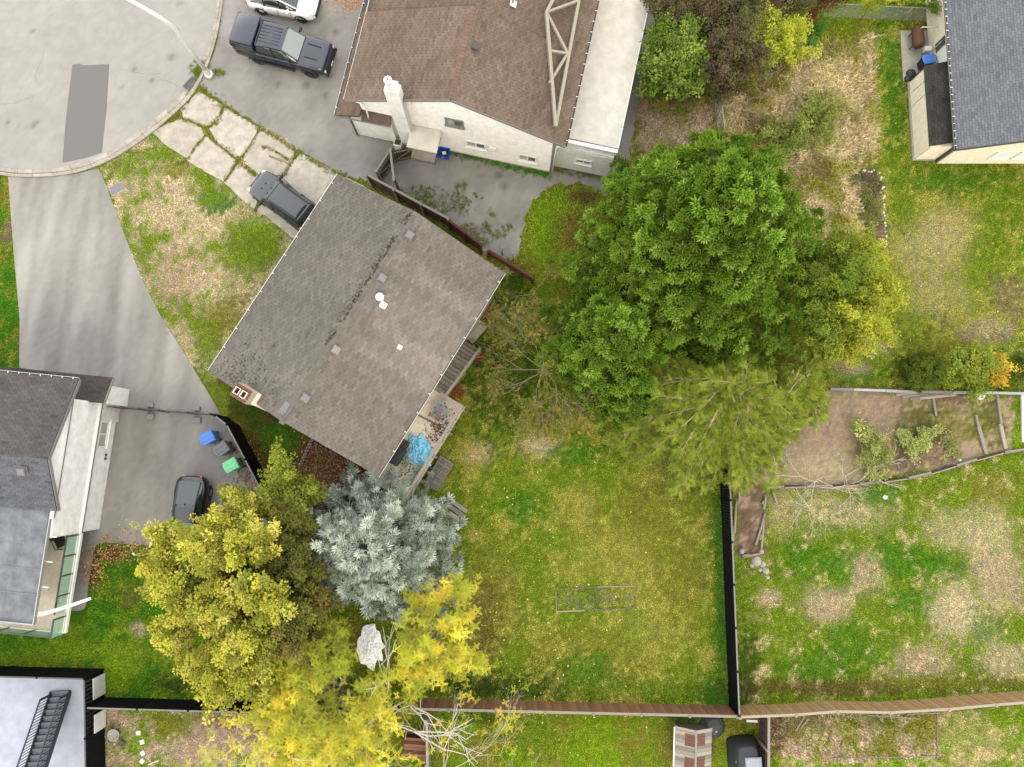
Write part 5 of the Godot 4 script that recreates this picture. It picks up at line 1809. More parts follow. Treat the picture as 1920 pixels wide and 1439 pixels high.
func make_vehicles() -> void:
	# dark blue pickup with a canopy
	var r := P(436, 47, 1.95)
	var f := P(619, 113, 0.8)
	var d := Vector2(f.x - r.x, f.z - r.z)
	var L := d.length()
	var ang := d.angle()
	var mid := Vector3((f.x + r.x) / 2, 0.034, (f.z + r.z) / 2)
	var h := L / 2
	var pk := {"paint": M.navy_paint, "half": 1.0, "wr": 0.43, "rim": M.rim_dark, "wheels": [h - 1.02, -h + 1.25], "mirror": h - 2.0, "mirror_mat": M.black_plastic, "pillars": [h - 3.0], "seams": [h - 1.9, h - 3.0, h - 3.95],
		"lamp": [0.1, 0.82, 0.74, 0.2, 0.2, 0.26], "tail": [1.0, 0.88, 0.4, 0.16], "handles": [h - 2.75, h - 3.7], "screen": M.windshield,
		"body": [[-h, 0.95, 0.6, 1.0, 1.18], [-h + 0.15, 0.99, 0.5, 1.02, 1.2], [h - 3.9, 1.0, 0.45, 1.02, 1.2], [h - 1.9, 1.0, 0.45, 1.02, 1.2], [h - 1.3, 0.99, 0.5, 1.02, 1.2], [h - 0.4, 0.97, 0.5, 0.98, 1.14], [h - 0.12, 0.92, 0.52, 0.9, 1.06], [h, 0.84, 0.55, 0.78, 0.9]],
		"cabin": [[h - 4.02, 0.93, 0.86, 1.15, 1.3], [h - 3.95, 0.93, 0.78, 1.15, 1.9], [h - 2.45, 0.93, 0.76, 1.15, 1.88], [h - 1.62, 0.9, 0.82, 1.15, 1.22]],
		"roof": [[h - 3.98, 0.93, 0.79, 1.15, 1.88], [h - 3.2, 0.93, 0.79, 1.15, 1.92], [h - 2.46, 0.93, 0.77, 1.15, 1.88]]}
	var t := make_car("pickup_truck", "dark blue pickup truck with a matching canopy over its bed", mid, ang, pk)
	var m := MB.new(true)
	var rings: Array = []
	for q in [[-h + 0.03, 0.9, 1.9], [-h + 0.12, 0.92, 1.97], [h - 4.2, 0.92, 1.97], [h - 4.12, 0.9, 1.93]]:
		rings.append([Vector3(q[0] - 0.0, 1.16, 0.97), Vector3(q[0], 1.5, 0.95), Vector3(q[0], q[2] - 0.06, q[1]), Vector3(q[0], q[2], q[1] - 0.07), Vector3(q[0], q[2] + 0.02, 0), Vector3(q[0], q[2], -q[1] + 0.07), Vector3(q[0], q[2] - 0.06, -q[1]), Vector3(q[0], 1.5, -0.95), Vector3(q[0], 1.16, -0.97)])
	m.loft(rings)
	obj("canopy", m, M.navy_paint, t)
	for z in [-1, 1]:
		m = MB.new()
		m.box(Vector3((-h + h - 4.15) / 2, 1.58, z * 0.945), Vector3(1.35, 0.34, 0.03), Basis(Vector3.RIGHT, -z * 0.09), 0.01)
		obj("canopy_window", m, M.car_glass, t)
		m = MB.new()
		m.box(Vector3(h - 2.95, 0.5, z * 1.04), Vector3(2.1, 0.06, 0.14), Basis(), 0.02)
		obj("running_board", m, M.black_plastic, t)
	for i in 6:
		m = MB.new()
		m.bar(Vector3(h - 3.85, 1.958, -0.5 + i * 0.2), Vector3(h - 2.65, 1.952, -0.5 + i * 0.2), 0.03, 0.02)
		obj("roof_rib", m, M.navy_paint, t)
	for z in [-0.42, 0.42]:
		m = MB.new()
		m.bar(Vector3(h - 1.35, 1.235, z), Vector3(h - 0.55, 1.185, z * 0.95), 0.04, 0.03)
		obj("bonnet_crease", m, M.seam, t)
	m = MB.new()
	m.box(Vector3(h + 0.02, 0.55, 0), Vector3(0.16, 0.22, 1.8), Basis(), 0.05)
	obj("bumper", m, M.black_plastic, t)
	m = MB.new()
	m.box(Vector3(h + 0.11, 0.62, 0.1), Vector3(0.02, 0.14, 0.32))
	obj("number_plate", m, M.white_paint, t)
	# white saloon at the top of the frame
	var w1 := P(491, 21, 0.3)
	var w2 := P(566, 36, 0.3)
	d = Vector2(w2.x - w1.x, w2.z - w1.z)
	ang = d.angle()
	var cen := (w1 + w2) / 2 + Vector3(-sin(ang), 0, cos(ang)) * -0.76
	cen.y = 0.034
	var wb := d.length() / 2
	var sd := {"paint": M.white_car_paint, "half": 0.88, "wr": 0.32, "rim": M.rim_dark, "wheels": [wb, -wb], "mirror": wb - 0.6, "pillars": [0.1, -0.85], "seams": [wb - 0.55, -0.1, -wb + 0.25],
		"lamp": [0.3, 0.66, 0.62, 0.42, 0.12, 0.2], "tail": [0.82, 0.6, 0.16, 0.34], "screen": M.car_glass,
		"body": [[-wb - 0.85, 0.6, 0.4, 0.7, 0.85], [-wb - 0.7, 0.78, 0.3, 0.8, 0.96], [-wb, 0.88, 0.24, 0.82, 0.98], [0, 0.88, 0.2, 0.8, 0.94], [wb - 0.3, 0.88, 0.22, 0.78, 0.93], [wb + 0.3, 0.86, 0.24, 0.7, 0.84], [wb + 0.7, 0.74, 0.28, 0.56, 0.7], [wb + 0.9, 0.5, 0.34, 0.46, 0.56]],
		"cabin": [[-wb - 0.55, 0.72, 0.6, 0.92, 0.98], [-0.75, 0.8, 0.58, 0.92, 1.4], [0.05, 0.8, 0.58, 0.92, 1.4], [wb - 0.18, 0.76, 0.66, 0.92, 0.96]],
		"roof": [[-0.85, 0.8, 0.6, 0.92, 1.37], [-0.3, 0.8, 0.6, 0.92, 1.43], [0.1, 0.8, 0.6, 0.92, 1.38]]}
	make_car("parked_car", "white saloon car with black wheels beside the dark pickup", cen, ang, sd)
	# dark four wheel drive nosing out from under the eave
	var f2 := P(478, 337, 0.85)
	var r2 := P(568, 398, 1.72)
	d = Vector2(f2.x - r2.x, f2.z - r2.z)
	ang = d.angle()
	var sl := d.length() + 0.25
	cen = Vector3(f2.x, 0.045, f2.z) - Vector3(cos(ang), 0, sin(ang)) * sl / 2
	h = sl / 2
	var su := {"paint": M.suv_paint, "half": 0.87, "wr": 0.36, "rim": M.rim_light, "wheels": [h - 0.78, -h + 0.8], "mirror": h - 1.3, "mirror_mat": M.black_plastic, "pillars": [0.0, -0.95], "seams": [h - 1.25, 0.0, -0.95],
		"lamp": [0.16, 0.8, 0.62, 0.24, 0.2, 0.28], "tail": [0.95, 0.76, 0.36, 0.14], "screen": M.car_glass,
		"body": [[-h, 0.82, 0.5, 0.92, 1.05], [-h + 0.15, 0.87, 0.42, 0.95, 1.07], [0, 0.87, 0.35, 0.95, 1.06], [h - 1.2, 0.87, 0.35, 0.94, 1.05], [h - 0.45, 0.85, 0.4, 0.9, 1.0], [h - 0.12, 0.78, 0.45, 0.78, 0.9], [h, 0.66, 0.5, 0.68, 0.78]],
		"cabin": [[-h + 0.12, 0.82, 0.74, 1.03, 1.2], [-h + 0.28, 0.82, 0.64, 1.03, 1.68], [h - 1.75, 0.82, 0.62, 1.03, 1.68], [h - 1.15, 0.8, 0.72, 1.03, 1.09]],
		"roof": [[-h + 0.2, 0.82, 0.66, 1.03, 1.66], [0, 0.82, 0.66, 1.03, 1.72], [h - 1.72, 0.82, 0.64, 1.03, 1.67]]}
	t = make_car("parked_car", "dark grey four wheel drive car half under the grey roof eave", cen, ang, su)
	for i in 5:
		m = MB.new()
		m.bar(Vector3(-h + 0.4, 1.725, -0.36 + i * 0.18), Vector3(h - 2.0, 1.735, -0.36 + i * 0.18), 0.025, 0.02)
		obj("roof_rib", m, M.suv_paint, t)
	for z in [-0.58, 0.58]:
		m = MB.new(true)
		m.tube([Vector3(-h + 0.3, 1.7, z), Vector3(-h + 0.5, 1.78, z), Vector3(h - 2.1, 1.78, z), Vector3(h - 1.85, 1.7, z)], [0.025, 0.025, 0.025, 0.025], 6)
		obj("roof_rail", m, M.black_plastic, t)
	for z in [-0.2, 0.15]:
		m = MB.new()
		m.box(Vector3(h - 0.75, 1.035, z), Vector3(0.14, 0.03, 0.1), Basis(Vector3.UP, 0.3), 0.01)
		obj("bonnet_vent", m, M.black_plastic, t)
	# black coupe, tail towards the bins
	var b1 := P(362, 893, 0.75)
	var b2 := P(345, 985, 1.2)
	d = Vector2(b2.x - b1.x, b2.z - b1.z)
	ang = d.angle()
	cen = Vector3(b1.x, 0.034, b1.z) + Vector3(cos(ang), 0, sin(ang)) * 2.15
	h = 2.15
	var cp := {"paint": M.black_paint, "half": 0.9, "wr": 0.33, "rim": M.rim_light, "wheels": [h - 0.85, -h + 0.85], "mirror": 0.75, "pillars": [-0.5], "seams": [0.95, -0.4],
		"lamp": [0.3, 0.66, 0.62, 0.42, 0.12, 0.2], "tail": [0.8, 0.42, 0.12, 0.3], "rear": M.car_glass, "screen": M.car_glass, "handles": [-0.2],
		"body": [[-h, 0.45, 0.42, 0.72, 0.86], [-h + 0.07, 0.66, 0.38, 0.8, 0.95], [-h + 0.28, 0.82, 0.32, 0.84, 1.02], [-h + 0.8, 0.9, 0.26, 0.84, 1.02], [0, 0.9, 0.2, 0.8, 0.95], [h - 1.0, 0.9, 0.22, 0.76, 0.92], [h - 0.4, 0.84, 0.26, 0.68, 0.8], [h, 0.55, 0.34, 0.5, 0.6]],
		"cabin": [[-h + 0.3, 0.74, 0.62, 0.95, 1.04], [-0.55, 0.82, 0.56, 0.93, 1.34], [0.25, 0.82, 0.56, 0.93, 1.34], [1.05, 0.78, 0.66, 0.92, 0.97]],
		"roof": [[-0.6, 0.82, 0.58, 0.93, 1.32], [-0.1, 0.82, 0.58, 0.93, 1.37], [0.3, 0.82, 0.58, 0.93, 1.32]]}
	t = make_car("parked_car", "black coupe with its tail towards the coloured bins, partly under yellow leaves", cen, ang, cp)
	m = MB.new()
	m.box(Vector3(-1.45, 1.16, 0.35), Vector3(0.32, 0.02, 0.42), Basis(Vector3.BACK, 0.3), 0.005)
	obj("window_sticker", m, M.white_paint, t)
	m = MB.new(true)
	m.tube([Vector3(-0.62, 1.38, 0), Vector3(-0.72, 1.5, 0)], [0.03, 0.008], 6)
	obj("aerial", m, M.black_plastic, t)

# ---------------------------------------------------------------- yard things
func bin(at: Vector3, turn: float, m: Material, label: String, s := 1.0, body_mat: Material = null) -> void:
	var t := thing("wheelie_bin", label, "bin", at, turn, "")
	var b := MB.new()
	var lo := 0.23 * s
	var hi := 0.29 * s
	var p: Array = []
	for q in [[-lo, lo], [lo, lo], [lo, -lo], [-lo, -lo]]:
		p.append(Vector3(q[0] * 1.1, 0.1, q[1]))
	for q in [[-hi, hi], [hi, hi], [hi, -hi], [-hi, -hi]]:
		p.append(Vector3(q[0] * 1.2, 1.0 * s, q[1]))
	b.hexa(p)
	b.box(Vector3(0, 0.98 * s, 0), Vector3(hi * 2.5, 0.06, hi * 2.12), Basis(), 0.015)
	obj("bin_body", b, body_mat if body_mat else m, t)
	b = MB.new()
	b.box(Vector3(-0.03 * s, 1.05 * s, 0), Vector3(hi * 2.6, 0.08, hi * 2.2), Basis(Vector3.BACK, 0.04), 0.03)
	for z in [-0.13, 0.13]:
		b.box(Vector3(-0.04 * s, 1.1 * s, z * s), Vector3(hi * 1.9, 0.025, 0.09 * s), Basis(Vector3.BACK, 0.04), 0.01)
	b.box(Vector3(-hi * 1.3, 1.06 * s, 0), Vector3(0.14, 0.05, hi * 1.3), Basis(Vector3.BACK, 0.2), 0.02)
	obj("lid", b, m, t)
	b = MB.new(true)
	b.tube([Vector3(hi * 1.2, 1.0 * s, -0.2 * s), Vector3(hi * 1.55, 1.02 * s, -0.2 * s), Vector3(hi * 1.55, 1.02 * s, 0.2 * s), Vector3(hi * 1.2, 1.0 * s, 0.2 * s)], [0.018, 0.018, 0.018, 0.018], 6)
	obj("handle", b, M.black_plastic, t)
	for z in [-0.24, 0.24]:
		b = MB.new(true)
		b.lathe([[0.0, -0.03], [0.12, -0.03], [0.13, 0.0], [0.12, 0.03], [0.0, 0.03]], 14, Transform3D(Basis(Vector3.RIGHT, PI / 2), Vector3(0.22 * s, 0.13, z * s)))
		obj("wheel", b, M.tyre, t)

func plank_fence(called: String, label: String, pts: Array, hgt: float, mats: Array, cap: Material, board := 0.15, post_gap := 2.4, group := "", lean := 0.0) -> Node3D:
	# pts: ground points along the line; boards are set one by one against two rails
	var t := thing(called, label, "fence", Vector3.ZERO, 0.0, group)
	var bm := BoxMesh.new()
	bm.size = Vector3(board - 0.012, hgt - 0.1, 0.022)
	var k := 0
	for i in pts.size() - 1:
		var a: Vector3 = pts[i]
		var b: Vector3 = pts[i + 1]
		var d := (b - a).normalized()
		var side := Vector3(-d.z, 0, d.x)
		var L := a.distance_to(b)
		var n := int(round(L / board))
		var bs := Basis(d, Vector3.UP, d.cross(Vector3.UP)) * Basis(Vector3.RIGHT, lean)
		for j in n:
			var o := MeshInstance3D.new()
			o.name = "fence_board"
			o.mesh = bm
			o.material_override = mats[(k * 7 + (k / 3) * 5) % mats.size()]
			o.transform = Transform3D(bs, a + d * (L * (j + 0.5) / n) + Vector3.UP * ((hgt - 0.1) / 2 + 0.04 + rng.randf_range(-0.012, 0.012)) + side * (0.012 if k % 2 else 0.0))
			t.add_child(o, true)
			k += 1
		for y in [0.35, hgt - 0.35]:
			var r := MB.new()
			r.bar(a + Vector3.UP * y + side * 0.06, b + Vector3.UP * y + side * 0.06, 0.05, 0.09)
			obj("fence_rail", r, mats[0], t)
		var c := MB.new()
		c.bar(a + Vector3.UP * (hgt - 0.03) + side * 0.03, b + Vector3.UP * (hgt - 0.03) + side * 0.03, 0.13, 0.04)
		obj("cap_rail", c, cap, t)
		var np := maxi(1, int(round(L / post_gap)))
		for j in np + (1 if i == pts.size() - 2 else 0):
			var p := a + d * (L * j / np) + side * 0.09
			var q := MB.new()
			q.box(p + Vector3.UP * (hgt + 0.04) / 2, Vector3(0.11, hgt + 0.04, 0.11), Basis(d, Vector3.UP, d.cross(Vector3.UP)), 0.012)
			obj("fence_post", q, cap, t)
	return t

func panel_fence(called: String, label: String, pts: Array, hgt: float, m: Material, cap: Material, gap := 2.4) -> Node3D:
	var t := thing(called, label, "fence")
	for i in pts.size() - 1:
		var a: Vector3 = pts[i]
		var b: Vector3 = pts[i + 1]
		var d := (b - a).normalized()
		var L := a.distance_to(b)
		var np := maxi(1, int(round(L / gap)))
		for j in np:
			var p := a + d * (L * j / np)
			var q := a + d * (L * (j + 1) / np)
			# tongued black boards, joints 5 mm deep
			var nb := 14
			for k in nb:
				var u := p.lerp(q, (k + 0.04) / nb)
				var v := p.lerp(q, (k + 0.96) / nb)
				var f := MB.new()
				f.bar(u + Vector3.UP * (hgt / 2 - 0.02), v + Vector3.UP * (hgt / 2 - 0.02), 0.03, hgt - 0.06)
				obj("fence_board", f, m, t)
			var c := MB.new()
			c.bar(p + Vector3.UP * (hgt - 0.02), q + Vector3.UP * (hgt - 0.02), 0.07, 0.04)
			obj("cap_rail", c, cap, t)
			c = MB.new()
			c.bar(p + Vector3.UP * 0.1, q + Vector3.UP * 0.1, 0.05, 0.12)
			obj("base_rail", c, m, t)
			c = MB.new()
			c.box(p + Vector3.UP * (hgt + 0.03) / 2, Vector3(0.1, hgt + 0.03, 0.1), Basis(d, Vector3.UP, d.cross(Vector3.UP)), 0.01)
			obj("fence_post", c, m, t)
	var e: Vector3 = pts[-1]
	var c2 := MB.new()
	c2.box(e + Vector3.UP * (hgt + 0.03) / 2, Vector3(0.1, hgt + 0.03, 0.1), Basis(), 0.01)
	obj("fence_post", c2, m, t)
	return t

func chain_link(label: String, a: Vector3, b: Vector3, hgt: float, gap := 2.4) -> void:
	var t := thing("chain_link_fence", label, "fence")
	var L := a.distance_to(b)
	var np := int(round(L / gap))
	var d := (b - a) / L
	for i in np + 1:
		var m := MB.new(true)
		m.tube([a + d * (L * i / np), a + d * (L * i / np) + Vector3.UP * (hgt + 0.05)], [0.03, 0.03], 6)
		obj("fence_post", m, M.galvanised, t)
	var r := MB.new(true)
	r.tube([a + Vector3.UP * hgt, b + Vector3.UP * hgt], [0.025, 0.025], 6)
	obj("top_rail", r, M.galvanised, t)
	var w := MB.new()
	var n := int(L / 0.1)
	for i in n:
		for s in [-1, 1]:
			var x0 := L * i / n
			var x1 := clampf(x0 + s * hgt * 0.9, 0, L)
			var hh := absf(x1 - x0) / 0.9
			w.bar(a + d * x0 + Vector3.UP * 0.03, a + d * x1 + Vector3.UP * hh, 0.006, 0.006)
	obj("wire_mesh", w, M.galvanised, t, "stuff")

func timber(called: String, label: String, a: Vector3, b: Vector3, w: float, h: float, m: Material, cat := "timber", group := "") -> void:
	var q := MB.new()
	q.bar(a, b, w, h, Vector3.UP, 0.015)
	single(called, q, m, label, cat, group)

func make_fences() -> void:
	var bf := [M.brown_fence, M.brown_fence_b, M.brown_fence_c]
	var tf := [M.tan_fence, M.tan_fence_b, M.tan_fence_c]
	panel_fence("garden_fence", "black board fence between the two back lawns", [P(1346, 800), P(1352, 935), P(1367, 1321)], 1.8, M.black_fence, M.grey_cap)
	plank_fence("garden_fence", "red brown board fence along the bottom of the big back lawn", [P(760, 1309), P(1366, 1323)], 1.65, bf, M.grey_wood, 0.15, 2.4)
	plank_fence("garden_fence", "tan board fence bowing along the bottom of the patchy lawn", [P(1370, 1324), P(1470, 1320), P(1545, 1314), P(1640, 1316), P(1745, 1310), P(1830, 1302), P(1950, 1293)], 1.65, tf, M.pale_wood, 0.15, 2.4)
	plank_fence("garden_fence", "dark weathered board fence behind the covered barbecue at the bottom edge", [P(1424, 1326), P(1423, 1510)], 1.55, [M.old_fence, M.dark_wood], M.grey_wood, 0.15, 1.8)
	panel_fence("garden_fence", "black board fence beside the bins, angled across the strip of rough grass", [P(428, 784), P(449, 800), P(515, 925)], 1.85, M.black_fence, M.grey_cap)
	panel_fence("garden_fence", "black board fence round the concrete pad with the metal stair", [P(-60, 1248), P(194, 1255), P(198, 1470)], 1.8, M.black_fence, M.dark_trim)
	panel_fence("garden_fence", "black board fence below the lush lawn, running under the yellow tree", [P(196, 1308), P(470, 1316), P(760, 1310)], 1.7, M.black_fence, M.grey_cap)
	var pn := MB.new()
	pn.bar(P(197, 1262) + Vector3.UP * 0.6, P(198, 1300) + Vector3.UP * 0.6, 0.05, 1.1)
	single("white_board", pn, M.white_paint, "white board leaning outside the corner of the black fence", "board")
	pn = MB.new()
	pn.bar(P(199, 1328) + Vector3.UP * 0.6, P(199, 1362) + Vector3.UP * 0.6, 0.05, 1.0)
	single("white_board", pn, M.white_paint, "white board outside the black fence below the fence junction", "board")
	# plank fence and gate between the grey and brown roofs
	plank_fence("garden_fence", "weathered brown board fence running along the north edge of the grey roof", [P(700, 349), P(846, 428)], 1.75, [M.old_fence, M.dark_wood, M.old_fence], M.grey_wood, 0.15, 1.9)
	plank_fence("garden_fence", "dark red board fence between the grey roof and the cracked yard", [P(846, 430), P(905, 474)], 1.7, [M.red_fence, M.red_fence, M.dark_wood], M.red_fence, 0.15, 1.5)
	plank_fence("garden_fence", "red brown board fence ending at the dark green conifer", [P(918, 480), P(1000, 530)], 1.2, [M.red_fence, M.brown_fence_c], M.red_fence, 0.15, 1.3)
	var g := thing("garden_gate", "open weathered board gate with a diagonal brace beside the white chimney", "gate")
	var a := P(741, 304)
	var b := P(776, 296)
	var c2 := P(716, 343)
	for q in [[a, b, 1.5, true], [a, c2, 1.55, false]]:
		var d: Vector3 = (q[1] - q[0]).normalized()
		var L: float = q[0].distance_to(q[1])
		for j in int(L / 0.16):
			var m := MB.new()
			m.box(q[0] + d * (0.08 + j * 0.16) + Vector3.UP * q[2] / 2, Vector3(0.145, q[2] - 0.1, 0.025), Basis(d, Vector3.UP, d.cross(Vector3.UP)))
			obj("gate_board", m, [M.dark_wood, M.old_fence][j % 2], g)
		for y in [0.3, q[2] - 0.2]:
			var m := MB.new()
			m.bar(q[0] + Vector3.UP * y + Vector3(0, 0, 0.06), q[1] + Vector3.UP * y + Vector3(0, 0, 0.06), 0.05, 0.1)
			obj("gate_rail", m, M.grey_wood_b, g)
		var m2 := MB.new()
		m2.bar(q[0] + Vector3.UP * 0.35 + Vector3(0, 0, 0.1), q[1] + Vector3.UP * (q[2] - 0.25) + Vector3(0, 0, 0.1), 0.04, 0.09)
		obj("gate_brace", m2, M.grey_wood_b, g)
	for p in [a, c2, P(748, 356)]:
		var m := MB.new()
		m.bar(p, p + Vector3.UP * 1.75, 0.13, 0.13, Vector3.RIGHT)
		obj("gate_post", m, M.grey_wood, g)
	var m3 := MB.new()
	m3.bar(a + Vector3.UP * 1.78, P(748, 362) + Vector3.UP * 1.78, 0.12, 0.06)
	obj("top_beam", m3, M.grey_wood, g)
	m3 = MB.new()
	m3.bar(a + Vector3.UP * 1.7, c2 + Vector3.UP * 1.7, 0.08, 0.06)
	obj("top_beam", m3, M.grey_wood, g)
	for p in [[942, 478], [962, 488]]:
		var q := MB.new()
		q.bar(P(p[0], p[1]), P(p[0], p[1]) + Vector3.UP * 1.5, 0.07, 0.07, Vector3.RIGHT)
		single("stake", q, M.pale_wood, ["pale stake standing by the end of the dark red fence", "pale stake nearer the conifer by the red brown fence"][0 if p[0] == 942 else 1], "stake")
	# black metal gate across the driveway
	var t := thing("driveway_gate", "black metal gate across the driveway from the porch to the fence", "gate")
	var p0 := P(222, 766)
	var p1 := P(412, 780)
	var d2 := (p1 - p0).normalized()
	var L2 := p0.distance_to(p1)
	for y in [0.15, 0.75, 1.3]:
		var m := MB.new()
		m.bar(p0 + Vector3.UP * y, p1 + Vector3.UP * y, 0.05, 0.05)
		obj("gate_rail", m, M.steel_dark, t)
	for i in 50:
		var m := MB.new()
		var p := p0 + d2 * (L2 * (i + 0.5) / 50)
		m.bar(p + Vector3.UP * 0.1, p + Vector3.UP * 1.35, 0.02, 0.02, Vector3.RIGHT)
		obj("gate_bar", m, M.steel_dark, t)
	for s in [0.0, 0.32, 0.5, 0.78, 1.0]:
		var m := MB.new()
		var p = p0 + d2 * L2 * s
		m.bar(p, p + Vector3.UP * 1.45, 0.1, 0.1, Vector3.RIGHT)
		obj("gate_post", m, M.steel_dark, t)
		if s == 0.32 or s == 0.78:
			m = MB.new()
			m.box(p + Vector3(0.05, 0.1, 0.35), Vector3(0.4, 0.2, 0.3), Basis(), 0.03)
			m.box(p + Vector3(0.0, 0.1, -0.3), Vector3(0.35, 0.2, 0.25), Basis(), 0.03)
			obj("gate_wheel_block", m, M.dull_trim, t)
	chain_link("galvanised chain link fence at the top edge behind the straw grass", P(1540, 32), P(1765, 42), 1.25)
	chain_link("short galvanised chain link fence between the dry grass and the big conifer", P(1338, 180), P(1347, 262), 1.3, 1.4)

func crumpled(rx: float, rz: float, hh: float, off: float) -> MB:   # a heaped, folded sheet
	var m := MB.new()
	var gx := 30
	var pts: Array = []
	for j in gx + 1:
		for i in gx + 1:
			var a := TAU * i / gx
			var f := j / float(gx)
			var r := f * (0.9 + 0.3 * n_mid.get_noise_2d(cos(a) * 2 + off, sin(a) * 2 + 4))
			var x := cos(a) * r * rx
			var z := sin(a) * r * rz
			var fold := 0.3 * absf(n_small.get_noise_2d(x * 1.3 + off, z * 1.3)) + 0.26 * absf(n_mid.get_noise_2d(x * 2.4 + off, z * 2.4))
			pts.append(Vector3(x, hh * (1.0 - pow(f, 1.6)) + fold * (1.05 - 0.7 * f) + 0.012, z))
	for j in gx:
		for i in gx:
			var k := j * (gx + 1) + i
			m.quad(pts[k], pts[k + gx + 1], pts[k + gx + 2], pts[k + 1])
	return m

func make_yard() -> void:
	# bins
	bin(P(404, 822), deg_to_rad(29), M.bin_blue, "blue wheelie bin at the top of the row by the black fence")
	bin(P(430, 842), deg_to_rad(35), M.bin_grey, "grey wheelie bin between the blue and the green ones")
	bin(P(447, 872), deg_to_rad(29), M.bin_green, "pale green wheelie bin by the black fence")
	var t := thing("recycling_box", "bright blue recycling box by the white sided wall", "box", P(833, 291), deg_to_rad(-12))
	var m := MB.new()
	for q in [[0, 0.2, 0.24, 0.6, 0.4, 0.03], [0, 0.2, -0.24, 0.6, 0.4, 0.03], [-0.29, 0.2, 0, 0.03, 0.4, 0.45], [0.29, 0.2, 0, 0.03, 0.4, 0.45], [0, 0.02, 0, 0.56, 0.03, 0.45]]:
		m.box(Vector3(q[0], q[1], q[2]), Vector3(q[3], q[4], q[5]))
	m.box(Vector3(0, 0.39, 0.27), Vector3(0.66, 0.05, 0.05))
	m.box(Vector3(0, 0.39, -0.27), Vector3(0.66, 0.05, 0.05))
	obj("box_shell", m, M.box_blue, t)
	m = MB.new()
	for k in 3:
		var a := TAU * k / 3.0 + 0.5
		m.bar(Vector3(cos(a) * 0.09, 0.22, 0.262 + 0.0), Vector3(cos(a + 1.6) * 0.09, 0.22 + 0.09 * sin(a + 1.6), 0.262), 0.03, 0.01, Vector3.BACK)
	m.box(Vector3(0.02, 0.3, 0.0), Vector3(0.22, 0.1, 0.2), Basis(Vector3.UP, 0.4), 0.02)
	obj("paper", m, M.white_paint, t)
	t = thing("planter", "narrow white masonry planter with dark earth against the white chimney", "planter", P(751, 281), deg_to_rad(-12.5))
	m = MB.new()
	m.box(Vector3(0, 0.5, 0), Vector3(0.46, 1.0, 0.42), Basis(), 0.02)
	obj("planter_wall", m, M.white_wall, t)
	m = MB.new()
	m.box(Vector3(0, 1.0, 0), Vector3(0.36, 0.06, 0.32))
	obj("earth", m, M.soil, t)
	# on the grey house's deck
	var h: Node3D = get_node("house")
	var dk := func(x: float, y: float, z: float) -> Vector3:
		return h.transform * Vector3(x, y, z)
	t = thing("patio_table", "square glass topped table frame littered with brown leaves on the deck", "table", dk.call(5.72, 2.6, 1.72), deg_to_rad(-31.2))
	for q in [[-0.42, 0, 0.06, 0.96], [0.42, 0, 0.06, 0.96], [0, -0.45, 0.9, 0.06], [0, 0.45, 0.9, 0.06]]:
		m = MB.new()
		m.box(Vector3(q[0], 0.7, q[1]), Vector3(q[2], 0.04, q[3]))
		obj("frame_bar", m, M.pale_wood, t)
	m = MB.new()
	m.box(Vector3(0, 0.69, 0), Vector3(0.8, 0.012, 0.86))
	obj("table_top", m, M.vent_metal, t)
	for x in [-0.4, 0.4]:
		for z in [-0.43, 0.43]:
			m = MB.new()
			m.bar(Vector3(x, 0, z), Vector3(x, 0.69, z), 0.04, 0.04, Vector3.RIGHT)
			obj("leg", m, M.pale_wood, t)
	var tp := single("tarp", crumpled(0.75, 1.05, 0.3, 0.0), M.tarp_blue, "crumpled light blue tarp heaped on the deck", "tarp")
	tp.position = dk.call(5.75, 2.6, 4.0)
	tp.rotation.y = deg_to_rad(20)
	t = thing("barbecue", "dark boxy barbecue with a shelf against the house at the end of the deck", "barbecue", dk.call(4.95, 2.6, 4.75), deg_to_rad(-31.2))
	m = MB.new()
	m.box(Vector3(0, 0.5, 0), Vector3(0.6, 0.7, 0.9), Basis(), 0.03)
	obj("cabinet", m, M.cover_black, t)
	m = MB.new()
	m.box(Vector3(0.0, 0.9, 0), Vector3(0.62, 0.12, 0.95), Basis(), 0.04)
	obj("lid", m, M.black_plastic, t)
	m = MB.new()
	m.box(Vector3(0.05, 0.8, -0.7), Vector3(0.5, 0.04, 0.45))
	obj("side_shelf", m, M.dark_wood, t)
	leaf_litter("brown leaf litter drifted on the deck along the rail", [dk.call(6.2, 2.62, 1.9), dk.call(6.2, 2.62, 2.6), dk.call(6.1, 2.62, 3.1), dk.call(5.85, 3.32, 1.75), dk.call(5.95, 2.62, 2.6), dk.call(6.25, 2.62, 4.6), dk.call(5.6, 2.62, 5.3)], 0.3, 340, [Color(0.1, 0.045, 0.02), Color(0.16, 0.07, 0.03), Color(0.05, 0.025, 0.015)])
	# lattice frame leaning on grey base below the deck
	t = thing("lattice_frame", "grey wood lattice frame leaning below the deck rail", "frame", dk.call(7.15, 0, 4.6), deg_to_rad(-31.2))
	m = MB.new()
	m.box(Vector3(-0.1, 0.12, 0), Vector3(0.9, 0.24, 1.7), Basis(), 0.02)
	obj("base", m, M.grey_wood_b, t)
	for i in 6:
		m = MB.new()
		m.bar(Vector3(-0.5, 0.85, -0.85 + i * 0.34), Vector3(0.35, 0.5, -0.85 + i * 0.34), 0.035, 0.03)
		obj("lattice_slat", m, M.grey_wood, t)
	for x in [-0.4, 0.0]:
		m = MB.new()
		m.bar(Vector3(x, 0.82 - (x + 0.4) * 0.4, -0.9), Vector3(x, 0.82 - (x + 0.4) * 0.4, 0.9), 0.035, 0.03)
		obj("lattice_slat", m, M.grey_wood, t)
	# bits near the foot of the stair
	m = MB.new()
	m.prism(gpoly([868, 628, 896, 598, 916, 612, 886, 646]), 0.0, 0.1)
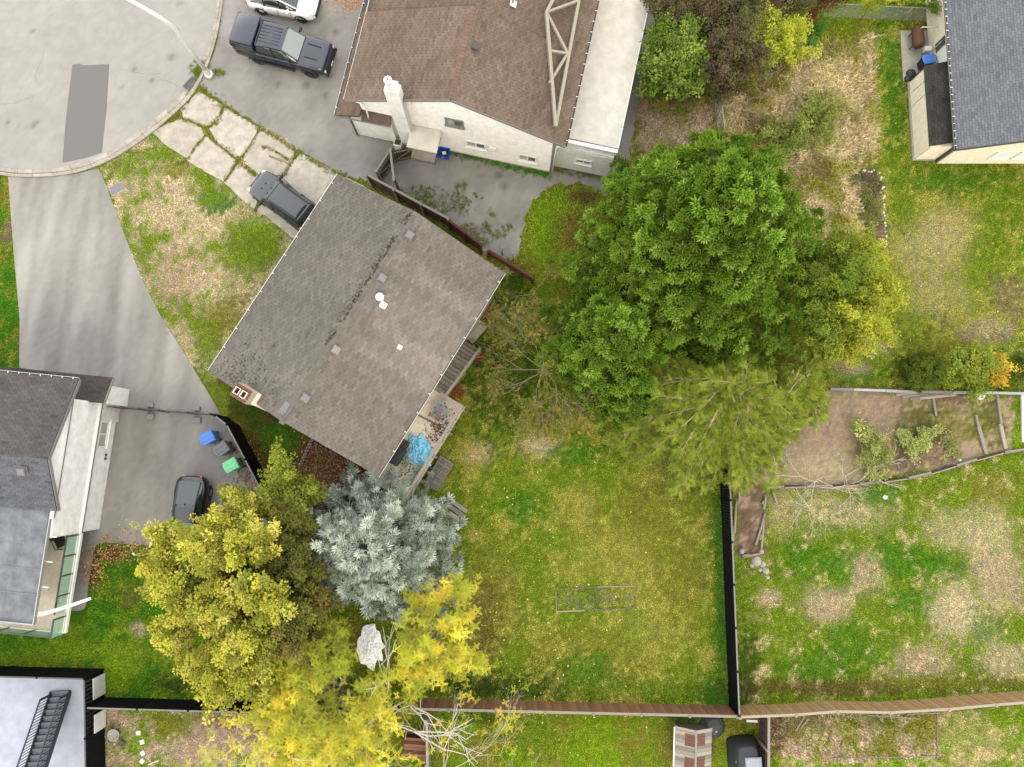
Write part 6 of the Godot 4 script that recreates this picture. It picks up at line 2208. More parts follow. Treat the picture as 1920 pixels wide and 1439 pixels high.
	var sp := obj("pavement", m, M.concrete_b, self, "structure")
	sp.set_meta("label", "stained concrete landing at the foot of the grey stair")
	t = thing("red_bucket", "dull red bucket by the foot of the deck stair", "bucket", P(898, 670), 0.0)
	m = MB.new(true)
	m.lathe([[0.0, 0.0], [0.2, 0.0], [0.28, 0.5], [0.26, 0.5], [0.19, 0.4], [0.0, 0.4]], 14)
	obj("pail", m, M.red_plastic, t)
	m = MB.new(true)
	m.tube([Vector3(-0.27, 0.48, 0), Vector3(-0.12, 0.6, 0.1), Vector3(0.12, 0.6, 0.1), Vector3(0.27, 0.48, 0)], [0.01, 0.01, 0.01, 0.01], 5)
	obj("handle", m, M.galvanised, t)
	leaf_litter("rusty bark heap and leaves below the stair", [P(906, 590), P(912, 580), P(900, 600), P(920, 575)], 0.35, 260, [Color(0.16, 0.07, 0.035), Color(0.22, 0.12, 0.07), Color(0.06, 0.03, 0.02)])
	# brick edged patio south-west of the house
	t = thing("patio", "sunken brick edged patio strewn with rusty leaves at the corner of the grey roof", "patio")
	for k in 26:
		var e := k / 26.0
		var q := P(586, 823).lerp(P(562, 876), e)
		m = MB.new()
		m.box(q + Vector3.UP * 0.06, Vector3(0.2, 0.1, 0.1), Basis(Vector3.UP, 0.45 + rng.randf_range(-0.08, 0.08)), 0.01)
		obj("brick", m, [M.grey_wood_b, M.brick, M.stone][k % 3], t)
	for j in 3:
		for k in 16:
			var q := P(590, 826).lerp(P(640, 852), k / 16.0) + Vector3(-0.1, 0.05, 0.22) * (j + 0.6)
			m = MB.new()
			m.box(Vector3(q.x, 0.05 - j * 0.01, q.z), Vector3(0.2, 0.08, 0.095), Basis(Vector3.UP, -0.54 + rng.randf_range(-0.08, 0.08)), 0.01)
			obj("brick", m, [M.dark_wood, M.grey_wood_b, M.brick][(k + j) % 3], t)
	leaf_litter("rusty leaf litter lying over the patio and the rough strip", [P(610, 868), P(630, 880), P(590, 885), P(600, 850), P(640, 868), P(570, 900), P(480, 890), P(470, 860), P(500, 910)], 0.75, 2200, [Color(0.14, 0.055, 0.022), Color(0.2, 0.09, 0.04), Color(0.09, 0.04, 0.02), Color(0.24, 0.14, 0.06)])
	leaf_litter("fallen yellow and orange leaves scattered on the lawns", [P(1000, 1000), P(950, 1100), P(900, 1180), P(960, 1230), P(1000, 1280), P(930, 1290), P(1100, 1100), P(1100, 1270), P(880, 1040), P(860, 1120), P(1680, 130), P(1480, 300), P(1860, 560), P(1700, 600), P(1040, 1390), P(280, 1250), P(230, 1035), P(200, 1035)], 2.4, 520, [Color(0.42, 0.32, 0.05), Color(0.38, 0.22, 0.06), Color(0.5, 0.42, 0.2), Color(0.3, 0.14, 0.05)])
	leaf_litter("brown leaves gathered at the lawn corner by the parking pad", [P(205, 1030), P(240, 1030), P(180, 1050), P(172, 1075), P(270, 1032)], 0.45, 700, [Color(0.3, 0.15, 0.07), Color(0.4, 0.22, 0.1), Color(0.2, 0.09, 0.04)])
	leaf_litter("orange leaves at the top edge by the brown roof", [P(640, 2), P(655, 4), P(665, 0)], 0.5, 300, [Color(0.4, 0.18, 0.07), Color(0.3, 0.12, 0.05)])
	# bed edging in the back lawn
	t = thing("raised_bed", "white framed rectangular weed bed in the middle of the big back lawn", "garden bed")
	for q in [[1042, 1110, 1043, 1147, 0.05, M.grey_wood], [1043, 1147, 1096, 1145, 0.06, M.pale_wood], [1108, 1144, 1190, 1140, 0.03, M.grey_wood_b], [1046, 1105, 1120, 1101, 0.035, M.grey_wood_b], [1120, 1101, 1192, 1099, 0.04, M.pale_wood], [1192, 1099, 1190, 1140, 0.03, M.grey_wood_b]]:
		m = MB.new()
		m.bar(P(q[0], q[1]) + Vector3.UP * 0.04, P(q[2], q[3]) + Vector3.UP * 0.04, q[4], 0.1 if q[4] < 0.09 else 0.2, Vector3.UP, 0.008)
		obj("edging_board", m, q[5], t)
	weeds("weeds filling the white framed bed", [1110, 1123], 2.15, 0.6, 420, [Color(0.14, 0.165, 0.06), Color(0.18, 0.19, 0.09), Color(0.09, 0.125, 0.03), Color(0.2, 0.19, 0.12)], 0.07)
	weeds("bright seedling clump in the white framed bed", [1087, 1117], 0.3, 0.22, 30, [Color(0.2, 0.28, 0.02)], 0.1)
	# timber garden terraces at the right
	var wall := thing("retaining_wall", "grey timber retaining wall along the top of the bare garden bed", "wall")
	var edge := [[1556, 730], [1600, 731], [1660, 733], [1720, 735], [1785, 736], [1860, 737], [1950, 739]]
	for i in edge.size() - 1:
		for j in 2:
			m = MB.new()
			m.bar(P(edge[i][0], edge[i][1], 0.1 + j * 0.22), P(edge[i + 1][0], edge[i + 1][1], 0.1 + j * 0.22) - Vector3(0.02, 0, 0), 0.16 - j * 0.02, 0.2, Vector3.UP, 0.015)
			obj("timber_board", m, [M.galvanised, M.grey_cap, M.galvanised][(i + j) % 3], wall)
	var low := thing("garden_edging", "curved edging of weathered timbers below the bare garden bed", "edging")
	var cur := [[1436, 914], [1470, 912], [1510, 911], [1560, 911], [1610, 907], [1650, 903], [1700, 896], [1745, 886], [1790, 873], [1830, 861], [1880, 848], [1950, 838]]
	for i in cur.size() - 1:
		for j in 2:
			m = MB.new()
			m.bar(P(cur[i][0], cur[i][1]) + Vector3(0, 0.12, 0.07 * j), P(cur[i + 1][0] - 2, cur[i + 1][1]) + Vector3(0, 0.12 + 0.03 * j, 0.05 * j), 0.09, 0.24 - 0.08 * j, Vector3.UP, 0.015)
			obj("timber", m, [M.grey_wood, M.pale_wood, M.dark_wood, M.grey_wood_b][(i * 2 + j * 3) % 4], low)
	var k := 0
	for q in [[1680, 741, 1735, 738, "long grey plank lying along the retaining wall"], [1690, 745, 1760, 739, "second plank of the heap along the retaining wall"], [1705, 749, 1780, 736, "plank crossing the heap by the retaining wall"], [1722, 748, 1790, 741, "lowest plank of the heap by the retaining wall"], [1660, 735, 1700, 737, "short pale plank at the near end of the plank heap"]]:
		timber("plank", q[4], P(q[0], q[1]) + Vector3.UP * (0.06 + 0.035 * k), P(q[2], q[3]) + Vector3.UP * (0.08 + 0.035 * k), 0.16, 0.04, [M.pale_wood, M.grey_wood, M.grey_wood_b][k % 3], "plank", "planks heaped by the retaining wall")
		k += 1
	for q in [[1748, 746, 1754, 781, 0.12, "short timber divider in the garden bed below the plank heap"], [1828, 778, 1833, 800, 0.12, "short timber at the upper end of the middle bed divider"], [1833, 800, 1848, 852, 0.2, "broad pale timber dividing the middle of the garden bed"], [1868, 740, 1876, 800, 0.13, "upper timber of the last divider by the green plot"], [1874, 795, 1884, 842, 0.2, "lower timber of the last divider by the green plot"], [1916, 740, 1918, 830, 0.2, "white painted board at the frame edge beside the green plot"]]:
		timber("bed_divider", q[5], P(q[0], q[1]) + Vector3.UP * 0.08, P(q[2], q[3]) + Vector3.UP * 0.08, q[4], 0.14, M.white_paint if q[0] > 1900 else [M.grey_wood, M.pale_wood][int(q[1]) % 2], "timber")
	# logs round the small dug bed
	for q in [[1373, 1020, 1378, 945, 0.1, "long split pole against the black fence"], [1377, 1000, 1379, 938, 0.08, "second pole beside the one against the black fence"], [1384, 942, 1385, 920, 0.1, "short pole under the cypress end by the black fence"], [1416, 1022, 1433, 962, 0.11, "long pale pole along the right of the dug bed"], [1426, 1034, 1431, 972, 0.11, "straight pale pole at the right edge of the dug bed"], [1431, 955, 1434, 930, 0.12, "reddish pole at the upper right of the dug bed"], [1428, 945, 1430, 939, 0.1, "small log end at the upper right of the dug bed"], [1392, 1045, 1427, 1037, 0.12, "cross log closing the lower end of the dug bed"], [1390, 1042, 1405, 1040, 0.1, "short log behind the lower cross log of the dug bed"], [1447, 922, 1456, 945, 0.12, "bent white log beside the upper corner of the dug bed"], [1424, 1012, 1426, 1002, 0.1, "stub of pale log between the two long poles"]]:
		var pm := MB.new(true)
		var a := P(q[0], q[1]) + Vector3.UP * 0.1
		var b := P(q[2], q[3]) + Vector3.UP * 0.11
		pm.tube([a, a.lerp(b, 0.5) + Vector3(0.02, 0.01, 0.0), b], [q[4] * 0.62, q[4] * 0.58, q[4] * 0.5], 8)
		single("log", pm, M.pale_bark, q[5], "log")
	for q in [[1389, 1034, 0.13, "round sawn stump end at the lower left of the dug bed"], [1426, 1034, 0.12, "pale stump at the lower right of the dug bed"]]:
		var pm := MB.new(true)
		pm.lathe([[q[2] + 0.02, 0.0], [q[2], 0.22], [q[2] * 0.9, 0.24], [0.0, 0.245]], 14, Transform3D(Basis(), P(q[0], q[1])))
		single("stump", pm, M.pale_wood, q[3], "stump")
	var rk := thing("rock_pile", "grey rocks below the cross log of the dug bed", "rocks", P(1418, 1052))
	for q in [[0, 0, 0.3], [0.35, 0.2, 0.18], [-0.25, 0.25, 0.14], [0.5, 0.55, 0.2], [0.2, 0.5, 0.12], [0.6, 0.9, 0.12]]:
		var lb := obj("rock", lump(q[2], 0.6, int(q[0] * 50)), M.stone, rk)
		lb.position = Vector3(q[0], 0, q[1])
	for q in [[1660, 933, 0.14, "white stone alone on the lawn below the garden bed"], [1800, 863, 0.11, "white stone on the timber edging of the garden bed"], [1838, 742, 0.26, "pale rock at the foot of the orange shrub"]]:
		var lb := single("rock", lump(q[2], 0.6, int(q[0])), M.white_stone, q[3], "rock")
		lb.position = P(q[0], q[1])
	# weed grown bed at the bottom right
	var bd := thing("garden_bed", "weed choked vegetable bed edged with sticks below the tan fence", "garden bed")
	for q in [[1560, 1421, 1650, 1420], [1650, 1420, 1755, 1417], [1756, 1330, 1757, 1417]]:
		m = MB.new()
		m.bar(P(q[0], q[1]) + Vector3.UP * 0.05, P(q[2], q[3]) + Vector3.UP * 0.05, 0.05, 0.1)
		obj("edging_board", m, M.grey_wood_b, bd)
	var sticks := [[1490, 1370, 1505, 1340], [1500, 1365, 1512, 1345], [1606, 1325, 1610, 1345], [1660, 1325, 1668, 1350], [1712, 1325, 1720, 1343], [1625, 1340, 1720, 1345], [1650, 1342, 1660, 1330], [1550, 1420, 1570, 1410], [1545, 1415, 1560, 1425], [1640, 1335, 1652, 1352], [1700, 1338, 1756, 1334]]
	for q in sticks:
		m = MB.new()
		m.bar(P(q[0], q[1]) + Vector3.UP * 0.15, P(q[2], q[3]) + Vector3.UP * 0.3, 0.05, 0.03)
		obj("stick", m, M.pale_bark, bd)
	# little shed, heap and barbecue under its cover, bottom edge
	t = thing("garden_shed", "small weathered play shed with patchy brown roof below the red brown fence", "shed", P(1291, 1391), deg_to_rad(-3))
	m = MB.new()
	m.prism(PackedVector2Array([Vector2(-0.8, -0.95), Vector2(0.72, -0.95), Vector2(0.78, 0.7), Vector2(0.1, 1.15), Vector2(-0.62, 0.8)]), 0, 1.0)
	obj("wall", m, M.grey_wood_b, t)
	for s in [-1, 1]:
		for i in 11:
			m = MB.new()
			var z0 := -1.0 + i * 0.185
			m.bar(Vector3(s * 0.95, 1.0, z0), Vector3(0.0, 1.5, z0), 0.175, 0.025)
			obj("roof_board", m, [M.grey_wood, M.grey_wood_b, M.pale_wood][(i * 2 + s + 1) % 3], t)
	for q in [[-0.28, -0.55, 0.55], [-0.28, 0.6, 0.6], [0.32, -0.6, 0.5], [0.32, 0.55, 0.6]]:
		for i in 3:
			for j in 4:
				m = MB.new()
				var sx := signf(q[0])
				var x: float = q[0] + (i - 1) * 0.15
				m.box(Vector3(x, 1.53 - absf(x) * 0.527, q[1] + (j - 1.5) * 0.15), Vector3(0.16, 0.02, 0.14), Basis(Vector3.BACK, -sx * 0.48))
				obj("shingle", m, M.old_shingle, t)
	m = MB.new()
	m.bar(Vector3(0, 1.53, -1.05), Vector3(0, 1.53, 1.05), 0.1, 0.05)
	obj("ridge_board", m, M.grey_wood, t)
	for q in [[-0.97, -1.05, 0.0, 1.52], [0.97, -1.05, 0.0, 1.52], [-0.97, 1.05, 0, 1.52], [0.97, 1.05, 0, 1.52]]:
		m = MB.new()
		m.bar(Vector3(q[0], 1.0, q[1]), Vector3(q[2], q[3], q[1]), 0.1, 0.04)
		obj("barge_board", m, M.pale_wood, t)
	m = MB.new()
	m.bar(Vector3(-1.0, 0.98, -1.05), Vector3(-1.0, 0.98, 1.05), 0.06, 0.05)
	obj("gutter", m, M.white_trim, t)
	t = thing("black_sheeting", "heap of black sheeting with white scraps beside the small shed", "sheeting", P(1336, 1357))
	m = lump(0.72, 0.4, 33)
	obj("sheeting", m, M.cover_black, t)
	for q in [[-0.1, 0.28, 0.2], [0.08, 0.3, 0.24], [-0.3, 0.12, 0.5]]:
		m = MB.new()
		m.box(Vector3(q[0], q[1] + 0.03, q[2]), Vector3(0.12, 0.05, 0.2), Basis(Vector3.UP, 0.4), 0.01)
		obj("scrap", m, M.white_paint, t)
	t = thing("covered_barbecue", "large black covered barbecue with a pale grey lid by the bottom fence", "barbecue", P(1392, 1412), deg_to_rad(2))
	m = MB.new(true)
	var rings: Array = []
	for q in [[0.0, 0.85, 0.95], [0.25, 0.8, 0.92], [0.7, 0.66, 0.82], [1.05, 0.52, 0.72], [1.1, 0.46, 0.66]]:
		var ring: Array = []
		for kk in 24:
			var a := TAU * kk / 24
			var wv := 1.0 + 0.06 * n_small.get_noise_2d(kk * 2.1, q[0] * 2.0)
			var cx := signf(cos(a)) * pow(absf(cos(a)), 0.5)
			var cz := signf(sin(a)) * pow(absf(sin(a)), 0.5)
			ring.append(Vector3(cx * q[1] * wv, q[0], -cz * q[2] * wv))
		rings.append(ring)
	m.loft(rings)
	obj("cover", m, M.cover_black, t)
	m = MB.new()
	m.box(Vector3(0.22, 1.15, 0.35), Vector3(0.86, 0.14, 1.1), Basis(), 0.05)
	obj("lid", m, M.cover_grey, t)
	m = MB.new()
	m.box(Vector3(-0.58, 0.8, 0.1), Vector3(0.03, 0.22, 0.03), Basis(Vector3.BACK, 0.4))
	obj("strap", m, M.white_paint, t)
	var pl := MB.new()
	pl.bar(P(1386, 1337) + Vector3.UP * 1.2, P(1406, 1338) + Vector3.UP * 1.2, 0.12, 0.05)
	single("metal_plate", pl, M.galvanised, "shiny metal plate on the fence corner above the covered barbecue", "plate")
	# bottom left garden bits
	m = MB.new(true)
	m.lathe([[0.0, 0.0], [0.2, 0.0], [0.3, 0.32], [0.33, 0.34], [0.3, 0.36], [0.25, 0.3], [0.0, 0.3]], 16, Transform3D(Basis(), P(218, 1375)))
	single("plant_pot", m, M.stone, "pale round stone pot on the weedy grass by the black fence", "pot")
	m = MB.new(true)
	m.lathe([[0.0, 0.0], [0.1, 0.0], [0.14, 0.24], [0.12, 0.24], [0.1, 0.2], [0.0, 0.2]], 14, Transform3D(Basis(), P(232, 1392)))
	single("plant_pot", m, M.dark_trim, "small dark pot beside the pale stone pot", "pot")
	var tx := ["upper white tile stepping stone in the weedy grass", "second white stepping stone below the upper one", "third white stepping stone in the weedy grass", "lowest white stepping stone near the bottom edge"]
	var pz := [[259, 1375], [266, 1392], [267, 1413], [266, 1428]]
	for i in 4:
		m = MB.new()
		m.box(P(pz[i][0], pz[i][1], 0.04), Vector3(0.24, 0.08, 0.24), Basis(Vector3.UP, 0.3 * i), 0.02)
		single("stepping_stone", m, M.white_stone, tx[i], "stone", "white stepping stones")
	timber("garden_stake", "white stake lying in the grass at the bottom edge", P(278, 1434) + Vector3.UP * 0.05, P(298, 1426) + Vector3.UP * 0.05, 0.05, 0.04, M.white_paint, "stake")
	timber("garden_stake", "white stick lying by the leafy corner of the lush lawn", P(249, 1037) + Vector3.UP * 0.08, P(254, 1041) + Vector3.UP * 0.08, 0.1, 0.05, M.white_paint, "stick")
	# planks at the edge of the spruce
	k = 0
	for q in [[842, 936, 876, 960, "upper weathered board beside the blue spruce"], [838, 946, 872, 970, "middle weathered board beside the blue spruce"], [842, 962, 868, 978, "lower pale board beside the blue spruce"], [850, 978, 862, 992, "short white board below the others beside the blue spruce"]]:
		timber("plank", q[4], P(q[0], q[1]) + Vector3.UP * (0.1 + 0.03 * k), P(q[2], q[3]) + Vector3.UP * (0.1 + 0.03 * k), 0.24, 0.05, [M.grey_wood, M.grey_wood_b, M.pale_wood, M.white_paint][k], "plank", "boards lying beside the blue spruce")
		k += 1
	var wr := single("white_sheet", crumpled(0.8, 1.25, 0.4, 5.0), M.sheet_white, "ragged white sheet heaped between the blue spruce and the yellow trees", "sheet")
	wr.position = P(694, 1212)
	# wooden box deck under bare branches
	t = thing("wooden_box", "brown board box under the bare branches at the bottom edge", "box", P(783, 1398), deg_to_rad(-4))
	m = MB.new()
	m.box(Vector3(0, 0.25, 0), Vector3(1.3, 0.5, 1.1))
	obj("box_side", m, M.old_fence, t)
	for i in 7:
		m = MB.new()
		m.box(Vector3(0, 0.52, -0.48 + i * 0.16), Vector3(1.36, 0.04, 0.15), Basis(), 0.008)
		obj("lid_board", m, [M.brown_fence_c, M.red_fence, M.brown_fence][i % 3], t)
	plank_fence("garden_fence", "thin grey fence running down to the bottom edge beside the brown box", [P(806, 1336), P(809, 1500)], 1.3, [M.grey_wood_b, M.grey_wood], M.pale_wood, 0.15, 2.0)

func pad_and_stair() -> void:
	var m := MB.new()
	m.prism(gpoly([-200, 1253, 193, 1258, 197, 1600, -200, 1600]), 0.0, 0.06)
	pave(gpoly([-200, 1253, 193, 1258, 197, 1600, -200, 1600]))
	var o := obj("pavement", m, M.pad, self, "structure")
	o.set_meta("label", "smooth blue grey concrete pad inside the black fence")
	# the stair climbs away from the camera towards the bottom edge
	var t := thing("metal_stair", "dark metal stair with barred railings rising from the blue grey pad", "stair", P(115, 1300, 0.06), 0.0)
	var dir := (P(78, 1439, 1.6) - P(115, 1300, 0.0))
	dir.y = 0
	var run := dir.length()
	dir = dir.normalized()
	var side := Vector3(-dir.z, 0, dir.x)
	t.rotation.y = atan2(dir.x, dir.z)
	var n := 19
	var going := 0.262
	var rise := 0.17
	for i in n:
		m = MB.new()
		m.box(Vector3(0, rise * (i + 0.6), going * i), Vector3(0.92, 0.05, 0.27), Basis(), 0.01)
		obj("tread", m, M.tread, t)
		m = MB.new()
		m.box(Vector3(0, rise * (i + 0.1), going * i - 0.12), Vector3(0.9, 0.12, 0.02))
		obj("riser", m, M.steel_dark, t)
	var e := Vector3(0, rise * n, going * n)
	for x in [-0.5, 0.5]:
		m = MB.new()
		m.bar(Vector3(x, 0.05, -0.1), Vector3(x, 0.05, -0.1) + e, 0.06, 0.3)
		obj("stringer", m, M.steel_dark, t)
		for y in [0.25, 1.0]:
			m = MB.new()
			m.bar(Vector3(x, y, 0.0), Vector3(x, y, 0.0) + e, 0.06, 0.06)
			obj("handrail", m, M.steel_dark, t)
		for i in n * 2:
			m = MB.new()
			var p := e * ((i + 0.5) / (n * 2.0)) + Vector3(x, 0, 0)
			m.bar(p + Vector3.UP * 0.2, p + Vector3.UP * 1.0, 0.028, 0.028, Vector3.RIGHT)
			obj("baluster", m, M.steel_dark, t)
		m = MB.new()
		m.bar(Vector3(x, 0, 0), Vector3(x, 1.02, 0), 0.07, 0.07, Vector3.RIGHT)
		obj("newel", m, M.steel_dark, t)

# ---------------------------------------------------------------- plants
func leaf_litter(label: String, at: Array, sig: float, n: int, cols: Array) -> void:
	var m := MB.new()
	m.col(Color.WHITE)
	m.quad(Vector3(-0.05, 0.004, 0), Vector3(0, 0.02, 0.035), Vector3(0.06, 0.006, 0), Vector3(0, 0.016, -0.035))
	var lm := m.done()
	var xs: Array = []
	var cs: Array = []
	for i in n:
		var p: Vector3 = at[i % at.size()]
		xs.append(Transform3D(Basis(Vector3.UP, rng.randf() * TAU) * Basis(Vector3.RIGHT, rng.randf_range(-0.5, 0.5)).scaled(Vector3.ONE * rng.randf_range(0.6, 1.3)), p + Vector3(rng.randfn(0, sig), rng.randf_range(0.03, 0.09), rng.randfn(0, sig))))
		var c: Color = cols[rng.randi() % cols.size()]
		cs.append(c * rng.randf_range(0.7, 1.2))
	var o := scatter("fallen_leaves", lm, M.litter, xs, cs)
	o.set_meta("label", label)
	o.set_meta("category", "leaves")

func leaf_cluster(n: int, r: float, len_: float, wid: float, flat := 0.6) -> ArrayMesh:   # loose ball of folded leaves
	var m := MB.new()
	for i in n:
		var d := Vector3(rng.randfn(0, 1), rng.randfn(0, 1) * flat, rng.randfn(0, 1)).normalized()
		var p := d * r * rng.randf_range(0.3, 1.0)
		var t := (d + Vector3(rng.randfn(0, 0.5), rng.randfn(0, 0.4) - 0.1, rng.randfn(0, 0.5))).normalized()
		var s := t.cross(Vector3.UP + Vector3(rng.randfn(0, 0.3), 0, rng.randfn(0, 0.3))).normalized()
		var nn := s.cross(t).normalized()
		var l := len_ * rng.randf_range(0.7, 1.25)
		var w := wid * rng.randf_range(0.8, 1.2)
		var k := rng.randf_range(0.82, 1.15)
		m.col(Color(k, k, k))
		var a := p
		var b := p + t * l * 0.45 + s * w / 2 + nn * w * 0.15
		var c := p + t * l - nn * l * 0.12
		var e := p + t * l * 0.45 - s * w / 2 + nn * w * 0.15
		m.tri(a, b, c)
		m.tri(a, c, e)
	return m.done()

func frond_cluster(pairs: int, len_: float, leaf: float, wid: float) -> ArrayMesh:   # pinnate leaves fanned round a point
	var m := MB.new()
	for f in 4:
		var a := TAU * f / 4.0 + rng.randf() * 1.0
		var t := Vector3(cos(a), rng.randf_range(-0.25, 0.35), sin(a)).normalized()
		var s := t.cross(Vector3.UP).normalized()
		for i in pairs:
			var u := (i + 1.0) / pairs
			var p := t * len_ * u + Vector3.DOWN * len_ * 0.35 * u * u
			for sd in [-1, 1]:
				var d: Vector3 = (s * sd + t * 0.35 + Vector3.DOWN * 0.15).normalized()
				var w := t * wid * 0.5
				var k := rng.randf_range(0.85, 1.15)
				m.col(Color(k, k, k))
				var l := leaf * (1.0 - 0.35 * u)
				m.tri(p, p + d * l * 0.5 + w, p + d * l)
				m.tri(p, p + d * l, p + d * l * 0.5 - w)
	return m.done()

func shoot_rosette(n: int, l: float, w: float, spread: float, young := 1.25) -> ArrayMesh:   # conifer shoots bristling from a twig end, pointing along +y
	var m := MB.new()
	for i in n:
		var a := i * 2.4 + rng.randf() * 0.5
		var e := spread * sqrt((i + 0.5) / n)
		var d := Vector3(sin(e) * cos(a), cos(e), sin(e) * sin(a))
		var p := d * l * 0.12 + Vector3(0, -0.1 * l, 0)
		var q := d * l * rng.randf_range(0.75, 1.15)
		var x := d.cross(Vector3(0.3, 0.9, 0.2)).normalized() * w * 0.5
		var y := d.cross(x).normalized() * w * 0.5
		var mid := p.lerp(q, 0.5)
		var k := rng.randf_range(0.85, 1.1)
		var ring := [mid + x, mid + y, mid - x, mid - y]
		for j in 4:
			var r1: Vector3 = ring[j]
			var r2: Vector3 = ring[(j + 1) % 4]
			m.col(Color(k, k, k))
			m.tri(p, r2, r1)
			m.st.set_color(Color(k, k, k))
			m.st.add_vertex(r1)
			m.st.set_color(Color(k * young, k * young, k * young * 0.95))
			m.st.add_vertex(q)
			m.st.set_color(Color(k, k, k))
			m.st.add_vertex(r2)
	return m.done()

func feather(n: int, l: float, w: float) -> ArrayMesh:   # flat cypress spray along +z
	var m := MB.new()
	for i in n:
		var u := i / float(n - 1)
		for sd in [-1, 1]:
			var k := rng.randf_range(0.8, 1.2)
			m.col(Color(k, k, k))
			var p := Vector3(0, 0.02 * sin(u * 3), l * u * 0.85)
			var d := Vector3(sd * 0.75, rng.randf_range(-0.15, 0.2), 0.75).normalized()
			var ll := l * 0.42 * (1.0 - 0.55 * u) * rng.randf_range(0.8, 1.2)
			var q := p + d * ll
			var s := Vector3(d.z, 0, -d.x) * w * 0.5
			var up := Vector3.UP * w * 0.35
			m.tri(p, p.lerp(q, 0.5) + s, q)
			m.tri(p, q, p.lerp(q, 0.5) - s)
			m.tri(p, p.lerp(q, 0.5) + up, q)
	return m.done()

func aim(d: Vector3, roll := 0.0) -> Basis:   # +y along d
	var y := d.normalized()
	var x := y.cross(Vector3(0.12, 0.3, 0.94))
	if x.length() < 0.05:
		x = y.cross(Vector3.RIGHT)
	x = x.normalized()
	return Basis(x, y, x.cross(y)) * Basis(Vector3.UP, roll)

func aim_z(d: Vector3, roll := 0.0) -> Basis:   # +z along d, +y roughly up
	var z := d.normalized()
	var x := Vector3.UP.cross(z)
	if x.length() < 0.05:
		x = Vector3.RIGHT
	x = x.normalized()
	return Basis(x, z.cross(x), z) * Basis(Vector3.BACK, roll)

func pick(cols: Array, k: float) -> Color:
	var c: Color = cols[rng.randi() % cols.size()]
	return c * k

# a conifer: boughs in whorls, each ending in several bunches of shoots
func conifer(called: String, label: String, base: Vector3, top: Vector3, r: float, bulge: float, bunch_gap: float, shape: Array, cols: Array, bunch: float, per: int, bark: Material, rough := 0.2, low := 0.06) -> void:
	var t := thing(called, label, "tree", base)
	var ax := top - base
	var H := ax.y
	var m := MB.new(true)
	m.tube([Vector3(0, -0.1, 0), ax * 0.3, ax * 0.7, ax * 0.98], [0.32, 0.24, 0.12, 0.03], 9)
	obj("trunk", m, bark, t)
	var xs: Array = []
	var cs: Array = []
	var limb := MB.new(true)
	var y := low
	var seed_off := base.x * 3.1
	while y < 1.0:
		var prof := pow(1.0 - y, bulge) * minf(1.0, 0.55 + y * 2.5)
		var rr := r * prof
		var circ := TAU * maxf(rr, 0.25)
		var n := maxi(3, int(round(circ / bunch_gap)))
		var ph := rng.randf() * TAU
		for i in n:
			var a := ph + TAU * (i + rng.randf_range(-0.3, 0.3)) / n
			var wob := 1.0 + rough * 1.6 * n_big.get_noise_3d(cos(a) * 4.0 + seed_off, y * 9.0, sin(a) * 4.0) + rng.randf_range(-rough, rough) * 0.7
			var d := Vector3(cos(a), 0, sin(a))
			var R := rr * wob
			var yy := clampf(y + rng.randf_range(-0.07, 0.07), 0.03, 0.98)
			var root := ax * clampf(yy - 0.03, 0.02, 0.97)
			var tip := ax * clampf(yy, 0.02, 1.0) + d * R + Vector3.UP * (0.04 * R - 0.02 * R * R * 0.3)
			if rr > 0.5:
				limb.tube([root, root.lerp(tip, 0.55) + Vector3.DOWN * 0.1 * R, tip], [0.04, 0.026, 0.01], 4, false)
			var side := Vector3(-d.z, 0, d.x)
			var out := (d * (0.55 + 0.5 * prof) + Vector3.UP * 0.75).normalized()
			var tone := rng.randf_range(0.66, 1.3)
			for k in per:
				var back := rng.randf() * rng.randf()
				var inner := k % 4 == 3
				var spread_s := rng.randfn(0, 1) * bunch * (0.5 + 0.5 * back)
				var p := tip.lerp(root, rng.randf_range(0.1, 0.8) if inner else back * minf(0.95, 1.7 / maxf(R, 0.6))) + side * spread_s + Vector3.UP * (rng.randfn(0, 0.28) * bunch + 0.1 - back * 0.1) + d * rng.randfn(0, 0.22) * bunch + Vector3.DOWN * (0.45 if inner else 0.0)
				var o2 := (out + side * spread_s * 0.8 / bunch * 0.5 + Vector3(rng.randfn(0, 0.25), rng.randfn(0, 0.2), rng.randfn(0, 0.25))).normalized()
				xs.append(Transform3D(aim(o2, rng.randf() * TAU).scaled_local(Vector3.ONE * rng.randf_range(0.75, 1.2)), p))
				cs.append(pick(cols, tone * rng.randf_range(0.85, 1.15)))
		y += bunch_gap * 0.62 / Vector2(H, r * 0.9).length() * rng.randf_range(0.85, 1.15)
	for k in 14:
		xs.append(Transform3D(aim(Vector3(rng.randfn(0, 0.4), 1, rng.randfn(0, 0.4)), 0.0), ax * rng.randf_range(0.94, 1.0)))
		cs.append(pick(cols, 1.1))
	obj("boughs", limb, bark, t, "stuff")
	var q := shape.size()
	var lists: Array = []
	for i in q:
		lists.append([[], []])
	for i in xs.size():
		lists[i % q][0].append(xs[i])
		lists[i % q][1].append(cs[i])
	for i in q:
		scatter("crown", shape[i], M.needle, lists[i][0], lists[i][1], t)

